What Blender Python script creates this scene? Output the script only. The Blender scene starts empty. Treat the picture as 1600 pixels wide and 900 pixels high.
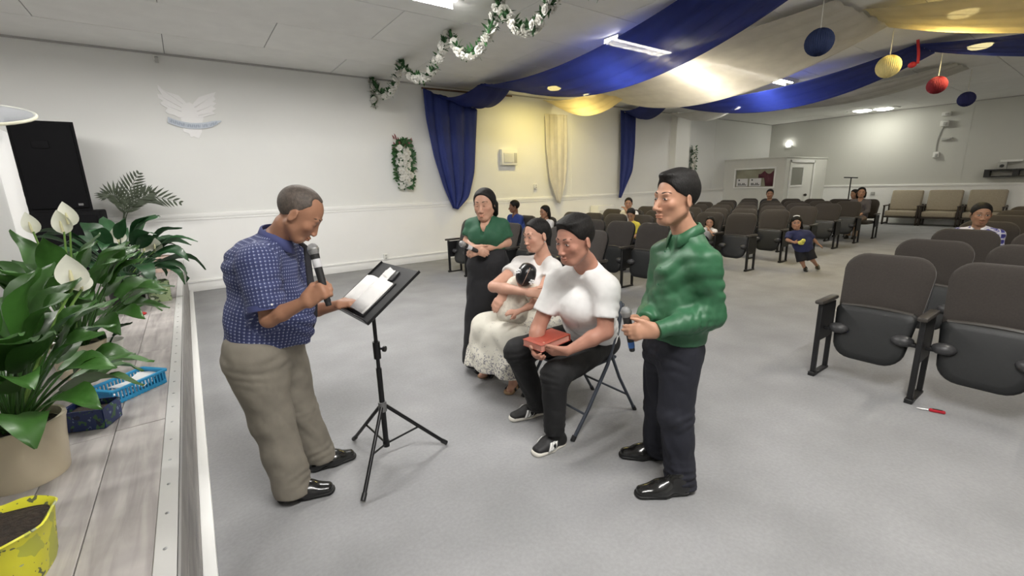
import bpy, bmesh, math, random
import numpy as np
from mathutils import Vector, Matrix

random.seed(7)
RNG = np.random.default_rng(7)
scene = bpy.context.scene
COL = scene.collection

# ------------------------------------------------------------------ camera
EYE = np.array([0.0, 0.0, 1.60])
F_PX, PITCH, ROLL, YAW = 690.707, 0.226978, -0.027892, 0.949776
_F = np.array([math.cos(YAW)*math.cos(PITCH), math.sin(YAW)*math.cos(PITCH), -math.sin(PITCH)])
_R = np.array([math.sin(YAW), -math.cos(YAW), 0.0])
_U = np.cross(_R, _F)
CR = math.cos(ROLL)*_R + math.sin(ROLL)*_U
CU = -math.sin(ROLL)*_R + math.cos(ROLL)*_U
cam_data = bpy.data.cameras.new('camera')
cam_data.sensor_width = 36.0
cam_data.lens = F_PX/1600*36
cam_data.clip_start = 0.02
cam_data.clip_end = 100
cam = bpy.data.objects.new('camera', cam_data)
cam.matrix_world = Matrix(((CR[0], CU[0], -_F[0], EYE[0]), (CR[1], CU[1], -_F[1], EYE[1]),
                           (CR[2], CU[2], -_F[2], EYE[2]), (0, 0, 0, 1)))
COL.objects.link(cam)
scene.camera = cam

# ------------------------------------------------------------------ world, exposure
world = bpy.data.worlds.new('world')
scene.world = world
world.use_nodes = True
world.node_tree.nodes['Background'].inputs[0].default_value = (0.9, 0.95, 1.0, 1)
world.node_tree.nodes['Background'].inputs[1].default_value = 0.05
scene.view_settings.view_transform = 'Standard'
scene.view_settings.look = 'None'
scene.view_settings.gamma = 1.0
scene.view_settings.use_curve_mapping = False
scene.view_settings.exposure = 0.92

# room dimensions (metres): x runs along the long wall to the back, y towards the long wall
YW, XB, YR, XF = 9.10, 19.67, -4.2, -5.2
ZC, ZRAIL = 3.72, 1.27
STX, STZ = -0.185, 0.55

# fluorescent strips on the ceiling: x0, x1, y, power, colour, spread(deg)
STRIPS = [
    (0.45, 2.88, 4.93, 100, (1.0, 0.975, 0.94)),
    (-3.4, -1.0, 4.93, 70, (1.0, 0.975, 0.94)),
    (-0.2, 2.2, -0.05, 125, (1.0, 0.975, 0.94)),
    (5.45, 8.4, 4.93, 60, (1.0, 0.95, 0.86)),
    (8.5, 11.4, 4.93, 60, (1.0, 0.95, 0.86)),
    (4.3, 6.7, -0.05, 44, (1.0, 0.93, 0.82)),
]

def area_light(name, loc, sx, sy, power, color, spread=170, parent=None, tilt=0.0):
    ld = bpy.data.lights.new(name, 'AREA')
    ld.shape = 'RECTANGLE'; ld.size = sx; ld.size_y = sy
    ld.energy = power; ld.color = color; ld.spread = math.radians(spread)
    o = bpy.data.objects.new(name, ld)
    COL.objects.link(o)
    o.location = loc
    o.rotation_euler = (tilt, 0, 0)
    if parent is not None:
        o.parent = parent
        o.location = Vector(loc) - parent.location
    return o

# ------------------------------------------------------------------ pixel -> point helpers
def ray(px, py):
    return _F + CR*(px-800)/F_PX - CU*(py-450)/F_PX
def hit(px, py, ax, val):
    d = ray(px, py); return EYE + d*((val-EYE[ax])/d[ax])
FH = np.array([math.cos(YAW), math.sin(YAW), 0.0])
RH = _R.copy()
UZ = np.array([0, 0, 1.0])
def pt(px, py, D):
    """point seen at the pixel at horizontal forward distance D"""
    d = ray(px, py); return EYE + d*(D/(d@FH))
def fl(px, py, z=0.0):
    return hit(px, py, 2, z)
def V(r, f, u):
    v = RH*r + FH*f + UZ*u
    return v/np.linalg.norm(v)
def unit(v):
    v = np.asarray(v, float); return v/np.linalg.norm(v)

# ------------------------------------------------------------------ materials
MATS = {}
def mat(name, color, rough=0.6, metal=0.0, noise=None, bump=None, emit=None, trans=0.0, alpha=None,
        coat=0.0, sheen=0.0, rand=0.0, spec=None, attr=None, transmission=0.0, ior=1.45):
    """noise=(scale, amount) colour mottling, bump=(scale, strength), trans=translucent share"""
    if name in MATS: return MATS[name]
    m = bpy.data.materials.new(name); m.use_nodes = True
    nt = m.node_tree; N = nt.nodes; L = nt.links
    b = N['Principled BSDF']; out = N['Material Output']
    c = (*color[:3], 1)
    b.inputs['Base Color'].default_value = c
    b.inputs['Roughness'].default_value = rough
    b.inputs['Metallic'].default_value = metal
    if spec is not None: b.inputs['Specular IOR Level'].default_value = spec
    if coat: b.inputs['Coat Weight'].default_value = coat
    if sheen: b.inputs['Sheen Weight'].default_value = sheen
    if transmission:
        b.inputs['Transmission Weight'].default_value = transmission
        b.inputs['IOR'].default_value = ior
    src = None
    tc = N.new('ShaderNodeTexCoord')
    if attr:
        a = N.new('ShaderNodeAttribute'); a.attribute_name = attr
        src = a.outputs['Color']
    if noise:
        n = N.new('ShaderNodeTexNoise'); n.inputs['Scale'].default_value = noise[0]
        n.inputs['Detail'].default_value = 4
        L.new(tc.outputs['Object'], n.inputs['Vector'])
        mr = N.new('ShaderNodeMapRange')
        mr.inputs['From Min'].default_value = 0.3; mr.inputs['From Max'].default_value = 0.7
        mr.inputs['To Min'].default_value = 1-noise[1]; mr.inputs['To Max'].default_value = 1+noise[1]
        L.new(n.outputs['Fac'], mr.inputs['Value'])
        mx = N.new('ShaderNodeMix'); mx.data_type = 'RGBA'; mx.blend_type = 'MULTIPLY'
        mx.inputs['Factor'].default_value = 1
        if src: L.new(src, mx.inputs[6])
        else: mx.inputs[6].default_value = c
        L.new(mr.outputs['Result'], mx.inputs[7])
        src = mx.outputs[2]
    if rand:
        oi = N.new('ShaderNodeObjectInfo')
        mr = N.new('ShaderNodeMapRange')
        mr.inputs['To Min'].default_value = 1-rand; mr.inputs['To Max'].default_value = 1+rand
        L.new(oi.outputs['Random'], mr.inputs['Value'])
        mx = N.new('ShaderNodeMix'); mx.data_type = 'RGBA'; mx.blend_type = 'MULTIPLY'
        mx.inputs['Factor'].default_value = 1
        if src: L.new(src, mx.inputs[6])
        else: mx.inputs[6].default_value = c
        L.new(mr.outputs['Result'], mx.inputs[7])
        src = mx.outputs[2]
    if src: L.new(src, b.inputs['Base Color'])
    if bump:
        n = N.new('ShaderNodeTexNoise'); n.inputs['Scale'].default_value = bump[0]
        n.inputs['Detail'].default_value = 3
        L.new(tc.outputs['Object'], n.inputs['Vector'])
        bp = N.new('ShaderNodeBump'); bp.inputs['Strength'].default_value = bump[1]
        bp.inputs['Distance'].default_value = bump[2] if len(bump) > 2 else 0.01
        L.new(n.outputs['Fac'], bp.inputs['Height'])
        L.new(bp.outputs['Normal'], b.inputs['Normal'])
    if emit:
        b.inputs['Emission Color'].default_value = (*emit[0], 1)
        b.inputs['Emission Strength'].default_value = emit[1]
    if trans:
        t = N.new('ShaderNodeBsdfTranslucent')
        if src: L.new(src, t.inputs['Color'])
        else: t.inputs['Color'].default_value = c
        ms = N.new('ShaderNodeMixShader'); ms.inputs[0].default_value = trans
        L.new(b.outputs[0], ms.inputs[1]); L.new(t.outputs[0], ms.inputs[2])
        L.new(ms.outputs[0], out.inputs['Surface'])
    if alpha is not None:
        b.inputs['Alpha'].default_value = alpha
    MATS[name] = m
    return m

def nodes_of(m):
    return m.node_tree.nodes, m.node_tree.links, m.node_tree.nodes['Principled BSDF']

# ------------------------------------------------------------------ mesh helpers
class MB:
    def __init__(self): self.bm = bmesh.new()
    def _xf(self, verts, mtx):
        bmesh.ops.transform(self.bm, matrix=mtx, verts=verts)
    def box(self, c, size, rot=None, bevel=0.0, seg=2):
        r = bmesh.ops.create_cube(self.bm, size=1.0)
        vs = r['verts']
        self._xf(vs, Matrix.Diagonal((*size, 1)))
        if bevel > 0:
            es = list({e for v in vs for e in v.link_edges})
            rr = bmesh.ops.bevel(self.bm, geom=es, offset=bevel, segments=seg, affect='EDGES', profile=0.5)
            vs = list({v for f in rr['faces'] for v in f.verts} | {v for v in vs if v.is_valid})
        m = Matrix.Translation(Vector(c))
        if rot is not None: m = m @ (rot if isinstance(rot, Matrix) else Matrix.Identity(4))
        self._xf(vs, m)
        return vs
    def bx(self, x0, x1, y0, y1, z0, z1, bevel=0.0, seg=2):
        return self.box(((x0+x1)/2, (y0+y1)/2, (z0+z1)/2), (abs(x1-x0), abs(y1-y0), abs(z1-z0)), None, bevel, seg)
    def tube(self, pts, rad, n=8, cap=True):
        pts = [Vector(p) for p in pts]
        rads = rad if isinstance(rad, (list, tuple, np.ndarray)) else [rad]*len(pts)
        rings = []
        prev = None
        for i, p in enumerate(pts):
            a = pts[max(i-1, 0)]; b = pts[min(i+1, len(pts)-1)]
            d = (b-a)
            if d.length < 1e-9: d = Vector((0, 0, 1))
            d.normalize()
            if prev is None:
                up = Vector((0, 0, 1)) if abs(d.z) < 0.9 else Vector((1, 0, 0))
                u = d.cross(up).normalized()
            else:
                u = (prev - d*prev.dot(d))
                if u.length < 1e-6: u = d.cross(Vector((0, 0, 1)))
                u.normalize()
            prev = u
            w = d.cross(u)
            rings.append([self.bm.verts.new(p+(u*math.cos(2*math.pi*k/n)+w*math.sin(2*math.pi*k/n))*rads[i]) for k in range(n)])
        for i in range(len(rings)-1):
            for k in range(n):
                self.bm.faces.new((rings[i][k], rings[i][(k+1) % n], rings[i+1][(k+1) % n], rings[i+1][k]))
        if cap:
            self.bm.faces.new(list(reversed(rings[0]))); self.bm.faces.new(rings[-1])
    def lathe(self, prof, c=(0, 0, 0), n=24, mtx=None, ex=1.0, ey=1.0):
        rings = []
        vs = []
        for r, z in prof:
            ring = [self.bm.verts.new((ex*r*math.cos(2*math.pi*k/n), ey*r*math.sin(2*math.pi*k/n), z)) for k in range(n)]
            rings.append(ring); vs += ring
        for i in range(len(rings)-1):
            for k in range(n):
                self.bm.faces.new((rings[i][k], rings[i][(k+1) % n], rings[i+1][(k+1) % n], rings[i+1][k]))
        self.bm.faces.new(list(reversed(rings[0]))); self.bm.faces.new(rings[-1])
        m = Matrix.Translation(Vector(c))
        if mtx is not None: m = m @ mtx
        self._xf(vs, m)
        return vs
    def sphere(self, c, r, sub=2, scale=(1, 1, 1), rot=None, jitter=0.0):
        rr = bmesh.ops.create_icosphere(self.bm, subdivisions=sub, radius=1.0)
        vs = rr['verts']
        if jitter:
            for v in vs: v.co *= 1+random.uniform(-jitter, jitter)
        m = Matrix.Translation(Vector(c))
        if rot is not None: m = m @ rot
        m = m @ Matrix.Diagonal((r*scale[0], r*scale[1], r*scale[2], 1))
        self._xf(vs, m)
        return vs
    def poly(self, pts):
        vs = [self.bm.verts.new(Vector(p)) for p in pts]
        return self.bm.faces.new(vs)
    def prism(self, outline, vec):
        """closed outline (list of 3d points) extruded along vec"""
        a = [self.bm.verts.new(Vector(p)) for p in outline]
        v = Vector(vec)
        b = [self.bm.verts.new(Vector(p)+v) for p in outline]
        n = len(a)
        self.bm.faces.new(a); self.bm.faces.new(list(reversed(b)))
        for i in range(n): self.bm.faces.new((a[(i+1) % n], a[i], b[i], b[(i+1) % n]))
    def grid(self, P):
        """P: array (m,n,3) -> sheet"""
        m, n = len(P), len(P[0])
        vs = [[self.bm.verts.new(Vector(P[i][j])) for j in range(n)] for i in range(m)]
        for i in range(m-1):
            for j in range(n-1):
                self.bm.faces.new((vs[i][j], vs[i+1][j], vs[i+1][j+1], vs[i][j+1]))

def obj(name, mb, material, parent=None, smooth=True, angle=38, solid=0.0):
    """links the collected shape as ONE mesh object; coordinates are world ones, moved into the parent's frame"""
    bm = mb.bm
    off = Vector((0, 0, 0))
    p = parent
    while p is not None:
        off += p.location; p = p.parent
    bmesh.ops.recalc_face_normals(bm, faces=bm.faces[:])
    if off.length > 0: bmesh.ops.translate(bm, vec=-off, verts=bm.verts[:])
    me = bpy.data.meshes.new(name)
    bm.to_mesh(me); bm.free()
    if smooth:
        me.polygons.foreach_set('use_smooth', [True]*len(me.polygons))
        me.set_sharp_from_angle(angle=math.radians(angle))
    me.materials.append(material)
    o = bpy.data.objects.new(name, me)
    COL.objects.link(o)
    if parent is not None: o.parent = parent
    if solid:
        md = o.modifiers.new('solid', 'SOLIDIFY'); md.thickness = solid; md.offset = 0
    return o

def tag(o, label=None, cat=None, group=None, kind=None):
    if label: o['label'] = label
    if cat: o['category'] = cat
    if group: o['group'] = group
    if kind: o['kind'] = kind
    return o

def thing(name, label, cat, loc=(0, 0, 0), group=None):
    o = bpy.data.objects.new(name, None)
    o.empty_display_size = 0.1
    COL.objects.link(o)
    o.location = Vector(loc)
    return tag(o, label, cat, group)

def struct(name, mb, m, label=None, parent=None, **kw):
    o = obj(name, mb, m, parent, **kw)
    if parent is None: o['kind'] = 'structure'
    if label: o['label'] = label
    return o

def copy_tree(root, loc, rotz=0.0):
    r = root.copy(); COL.objects.link(r)
    r.location = Vector(loc); r.rotation_euler = (0, 0, rotz)
    for ch in root.children:
        c = ch.copy(); COL.objects.link(c); c.parent = r
        for g in ch.children:
            d = g.copy(); COL.objects.link(d); d.parent = c
    return r

def basis(x, y, z):
    return Matrix(((x[0], y[0], z[0], 0), (x[1], y[1], z[1], 0), (x[2], y[2], z[2], 0), (0, 0, 0, 1)))
def frame(zdir, hint=(0, 0, 1)):
    """4x4 rotation whose z axis is zdir and whose y axis lies towards hint"""
    z = unit(zdir); h = np.asarray(hint, float)
    x = np.cross(h, z)
    if np.linalg.norm(x) < 1e-6: x = np.cross((1, 0, 0), z)
    x = unit(x); y = np.cross(z, x)
    return basis(x, y, z)
def smooth01(t):
    t = np.clip(t, 0, 1); return t*t*(3-2*t)
# ================================================================== THE ROOM
m_carpet = mat('carpet_grey', (0.30, 0.302, 0.308), 0.95, noise=(2.2, 0.10), bump=(420, 0.35, 0.004), spec=0.1)
N, L, B = nodes_of(m_carpet)
def _carpet():
    # fine fibres over the broad mottling
    src = B.inputs['Base Color'].links[0].from_socket
    tc = N.new('ShaderNodeTexCoord')
    n = N.new('ShaderNodeTexNoise'); n.inputs['Scale'].default_value = 55; n.inputs['Detail'].default_value = 5
    L.new(tc.outputs['Object'], n.inputs['Vector'])
    mr = N.new('ShaderNodeMapRange'); mr.inputs['From Min'].default_value = .3; mr.inputs['From Max'].default_value = .7
    mr.inputs['To Min'].default_value = 0.94; mr.inputs['To Max'].default_value = 1.06
    L.new(n.outputs['Fac'], mr.inputs['Value'])
    mx = N.new('ShaderNodeMix'); mx.data_type = 'RGBA'; mx.blend_type = 'MULTIPLY'; mx.inputs['Factor'].default_value = 1
    L.new(src, mx.inputs[6]); L.new(mr.outputs[0], mx.inputs[7]); L.new(mx.outputs[2], B.inputs['Base Color'])
_carpet()
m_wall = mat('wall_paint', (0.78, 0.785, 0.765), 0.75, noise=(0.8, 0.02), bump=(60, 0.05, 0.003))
m_wains = mat('wainscot_white', (0.87, 0.87, 0.855), 0.55, noise=(1.2, 0.02))
m_trim = mat('trim_white', (0.86, 0.86, 0.84), 0.45)
m_ceil = mat('ceiling_board', (0.84, 0.84, 0.82), 0.9, noise=(3, 0.03), bump=(90, 0.08, 0.003), rand=0.03)
m_gap = mat('ceiling_gap', (0.25, 0.25, 0.25), 0.9)
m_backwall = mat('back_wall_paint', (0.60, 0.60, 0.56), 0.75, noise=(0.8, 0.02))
m_pil = mat('pilaster_paint', (0.80, 0.80, 0.76), 0.6)

T = 0.12
b = MB(); b.bx(XF-T, XB+T, YR-T, YW+T, -0.1, 0.0)
struct('floor', b, m_carpet, 'grey short pile carpet over the whole hall', smooth=False)

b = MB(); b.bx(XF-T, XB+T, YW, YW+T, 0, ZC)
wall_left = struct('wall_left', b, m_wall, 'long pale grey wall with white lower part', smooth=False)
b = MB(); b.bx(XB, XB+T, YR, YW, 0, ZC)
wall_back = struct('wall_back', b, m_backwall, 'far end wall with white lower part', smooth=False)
b = MB(); b.bx(XF-T, XB+T, YR-T, YR, 0, ZC)
struct('wall_right', b, m_wall, 'wall on the far side of the right hand seats', smooth=False)
b = MB(); b.bx(XF-T, XF, YR, YW, 0, ZC)
struct('wall_front', b, m_wall, 'wall behind the stage', smooth=False)
# wainscot, rail and baseboard of the long wall and the end wall
b = MB(); b.bx(XF, 16.34, YW-0.012, YW, 0, ZRAIL-0.02)
struct('wainscot', b, m_wains, None, wall_left, smooth=False)
b = MB(); b.bx(XB-0.012, XB, YR, 7.0, 0, ZRAIL-0.02)
struct('wainscot', b, m_wains, None, wall_back, smooth=False)
b = MB(); b.bx(XF, 16.34, YW-0.03, YW, ZRAIL-0.045, ZRAIL+0.03, 0.008); b.bx(XF, 16.34, YW-0.022, YW, ZRAIL-0.085, ZRAIL-0.045, 0.005)
struct('trim_1', b, m_trim, 'white chair rail along the long wall')
b = MB(); b.bx(XB-0.03, XB, YR, 7.0, ZRAIL-0.045, ZRAIL+0.03, 0.008)
struct('trim_2', b, m_trim, 'white chair rail along the far end wall')
b = MB(); b.bx(XF, 16.34, YW-0.03, YW, 0, 0.15, 0.006); b.bx(XF, 16.34, YW-0.045, YW, 0.15, 0.185, 0.006)
struct('baseboard_left', b, m_trim, 'white baseboard with a cable strip on the long wall')
b = MB(); b.bx(XB-0.03, XB, YR, 7.0, 0, 0.16, 0.006)
struct('baseboard_back', b, m_trim, 'white baseboard of the far end wall')
# sheet seams on the long wall and on the end wall
for i, x in enumerate((4.9, 8.62, 11.0, 15.6)):
    b = MB(); b.bx(x-0.02, x+0.02, YW-0.006, YW, ZRAIL+0.03, ZC-0.01)
    struct('batten', b, m_wall, None, wall_left, smooth=False)
for y in (7.0, 5.75, 3.3, 1.1):
    b = MB(); b.bx(XB-0.005, XB, y-0.015, y+0.015, ZRAIL+0.03, ZC-0.01)
    struct('batten', b, m_backwall, None, wall_back, smooth=False)
# shallow column on the long wall
b = MB(); b.bx(12.95, 13.70, YW-0.22, YW, 0, ZC)
struct('trim_3', b, m_pil, 'cream boxed column standing out of the long wall', smooth=False)
b = MB(); b.bx(XF, XB, YW-0.03, YW, ZC-0.03, ZC, 0.01)
struct('trim_4', b, mat('cove', (0.42, 0.41, 0.40), 0.8), 'thin dark joint strip between long wall and ceiling')
b = MB(); b.bx(XB-0.03, XB, YR, YW, ZC-0.03, ZC, 0.01)
struct('trim_5', b, MATS['cove'], 'thin dark joint strip between end wall and ceiling')

# ceiling: backing slab and separate boards with open joints
b = MB(); b.bx(XF-T, XB+T, YR-T, YW+T, ZC+0.012, ZC+0.1)
ceiling = struct('ceiling', b, m_gap, 'ceiling of large pale fibre boards', smooth=False)
PX_, PY_ = 2.44, 1.22
b = MB(); b.box((0, 0, 0), (PX_-0.008, PY_-0.008, 0.014), None, 0.003, 1)
first = None
ny = 0
y = YW-1.05-PY_*0.5
rows = [(YW-1.05, YW)]
yy = YW-1.05
while yy > YR+0.02:
    rows.append((max(yy-PY_, YR), yy)); yy -= PY_
cpm = None
for r, (ya, yb) in enumerate(rows):
    x = XF + (0.0 if r % 2 == 0 else -1.22) + 0.4
    while x < XB:
        xa, xb = max(x, XF), min(x+PX_, XB)
        if xb-xa > 0.05:
            if cpm is None:
                cpm = obj('ceiling_panel', b, m_ceil, ceiling, smooth=False)
                o = cpm
            else:
                o = cpm.copy(); COL.objects.link(o); o.parent = ceiling
            o.location = ((xa+xb)/2, (ya+yb)/2, ZC+0.005+random.uniform(-.002, .002))
            o.scale = ((xb-xa)/PX_, (yb-ya)/PY_, 1)
        x += PX_

# ------------------------------------------------------------------ stage platform with planks
def plank_material(name, base, dark):
    m = mat(name, base, 0.5)
    N, L, B = nodes_of(m)
    tc = N.new('ShaderNodeTexCoord'); oi = N.new('ShaderNodeObjectInfo')
    mp = N.new('ShaderNodeMapping'); mp.inputs['Scale'].default_value = (16, 1.6, 16)
    ad = N.new('ShaderNodeVectorMath'); ad.operation = 'ADD'
    L.new(tc.outputs['Object'], ad.inputs[0])
    mul = N.new('ShaderNodeMath'); mul.operation = 'MULTIPLY'; mul.inputs[1].default_value = 37
    L.new(oi.outputs['Random'], mul.inputs[0]); L.new(mul.outputs[0], ad.inputs[1])
    L.new(ad.outputs[0], mp.inputs['Vector'])
    n = N.new('ShaderNodeTexNoise'); n.inputs['Scale'].default_value = 1.4; n.inputs['Detail'].default_value = 6; n.inputs['Distortion'].default_value = 0.6
    L.new(mp.outputs[0], n.inputs['Vector'])
    cr = N.new('ShaderNodeValToRGB')
    cr.color_ramp.elements[0].position = 0.30; cr.color_ramp.elements[0].color = (*dark, 1)
    cr.color_ramp.elements[1].position = 0.62; cr.color_ramp.elements[1].color = (*base, 1)
    L.new(n.outputs['Fac'], cr.inputs['Fac'])
    n2 = N.new('ShaderNodeTexNoise'); n2.inputs['Scale'].default_value = 6; n2.inputs['Detail'].default_value = 3
    L.new(ad.outputs[0], n2.inputs['Vector'])
    mr = N.new('ShaderNodeMapRange'); mr.inputs['From Min'].default_value = .3; mr.inputs['From Max'].default_value = .7
    mr.inputs['To Min'].default_value = .82; mr.inputs['To Max'].default_value = 1.1
    L.new(n2.outputs['Fac'], mr.inputs['Value'])
    mx = N.new('ShaderNodeMix'); mx.data_type = 'RGBA'; mx.blend_type = 'MULTIPLY'; mx.inputs['Factor'].default_value = 1
    L.new(cr.outputs[0], mx.inputs[6]); L.new(mr.outputs[0], mx.inputs[7]); L.new(mx.outputs[2], B.inputs['Base Color'])
    return m
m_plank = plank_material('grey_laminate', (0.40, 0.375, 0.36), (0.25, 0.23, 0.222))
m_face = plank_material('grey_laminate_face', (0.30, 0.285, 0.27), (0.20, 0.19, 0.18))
b = MB(); b.bx(XF, STX-0.012, YR, YW-0.05, 0, STZ-0.012)
stage = struct('stage', b, mat('stage_core', (0.2, 0.19, 0.18), 0.8), 'raised stage covered in grey wood-look planks', smooth=False)
PW, PL = 0.185, 1.25
b = MB(); b.box((0, 0, 0), (PW-0.003, PL-0.003, 0.012), None, 0.0015, 1)
pk = None
x = STX-0.055
c = 0
while x > -3.0:
    y = 0.2-PL*random.random()
    while y < YW-0.05:
        ya, yb = max(y, -0.3), min(y+PL, YW-0.05)
        if yb-ya > 0.1:
            if pk is None:
                pk = obj('plank', b, m_plank, stage, smooth=False); o = pk
            else:
                o = pk.copy(); COL.objects.link(o); o.parent = stage
            o.location = (x-PW/2, (ya+yb)/2, STZ-0.006+random.uniform(-.0006, .0006)); o.scale = (1, (yb-ya)/PL, 1)
        y += PL
    x -= PW; c += 1
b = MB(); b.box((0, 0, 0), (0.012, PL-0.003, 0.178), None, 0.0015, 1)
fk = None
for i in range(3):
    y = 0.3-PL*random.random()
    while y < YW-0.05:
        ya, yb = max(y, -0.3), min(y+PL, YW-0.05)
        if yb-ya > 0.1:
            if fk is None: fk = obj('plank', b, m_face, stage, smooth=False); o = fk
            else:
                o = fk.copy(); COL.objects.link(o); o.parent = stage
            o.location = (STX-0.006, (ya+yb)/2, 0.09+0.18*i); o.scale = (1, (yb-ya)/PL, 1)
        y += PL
m_alu = mat('stage_edge_metal', (0.52, 0.515, 0.50), 0.35, 0.15)
b = MB(); b.bx(STX-0.055, STX+0.006, -0.3, YW-0.05, STZ-0.002, STZ+0.005, 0.002, 1); b.bx(STX+0.0, STX+0.006, -0.3, YW-0.05, STZ-0.03, STZ+0.005, 0.002, 1)
edge = struct('stage_edging', b, m_alu, 'white metal edging', stage)
m_screw = mat('screw', (0.35, 0.35, 0.35), 0.4, 0.8)
b = MB(); b.lathe([(0.006, 0), (0.006, 0.0015), (0.003, 0.0025)], (0, 0, 0), 8)
sk = None
y = 0.6
while y < 5.5:
    if sk is None:
        sk = obj('screw', b, m_screw, edge); o = sk
    else:
        o = sk.copy(); COL.objects.link(o); o.parent = edge
    o.location = (STX-0.028, y, STZ+0.005); y += 0.19
b = MB(); b.bx(STX, -0.132, -0.3, YW-0.05, 0.0, 0.035, 0.006)
struct('baseboard_stage', b, m_trim, 'narrow white strip along the foot of the stage')
# ================================================================== CEILING LIGHTS
m_house = mat('lamp_housing', (0.75, 0.75, 0.73), 0.5)
def strip_light(x0, x1, y, power, col, label, glow=9.0, w=0.15, lip=True):
    """tube fixture: housing, two added side lips that shade the top of the walls, glowing diffuser"""
    t = thing('ceiling_light', label, 'light', ((x0+x1)/2, y, ZC), 'fluorescent ceiling lights')
    b = MB(); b.bx(x0, x1, y-w*0.9, y+w*0.9, ZC-0.02, ZC-0.002, 0.004, 1)
    obj('housing', b, m_house, t)
    if lip:  # lips added to cut the light off the upper walls
        for s in (-1, 1):
            b = MB(); b.bx(x0, x1, y+s*w*0.9-0.004, y+s*w*0.9+0.004, ZC-0.082, ZC-0.015); obj('side_shade_lip', b, m_house, t, smooth=False)
    b = MB()
    hw = 0.045 if lip else w*0.5
    b.prism([(x0+0.03, y-hw*math.cos(math.pi*i/6), ZC-0.025-0.030*math.sin(math.pi*i/6)) for i in range(7)], (x1-x0-0.06, 0, 0))
    obj('diffuser', b, mat('lamp_glow_%d_%d' % (int(col[2]*100), int(glow*10)), (0.9, 0.9, 0.88), 0.4, emit=(col, glow)), t)
    for s in (-1, 1):
        area_light('lamp', ((x0+x1)/2, y+s*0.012, ZC-0.062), x1-x0-0.06, 0.045 if lip else w, power/2, col, 180, t, s*math.radians(45))
    return t
SL = ['white strip light over the front carpet, its end just in frame', 'white strip light over the stage', 'white strip light above the camera side of the front carpet',
      'strip light shining through the first blue swag', 'bare strip light continuing behind the cream swag', 'strip light above the right hand front seats']
for s, lb in zip(STRIPS, SL): strip_light(*s, lb, 16.0 if 'swag' in lb else 9.0)

def bulb_light(x, y, power, col, label, glow=12.0, r=0.17):
    t = thing('ceiling_lamp', label, 'light', (x, y, ZC), 'round ceiling lamps')
    b = MB(); b.lathe([(r, 0), (r, 0.03), (r*0.9, 0.035)], (x, y, ZC-0.035), 20)
    obj('base', b, m_house, t)
    b = MB(); b.lathe([(r*0.3, -0.06), (r*0.65, -0.05), (r*0.88, -0.025), (r*0.9, 0.0)], (x, y, ZC-0.035), 20)
    obj('globe', b, mat('globe_%d' % int(col[2]*100), (0.9, 0.9, 0.85), 0.4, emit=(col, glow)), t)
    area_light('lamp', (x, y, ZC-0.10), 0.22, 0.22, power, col, 178, t)
bulb_light(6.95, 7.9, 20, (1.0, 0.80, 0.25), 'warm yellow lamp behind the first blue drape by the wall')
bulb_light(8.25, 8.1, 4, (1.0, 0.84, 0.40), 'warm lamp glowing through the yellow lit swag')
bulb_light(8.75, 1.75, 14, (1.0, 0.80, 0.34), 'warm lamp behind the gold-lit swag, the nearer one')
bulb_light(11.2, 1.95, 14, (1.0, 0.82, 0.40), 'warm lamp behind the gold-lit swag, the farther one')
bulb_light(13.6, 7.4, 3, (1.0, 0.97, 0.9), 'lamp behind the farthest white swag')
strip_light(18.3, 18.75, 5.75, 7, (1.0, 0.98, 0.86), 'left half of the twin lamp near the far wall', 14, 0.42, False)
strip_light(18.5, 18.95, 5.25, 7, (1.0, 0.98, 0.86), 'right half of the twin lamp near the far wall', 14, 0.42, False)
strip_light(14.5, 16.9, -0.05, 24, (1.0, 0.97, 0.9), 'strip light over the rear right hand seats')

# emergency lamp on the far wall
e = hit(1233, 225, 0, XB)
t = thing('emergency_light', 'small bright emergency lamp high on the far wall', 'light', (XB, e[1], e[2]))
b = MB(); b.bx(XB-0.06, XB, e[1]-0.11, e[1]+0.11, e[2]-0.16, e[2]-0.06, 0.01); obj('case', b, m_house, t)
b = MB(); b.lathe([(0.03, 0), (0.06, 0.04), (0.07, 0.07)], (XB-0.05, e[1], e[2]), 16, frame((-1, 0, 0)).copy()); obj('lamp_head', b, mat('em_glow', (1, 1, 1), 0.4, emit=((1, 0.98, 0.9), 9)), t)

# ================================================================== DRAPES
def cloth(name, col, tr, gap=0.12):
    """sheer voile: diffuse and translucent threads with small gaps between them"""
    m = mat(name, col, 0.7, noise=(5, 0.06), trans=tr)
    N, L, B = nodes_of(m)
    out = N['Material Output']; src = out.inputs['Surface'].links[0].from_socket
    tp_ = N.new('ShaderNodeBsdfTransparent'); mx = N.new('ShaderNodeMixShader'); mx.inputs[0].default_value = gap
    L.new(src, mx.inputs[1]); L.new(tp_.outputs[0], mx.inputs[2]); L.new(mx.outputs[0], out.inputs['Surface'])
    return m
m_blue = cloth('blue_voile', (0.030, 0.050, 0.27), 0.5, 0.20)
m_blue_tail = cloth('blue_voile_doubled', (0.030, 0.050, 0.24), 0.3, 0.0)
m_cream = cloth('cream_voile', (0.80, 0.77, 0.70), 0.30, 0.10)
m_cream_lit = cloth('cream_voile_lit', (0.84, 0.76, 0.52), 0.5, 0.12)  # cream cloth with the warm lamps' yellow put into its colour
m_white = cloth('white_voile', (0.78, 0.77, 0.74), 0.5, 0.1)

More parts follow.
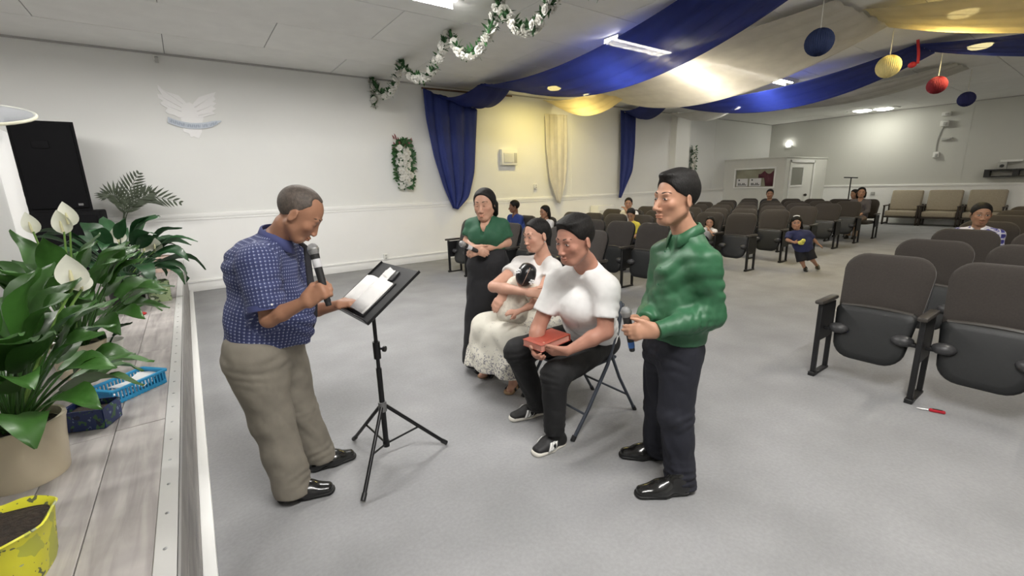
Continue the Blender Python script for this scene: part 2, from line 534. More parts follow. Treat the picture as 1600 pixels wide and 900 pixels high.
def parab(p0, p1, sag, t, skew=0.0):
    p0, p1 = np.array(p0, float), np.array(p1, float)
    tt = t+skew*t*(1-t)
    q = p0[None]*(1-tt)[:, None]+p1[None]*tt[:, None]
    q[:, 2] -= 4*sag*t*(1-t)
    return q
def swag(parent, m, A, B, nfold=5, amp=0.035, bulge=0.10, nu=40, nv=26, skewB=0.0, name='swag', zpow=1.0):
    t = np.linspace(0, 1, nu)
    EA = parab(*A, t); EB = parab(*B, t, skewB)
    P = np.zeros((nu, nv, 3))
    ph = random.uniform(0, 6)
    for j in range(nv):
        s = j/(nv-1)
        P[:, j] = EA*(1-s)+EB*s
        if zpow != 1.0: P[:, j, 2] = EA[:, 2]*(1-s**zpow)+EB[:, 2]*s**zpow
        env = 4*t*(1-t)
        P[:, j, 2] -= bulge*env*math.sin(math.pi*s)
        f = np.sin(2*math.pi*nfold*s+ph+1.5*t)+0.5*np.sin(2*math.pi*nfold*2.3*s+2*ph-2*t)
        P[:, j, 2] += amp*f*(0.55+0.45*(1-env))*0.6
    b = MB(); b.grid(P)
    return obj(name, b, m, parent, angle=80, solid=0.003)
def tail(parent, m, left, right, nfold=4, amp=0.03, yp=9.0, name='tail', nu=36, nv=30, gather=True):
    Lp = np.array([hit(*q, 1, yp) for q in left]); Rp = np.array([hit(*q, 1, yp) for q in right])
    def rs(P):
        d = np.r_[0, np.cumsum(np.linalg.norm(np.diff(P, axis=0), axis=1))]; d /= d[-1]
        t = np.linspace(0, 1, nu)
        # smooth resample
        q = np.stack([np.interp(t, d, P[:, k]) for k in range(3)], 1)
        for _ in range(3): q[1:-1] = 0.25*q[:-2]+0.5*q[1:-1]+0.25*q[2:]
        return q
    a, c = rs(Lp), rs(Rp)
    P = np.zeros((nu, nv, 3))
    t = np.linspace(0, 1, nu)
    for j in range(nv):
        s = j/(nv-1)
        P[:, j] = a*(1-s)+c*s
        f = np.sin(2*math.pi*nfold*s+0.8*np.sin(3*t))+0.5*np.sin(2*math.pi*nfold*2.1*s+1.3)
        P[:, j, 1] = yp-amp*f-0.02*math.sin(math.pi*s)-(0.03 if gather else 0.0)*t
        P[:, j, 1] = np.minimum(P[:, j, 1], YW-0.035)
    b = MB(); b.grid(P)
    return obj(name, b, m, parent, angle=80, solid=0.003)

dr = thing('ceiling_drape', 'long navy blue drape nearest the stage, hanging from ceiling with a wall tail', 'drape', (5.5, 9.0, ZC))
swag(dr, m_blue, ((5.25, 8.35, 3.66), (5.0, 3.30, 3.70), 0.24), ((6.05, 8.25, 3.70), (6.0, 2.50, 3.70), 0.60), 4, 0.03, 0.10)
swag(dr, m_blue, ((4.45, 9.0, 3.55), (5.25, 8.35, 3.67), 0.16), ((5.70, 9.0, 3.38), (6.05, 8.25, 3.70), 0.18), 3, 0.03, 0.12, 24, 20, name='wall_swag')
tail(dr, m_blue_tail, [(660, 138), (664, 185), (676, 245), (692, 295), (706, 325)], [(746, 172), (744, 225), (742, 270), (733, 308), (714, 327)], 3.5, 0.035)
b = MB(); b.tube([(4.3, 9.02, 3.62), (6.6, 9.02, 3.66)], 0.018, 8); obj('rod', b, mat('rod_dark', (0.12, 0.06, 0.03), 0.5), dr)

dr = thing('ceiling_drape', 'cream drape lit yellow by the wall, between the two blue drapes', 'drape', (8.3, 9.0, ZC))
swag(dr, m_cream, ((6.35, 7.6, 3.66), (6.6, 2.5, 3.66), 0.10), ((9.0, 8.15, 3.69), (8.45, 2.45, 3.67), 0.57), 5, 0.02, 0.0, 40, 34, -0.1, zpow=1.7)
swag(dr, m_cream_lit, ((7.55, 9.02, 3.66), (7.9, 7.1, 3.69), 0.12), ((7.95, 9.02, 3.60), (8.5, 6.9, 3.69), 0.44), 3, 0.02, 0.06, 26, 20, name='wall_swag')
swag(dr, m_cream_lit, ((7.4, 2.45, 3.69), (7.3, -3.2, 3.69), 0.30), ((8.45, 2.45, 3.66), (9.3, -3.4, 3.69), 0.58), 3, 0.02, 0.08, name='far_swag')
tail(dr, m_cream, [(851, 178), (852, 230), (857, 280), (869, 316)], [(886, 180), (886, 235), (883, 285), (874, 318)], 3, 0.02)

dr = thing('ceiling_drape', 'second navy blue drape, farther from the stage, with a straight wall tail', 'drape', (10.8, 9.0, ZC))
swag(dr, m_blue, ((10.15, 7.85, 3.69), (10.1, 2.55, 3.69), 0.30), ((11.1, 7.9, 3.67), (10.9, 2.45, 3.66), 0.58), 4, 0.02, 0.08, skewB=0.12)
swag(dr, m_blue, ((10.4, 9.0, 3.62), (10.15, 7.85, 3.69), 0.10), ((11.1, 9.0, 3.50), (11.1, 7.9, 3.67), 0.22), 3, 0.02, 0.08, 24, 18, name='wall_swag')
swag(dr, m_blue, ((10.1, 2.55, 3.69), (9.9, -3.2, 3.69), 0.25), ((10.9, 2.45, 3.66), (11.3, -3.4, 3.69), 0.52), 4, 0.02, 0.08, name='far_swag')
tail(dr, m_blue_tail, [(969, 172), (968, 230), (966, 290), (966, 309)], [(993, 183), (992, 230), (988, 268), (968, 309)], 2.5, 0.03)

dr = thing('ceiling_drape', 'farthest white drape beyond the second blue one', 'drape', (12.9, 9.0, ZC))
swag(dr, m_white, ((12.3, 9.0, 3.68), (12.4, 7.2, 3.69), 0.12), ((13.1, 8.8, 3.62), (13.3, 7.1, 3.68), 0.28), 3, 0.02, 0.06, 24, 18, name='wall_swag')
swag(dr, m_white, ((12.4, 7.2, 3.69), (12.5, 2.5, 3.69), 0.18), ((13.3, 7.1, 3.68), (13.3, 2.4, 3.68), 0.36), 3, 0.02, 0.06)

# ================================================================== HANGING BALLS
def paper_ball(px, py, r, col, name, label):
    c = hit(px, py, 1, 2.45)
    t = thing('paper_ball', label, 'decoration', (c[0], c[1], c[2]), 'paper balls hanging along the middle of the ceiling')
    b = MB()
    # honeycomb ball: meridian fins
    nf = 40
    prof = [(math.cos(a), math.sin(a)) for a in np.linspace(-math.pi/2, math.pi/2, 13)]
    rings = []
    for k in range(nf*2):
        a = math.pi*k/nf; rr = r*(1.0 if k % 2 == 0 else 0.95)
        rings.append([(c[0]+rr*p[0]*math.cos(a), c[1]+rr*p[0]*math.sin(a), c[2]+rr*p[1]) for p in prof])
    rings.append(rings[0]); b.grid(rings)
    bmesh.ops.remove_doubles(b.bm, verts=b.bm.verts[:], dist=0.001)
    obj('ball', b, mat(name, col, 0.8, noise=(20, 0.1)), t)
    b = MB(); b.tube([(c[0], c[1], c[2]+r*0.9), (c[0], c[1], ZC)], 0.006, 6)
    obj('string', b, mat('string_white', (0.6, 0.58, 0.52), 0.8), t)
    return t
paper_ball(1280, 66, 0.150, (0.008, 0.02, 0.075), 'ball_blue', 'dark blue paper ball hanging nearest, on a long string')
t = paper_ball(1388, 104, 0.155, (0.78, 0.68, 0.32), 'ball_cream', 'pale yellow paper ball hanging by a ribbon')
paper_ball(1464, 133, 0.150, (0.20, 0.008, 0.02), 'ball_red', 'deep red paper ball hanging below the ceiling')
paper_ball(1510, 155, 0.150, (0.012, 0.015, 0.10), 'ball_navy', 'small navy paper ball hanging farthest away')
c = hit(1432, 90, 1, 2.45)
t = thing('ribbon', 'thin red ribbon dangling from the ceiling by the blue drape', 'decoration', (c[0], c[1], ZC))
b = MB()
z = np.linspace(ZC, c[2]-0.10, 14)
P = [[(c[0]+0.02*math.sin(9*q), c[1]+s+0.03*math.sin(7*q), q) for s in (-0.02, 0.02)] for q in z]
b.grid(P); obj('streamer', b, mat('ribbon_red', (0.6, 0.03, 0.04), 0.5, trans=0.3), t, solid=0.002)
b = MB(); b.sphere((c[0], c[1]+0.04, c[2]-0.10), 0.06, 2, (0.6, 1, 0.8)); obj('knot', b, MATS['ribbon_red'], t)

# ================================================================== FLOWERS: garland and wall bouquets
m_petal = mat('silk_petal_white', (0.80, 0.79, 0.74), 0.7, noise=(30, 0.1), trans=0.25, rand=0.06)
m_gleaf = mat('silk_leaf', (0.035, 0.11, 0.035), 0.6, noise=(25, 0.25), trans=0.15)
def blossom_mesh(seed):
    rnd = random.Random(seed)
    b = MB()
    for ring, (n, tilt, ln, w) in enumerate(((6, 0.35, 1.0, 0.55), (5, 0.9, 0.8, 0.5), (4, 1.3, 0.55, 0.4))):
        for k in range(n):
            a = 2*math.pi*k/n+ring*0.5+rnd.uniform(-.15, .15)
            d = np.array([math.cos(a)*math.cos(tilt), math.sin(a)*math.cos(tilt), math.sin(tilt)])
            s = np.array([-math.sin(a), math.cos(a), 0])
            up = np.cross(d, s)
            P = []
            for i, (u, ww) in enumerate(((0.1, .3), (0.45, 1.0), (0.8, 0.9), (1.0, 0.35))):
                P.append([d*ln*u+s*w*ww*v-up*(0.22*u*u+0.1*abs(v)) for v in (-1, 0, 1)])
            b.grid(P)
    b.sphere((0, 0, 0.35), 0.28, 1)
    o = obj('blossom', b, m_petal, None, angle=80)
    return o
_bl = [blossom_mesh(i) for i in range(3)]
for o in _bl: COL.objects.unlink(o)
def put_blossom(parent, p, r, nrm):
    o = random.choice(_bl).copy(); COL.objects.link(o)
    o.parent = parent
    o.location = Vector(p)-parent.location
    q = frame(nrm, (0.3, 0.2, 1)).to_3x3().to_4x4() @ Matrix.Rotation(random.uniform(0, 6.28), 4, 'Z')
    o.rotation_euler = q.to_euler()
    o.scale = (r, r, r)
    return o
def leaf_quads(b, p, d, ln, w, up=(0, 0, 1)):
    d = unit(d); s = np.cross(d, up)
    if np.linalg.norm(s) < 1e-3: s = np.array([1., 0, 0])
    s = unit(s); n = np.cross(s, d)
    P = []
    for u, ww, h in ((0, .15, 0), (0.3, .9, 0.06), (0.65, .8, 0.07), (1.0, 0.05, 0.0)):
        P.append([p+d*ln*u+s*w*ww*v+n*(h*ln-abs(v)*0.1*w) for v in (-1, 0, 1)])
    b.grid(P)

gx = 3.28
pins = [(gx, YW-0.06, 3.66), (gx, 7.63, 3.69), (gx, 5.92, 3.69), (gx+0.02, 4.72, 3.69), (gx+0.05, 3.55, 3.69), (gx+0.05, 2.35, 3.69)]
dips = [hit(600, 150, 0, gx)[2], hit(655, 125, 0, gx)[2], hit(738, 84, 0, gx)[2], hit(852, 30, 0, gx)[2]]
dips.append(dips[-1])
g = thing('flower_garland', 'white blossom and green leaf garland swagged below the ceiling', 'garland', pins[0])
path = []
for i in range(len(pins)-1):
    p0, p1 = np.array(pins[i]), np.array(pins[i+1])
    sag = (p0[2]+p1[2])/2-dips[i]
    n = 26
    for k in range(n):
        t = k/n
        q = p0*(1-t)+p1*t; q[2] -= 4*sag*t*(1-t)
        path.append(q)
tailp = [np.array(pins[0])+np.array((0, -0.01, -0.06*k)) for k in range(9)]
path = list(reversed(tailp))+path
b = MB(); b.tube(path, 0.014, 6); obj('vine', b, m_gleaf, g)
b = MB()
for i in range(len(path)-1):
    for _ in range(5):
        p = path[i]+(path[i+1]-path[i])*random.random()
        d = RNG.normal(size=3); d[2] += 0.6
        leaf_quads(b, p+unit(d)*0.01, d, random.uniform(.07, .13), 0.022)
o = obj('foliage', b, m_gleaf, g, angle=80); o['kind'] = 'stuff'
for i in range(len(path)-1):
    for _ in range(2 if i % 3 else 1):
        d = RNG.normal(size=3)*np.array([1, .7, .7]); d[2] -= 0.7; d = unit(d)
        put_blossom(g, path[i]+(path[i+1]-path[i])*random.random()+d*0.045, random.uniform(.045, .065), d)

def bouquet(c, w, h, label, nb, top_red=True, yellow=False):
    """flower spray hanging flat on the long wall, centre c"""
    t = thing('wall_bouquet', label, 'flowers', (c[0], YW-0.02, c[2]), 'flower sprays on the long wall')
    b = MB()
    for k in range(int(nb*12)):
        a = random.uniform(-1, 1); v = random.uniform(-1, 1)
        p = np.array([c[0]+a*w*0.5*math.sqrt(max(0, 1-0.6*v*v)), YW-random.uniform(.03, .10), c[2]+v*h*0.5])
        d = np.array([a+random.uniform(-.6, .6), -0.5, random.uniform(-.8, 1)])
        leaf_quads(b, p, d, random.uniform(.07, .13), 0.025, (0, -1, 0.2))
    obj('foliage', b, m_gleaf, t, angle=80)['kind'] = 'stuff'
    b = MB(); b.tube([(c[0], YW-0.03, c[2]-h*0.45), (c[0], YW-0.04, c[2]+h*0.5)], 0.01, 6); obj('stem', b, m_gleaf, t)
    if top_red:
        b = MB()
        for k in range(26):
            a = random.uniform(-1, 1)
            p = np.array([c[0]+a*w*0.5, YW-random.uniform(.03, .08), c[2]+h*(0.34+random.uniform(-.08, .16))])
            leaf_quads(b, p, (a*0.8, -0.3, 1), random.uniform(.06, .12), 0.018, (0, -1, 0.1))
        obj('dried_sprig', b, mat('sprig_red', (0.28, 0.09, 0.10), 0.7), t, angle=80)
    for k in range(nb):
        a = random.uniform(-1, 1); v = -1+2*(k+0.5)/nb*(0.85 if top_red else 1)
        a = (-0.8, 0.1, 0.75, -0.25, 0.45)[k % 5]+random.uniform(-.15, .15)
        p = np.array([c[0]+a*w*0.36*math.sqrt(max(0.1, 1-0.5*v*v)), YW-random.uniform(.10, .14), c[2]+v*h*0.47])
        put_blossom(t, p, random.uniform(.055, .075), (a*0.5, -1, random.uniform(-.4, .4)))
c0 = hit(629, 256, 1, YW)
bouquet(c0, 0.40, 0.98, 'white rose spray hanging on the wall beside the blue drape tail', 26)
c1 = hit(1079, 252, 1, YW)
bouquet(c1, 0.30, 0.95, 'pale flower spray hanging on the wall behind the cream column', 16, False)

# ================================================================== DOVE EMBLEM
m_dove = mat('emblem_white', (0.89, 0.885, 0.885), 0.6)
def wpts(lst, dy=0.0): return [tuple(hit(x, y, 1, YW-dy)) for x, y in lst]
t = thing('wall_emblem', 'white dove emblem with a pale blue banner on the wall', 'emblem', tuple(hit(297, 180, 1, YW)))
b = MB(); b.prism(wpts([(291, 161.6), (296, 160), (301, 163), (312, 170), (318, 185), (314, 198), (316, 206), (310.5, 216.6), (303, 213), (298, 215), (296, 209), (287, 205.6), (284, 190), (280, 178)]), (0, -0.012, 0))
obj('body', b, m_dove, t, smooth=False)
wl = [(293, 163), (279, 149.3), (255.5, 142), (246, 132), (247, 140), (253, 148), (245.7, 147), (248, 154), (255, 158), (250, 161), (254, 165), (262, 169), (258, 174), (263, 178), (272, 180), (280, 184), (290, 182)]
wr = [(299, 165), (310.5, 152), (326, 147), (337, 144), (334, 151), (337, 155.5), (332, 159), (338, 161.6), (332, 167), (338, 170), (331, 174), (337, 178), (328, 180), (318, 183), (306, 184)]
b = MB(); b.prism(wpts(wl, 0.005), (0, -0.014, 0)); obj('wing', b, m_dove, t, smooth=False)
b = MB(); b.prism(wpts(wr, 0.005), (0, -0.014, 0)); obj('wing', b, m_dove, t, smooth=False)
b = MB()
for (x0, y0, x1, y1) in ((248, 136, 286, 162), (249, 149, 284, 168), (256, 163, 284, 174), (334, 148, 304, 168), (335, 163, 308, 174), (334, 175, 310, 180)):
    p, q = hit(x0, y0, 1, YW-0.02), hit(x1, y1, 1, YW-0.02)
    b.tube([p, q], [0.003, 0.012], 6)
obj('feather', b, m_dove, t)
top, bot = [], []
for i in range(13):
    u = i/12
    x = 262+u*84
    yc = 187+9.5*4*u*(1-u)*0.95+2*u
    hh = 4.6*(1 if u < .85 else (1-u)/0.15*0.9+0.1)
    top.append((x, yc-hh)); bot.append((x, yc+hh))
b = MB(); b.prism(wpts(top+bot[::-1], 0.018), (0, -0.012, 0)); ban = obj('banner', b, mat('banner_blue', (0.60, 0.65, 0.72), 0.6), t, smooth=False)
m_let = mat('banner_letters', (0.40, 0.46, 0.55), 0.6)
for (xa, xb) in ((265, 288), (292, 313), (316.5, 324), (327.5, 340)):
    # the lettering is too small to read: one part per word
    zz = []
    x = xa; i = 0
    while x < xb-1:
        u = (x-262)/84; yc = 187+9.5*4*u*(1-u)*0.95+2*u
        zz += [(x, yc+2.4), (x+0.6, yc-2.4), (x+1.9, yc-2.4), (x+2.5, yc+2.4)] if i % 2 else [(x, yc-2.4), (x+0.6, yc+2.4), (x+1.9, yc+2.4), (x+2.5, yc-2.4)]
        x += 3.1; i += 1
    P = [[hit(px_-0.5, py_, 1, YW-0.0325), hit(px_+0.5, py_, 1, YW-0.0325)] for px_, py_ in zz]
    b = MB(); b.grid(P); obj('word', b, m_let, ban, smooth=False, solid=0.003)

# ================================================================== WALL FIXTURES
m_plas = mat('plastic_white', (0.80, 0.80, 0.77), 0.4)
m_grey = mat('plastic_grey', (0.45, 0.45, 0.43), 0.5)
m_blk = mat('plastic_black', (0.012, 0.012, 0.013), 0.45)
def wallbox(name, label, cat, c, sx, sz, d, parts=None):
    t = thing(name, label, cat, (c[0], YW, c[2]))
    b = MB(); b.bx(c[0]-sx/2, c[0]+sx/2, YW-d, YW, c[2]-sz/2, c[2]+sz/2, 0.012); obj('case', b, m_plas, t)
    return t
c = hit(793, 246, 1, YW)
t = wallbox('wall_air_unit', 'white square louvred air unit on the yellow-lit wall', 'air vent', c, 0.47, 0.37, 0.10)
b = MB(); b.bx(c[0]-0.18, c[0]+0.10, YW-0.112, YW-0.095, c[2]-0.13, c[2]+0.10, 0.006); g = obj('grille', b, mat('grille_grey', (0.62, 0.62, 0.59), 0.5), t)
for k in range(7):
    b = MB(); b.bx(c[0]-0.17, c[0]+0.09, YW-0.120, YW-0.110, c[2]-0.115+k*0.031, c[2]-0.100+k*0.031, 0.003, 1); obj('slat', b, m_plas, g)
b = MB(); b.bx(c[0]+0.12, c[0]+0.21, YW-0.108, YW-0.095, c[2]-0.13, c[2]+0.10, 0.004); obj('control_panel', b, m_grey, t)
c = hit(243, 91, 1, YW)
t = thing('wall_camera', 'tiny white camera bracket under the ceiling on the long wall', 'camera', tuple(c))
b = MB(); b.box((c[0], YW-0.05, c[2]), (0.05, 0.10, 0.05), None, 0.01); obj('body', b, m_plas, t)
b = MB(); b.box((c[0]+0.01, YW-0.10, c[2]-0.04), (0.045, 0.05, 0.09), Matrix.Rotation(0.5, 4, 'X'), 0.01); obj('lens_head', b, m_grey, t)
for (px, py, lb) in ((836, 291, 'small cream wall socket under the air unit'), (602, 401, 'white double socket low on the long wall by the stand')):
    c = hit(px, py, 1, YW-0.012)
    t = thing('wall_socket', lb, 'socket', tuple(c))
    b = MB(); b.bx(c[0]-0.045, c[0]+0.045, YW-0.06, YW-0.012, c[2]-0.06, c[2]+0.06, 0.006); obj('plate', b, m_plas, t)
    for s in (-1, 1):
        b = MB(); b.bx(c[0]-0.018, c[0]+0.018, YW-0.064, YW-0.058, c[2]+s*0.027-0.016, c[2]+s*0.027+0.016, 0.002, 1); obj('outlet', b, m_grey, t)
c = hit(941, 325, 1, YW-0.2)
t = thing('wall_heater', 'low white box heater by the wall behind the left hand seats', 'heater', (c[0], c[1], 0))
b = MB(); b.bx(c[0]-0.33, c[0]+0.33, YW-0.36, YW-0.05, 0.0, c[2]+0.08, 0.02); obj('case', b, m_plas, t)
b = MB(); b.bx(c[0]-0.28, c[0]+0.28, YW-0.372, YW-0.355, 0.1, c[2]-0.05, 0.006); obj('grille', b, mat('grille_grey', (0.6, .6, .6)), t)
# ================================================================== THEATRE CHAIRS
m_uph = mat('chair_fabric', (0.032, 0.026, 0.022), 0.9, noise=(90, 0.12), bump=(260, 0.25, 0.003), sheen=0.2, rand=0.06)
m_und = mat('chair_underside', (0.011, 0.012, 0.0125), 0.5, noise=(60, 0.12), bump=(180, 0.1, 0.002))
m_frame = mat('chair_frame_black', (0.007, 0.007, 0.008), 0.5)
m_arm = mat('chair_arm', (0.05, 0.044, 0.038), 0.35)
def rounded_outline(w0, w1, h, r0, r1, n=6):
    """outline in (y,z): bottom half width w0, top half width w1, corner radii r0 bottom, r1 top"""
    pts = []
    for (cy, cz, a0, r) in ((w0-r0, r0, -math.pi/2, r0), (w1-r1, h-r1, 0, r1), (-(w1-r1), h-r1, math.pi/2, r1), (-(w0-r0), r0, math.pi, r0)):
        for k in range(n+1):
            a = a0+math.pi/2*k/n
            pts.append((cy+r*math.cos(a), cz+r*math.sin(a)))
    return pts
def pad(b, outline, x_of, thick, puff=0.02, inset=0.05):
    """padded panel: outline in (y,z), x_of(y,z) gives the front x; grows towards +x by thick"""
    cy = sum(p[0] for p in outline)/len(outline); cz = sum(p[1] for p in outline)/len(outline)
    def ring(f, dx):
        return [b.bm.verts.new((x_of(cy+(y-cy)*f, cz+(z-cz)*f)+dx, cy+(y-cy)*f, cz+(z-cz)*f)) for y, z in outline]
    rings = [ring(0.35, -puff), ring(0.75, -puff*0.75), ring(0.93, -puff*0.1), ring(1.0, thick*0.3), ring(1.0, thick*0.75), ring(0.95, thick)]
    n = len(outline)
    for i in range(len(rings)-1):
        for k in range(n):
            b.bm.faces.new((rings[i][k], rings[i][(k+1) % n], rings[i+1][(k+1) % n], rings[i+1][k]))
    b.bm.faces.new(rings[0]); b.bm.faces.new(rings[-1])
HW = 0.31
def side_frame(t, y, arm=True):
    b = MB()
    b.bx(-0.150, -0.110, y-0.016, y+0.016, 0.0, 0.61, 0.004, 1)
    b.bx(0.100, 0.135, y-0.016, y+0.016, 0.0, 0.58, 0.004, 1)
    b.bx(-0.150, 0.135, y-0.022, y+0.022, 0.0, 0.022, 0.004, 1)
    b.bx(-0.150, 0.135, y-0.014, y+0.014, 0.30, 0.60, 0.003, 1)
    b.bx(-0.165, -0.10, y-0.024, y+0.024, 0.0, 0.035, 0.004, 1)
    sf = obj('side_frame', b, m_frame, t)
    b = MB(); b.box((-0.03, y, 0.632), (0.33, 0.062, 0.034), None, 0.014, 2)
    obj('armrest', b, m_arm, t)
def chair_proto(down, sgn=1):
    t = thing('theatre_chair', 'chair', 'chair')
    side_frame(t, sgn*HW)
    tilt = 0.30
    xb = lambda y, z: 0.07+(z-0.55)*tilt+0.10*(y/0.28)**2*-0.18
    b = MB(); pad(b, [(y, 0.54+z) for y, z in rounded_outline(0.255, 0.275, 0.46, 0.06, 0.13)], xb, 0.035, 0.022)
    obj('backrest', b, m_uph, t, angle=60)
    b = MB(); pad(b, [(y, 0.50+z) for y, z in rounded_outline(0.262, 0.270, 0.485, 0.08, 0.13)], lambda y, z: xb(y, z)+0.045, 0.03, -0.0)
    obj('back_shell', b, m_und, t, angle=60)
    if not down:
        xs = lambda y, z: -0.100+(z-0.21)*0.28
        b = MB(); pad(b, [(y, 0.205+z) for y, z in rounded_outline(0.225, 0.250, 0.405, 0.13, 0.05)], xs, 0.05, 0.006)
        s = obj('seat', b, m_und, t, angle=60)
        b = MB(); pad(b, [(y, 0.23+z) for y, z in rounded_outline(0.210, 0.240, 0.39, 0.12, 0.05)], lambda y, z: xs(y, z)+0.05, 0.055, 0.0)
        obj('cushion', b, m_uph, s, angle=60)
        b = MB(); b.tube([(xs(0, .605)+0.02, -0.22+0.44*k/10, 0.60+0.012*math.sin(math.pi*k/10)) for k in range(11)], 0.014, 8); obj('piping', b, m_arm, s)
        for sg in (-1, 1):
            b = MB(); b.sphere((-0.055, sg*0.20, 0.42), 0.07, 2, (0.75, 1.0, 0.62)); obj('hinge_cover', b, mat('hinge_grey', (0.045, 0.045, 0.047), 0.4), s)
            b = MB(); b.bx(-0.085, -0.03, sg*0.26-0.03, sg*0.26+0.03, 0.395, 0.42, 0.005, 1); obj('hinge_arm', b, m_frame, s)
    else:
        b = MB()
        out = [(y, x) for y, x in rounded_outline(0.245, 0.215, 0.46, 0.05, 0.10)]
        bm = b.bm
        cy, cz = 0, 0.22
        rings = []
        for f, z in ((0.95, 0.375), (1.0, 0.39), (1.0, 0.43), (0.93, 0.455), (0.6, 0.462)):
            rings.append([bm.verts.new((0.10-(cz+(x-cz)*f), y*f, z)) for y, x in out])
        n = len(out)
        for i in range(len(rings)-1):
            for k in range(n): bm.faces.new((rings[i][k], rings[i][(k+1) % n], rings[i+1][(k+1) % n], rings[i+1][k]))
        bm.faces.new(rings[0]); bm.faces.new(rings[-1])
        obj('seat', b, m_uph, t, angle=60)
    return t
chair_up = chair_proto(False)
chair_dn = chair_proto(True)
chair_end = chair_proto(False); side_frame(chair_end, -HW)
def _mirrored():
    t = chair_proto(False, -1)
    return t
chair_r = _mirrored()
chair_end_dn = chair_proto(True); side_frame(chair_end_dn, -HW)
ORD = ['first', 'second', 'third', 'fourth', 'fifth', 'sixth', 'seventh', 'eighth', 'ninth', 'tenth']
ROWX = [4.13+1.295*k for k in range(9)]
SEATY = [4.16+0.62*j for j in range(6)]
OCC = {(1, 5), (1, 4), (3, 4), (2, 2), (3, 1), (8, 4), (8, 0), (8, 1)}     # (row, seat from aisle) left block, seat lowered
protos_used = set()
def place_chair(pr, loc, label, group, rz=0.0):
    if id(pr) not in protos_used:
        protos_used.add(id(pr)); o = pr; o.location = Vector(loc); o.rotation_euler = (0, 0, rz)
    else:
        o = copy_tree(pr, loc, rz)
    o['label'] = label; o['group'] = group
    return o
for r, x in enumerate(ROWX):
    for j, y in enumerate(SEATY):
        if (r, j) == (2, 0): continue          # the photo shows a gap here
        down = (r, j) in OCC
        end = (j == 0) or (r, j) == (2, 1)
        lbj = j if r != 2 else j-1
        pr = (chair_end_dn if end else chair_dn) if down else (chair_end if end else chair_up)
        place_chair(pr, (x+(-0.05 if (r == 0 and j >= 4) else 0), y, 0),
                    'dark theatre chair left of aisle, %s row from stage, %s seat from aisle' % (ORD[r], ORD[lbj]),
                    'theatre chairs left of the aisle')
for r in range(7):
    x = 4.13+1.28*r
    for j in range(3):
        y = 1.02-0.62*j
        # the right hand block keeps its closing frame on its left end, towards the aisle
        down = (r, j) == (3, 0)
        if j == 0: pr = chair_end_dn if down else chair_end
        else: pr = chair_r
        place_chair(pr, (x, y, 0), 'dark theatre chair right of aisle, %s row from stage, %s seat from aisle' % (ORD[r], ORD[j]),
                    'theatre chairs right of the aisle')

# ================================================================== LOUNGE CHAIRS AT THE FAR WALL
m_beige = mat('beige_upholstery', (0.36, 0.31, 0.235), 0.85, noise=(40, 0.08), bump=(120, 0.15, 0.003))
m_dkwood = mat('dark_wood', (0.030, 0.020, 0.014), 0.45, noise=(12, 0.2))
def lounge():
    t = thing('lounge_chair', 'lounge chair', 'chair')
    w = 0.43
    for s in (-1, 1):
        b = MB()
        b.bx(-0.30, -0.25, s*w-0.022, s*w+0.022, 0, 0.62, 0.006, 1); b.bx(0.22, 0.27, s*w-0.022, s*w+0.022, 0, 0.66, 0.006, 1)
        b.bx(-0.32, 0.27, s*w-0.03, s*w+0.03, 0.60, 0.635, 0.008, 1); b.bx(-0.30, 0.27, s*w-0.018, s*w+0.018, 0.22, 0.27, 0.004, 1)
        b.bx(-0.30, 0.27, s*w-0.018, s*w+0.018, 0.02, 0.06, 0.004, 1)
        obj('arm_frame', b, m_dkwood, t)
    b = MB(); b.bx(-0.28, 0.24, -w+0.02, w-0.02, 0.23, 0.28, 0.004, 1); obj('seat_rail', b, m_dkwood, t)
    b = MB(); b.bx(-0.31, 0.20, -w+0.03, w-0.03, 0.28, 0.46, 0.05, 3); obj('seat_cushion', b, m_beige, t)
    b = MB(); b.box((0.22, 0, 0.78), (0.15, 2*w-0.06, 0.66), Matrix.Rotation(0.20, 4, 'Y'), 0.05, 3); obj('back_cushion', b, m_beige, t)
    return t
lo = lounge()
for k, (px, lb) in enumerate(((1412, 'beige lounge chair at the far wall, leftmost of three'), (1465, 'beige lounge chair at the far wall, middle of three'), (1523, 'beige lounge chair at the far wall, rightmost of three'))):
    c = (0, hit(1412, 320, 0, XB-0.5)[1]-0.93*k, 0)
    o = lo if k == 0 else copy_tree(lo, (0, 0, 0))
    o.location = (XB-0.50, c[1], 0); o['label'] = lb; o['group'] = 'lounge chairs at the far wall'

# ================================================================== SOUND BOOTH IN THE CORNER
bx0, by0, bz = 16.34, 6.98, 2.26
m_booth = mat('booth_white', (0.66, 0.66, 0.62), 0.6, noise=(2, 0.03))
m_glassd = mat('booth_glass', (0.10, 0.11, 0.10), 0.08, spec=0.6)
t = thing('sound_booth', 'white boxed corner booth with a wide window and a side door', 'booth', (bx0, by0, 0))
b = MB()
# front wall with a window opening, built of four pieces, and the side wall around the door
wy0, wz0 = hit(1208, 291.5, 0, bx0)[1:]; wy1, wz1 = hit(1150.5, 266, 0, bx0)[1:]
b.bx(bx0, bx0+0.08, by0, wy0, 0, bz); b.bx(bx0, bx0+0.08, wy1, YW, 0, bz); b.bx(bx0, bx0+0.08, wy0, wy1, 0, wz0); b.bx(bx0, bx0+0.08, wy0, wy1, wz1, bz)
obj('front_wall', b, m_booth, t, smooth=False)
dx0, dx1 = bx0+0.35, bx0+2.15
b = MB(); b.bx(bx0+0.08, dx0, by0, by0+0.08, 0, bz); b.bx(dx1, XB, by0, by0+0.08, 0, bz); b.bx(dx0, dx1, by0, by0+0.08, 2.12, bz)
obj('side_wall', b, m_booth, t, smooth=False)
b = MB(); b.bx(bx0-0.03, XB, by0-0.03, YW, bz, bz+0.05, 0.01, 1); obj('roof', b, m_booth, t)
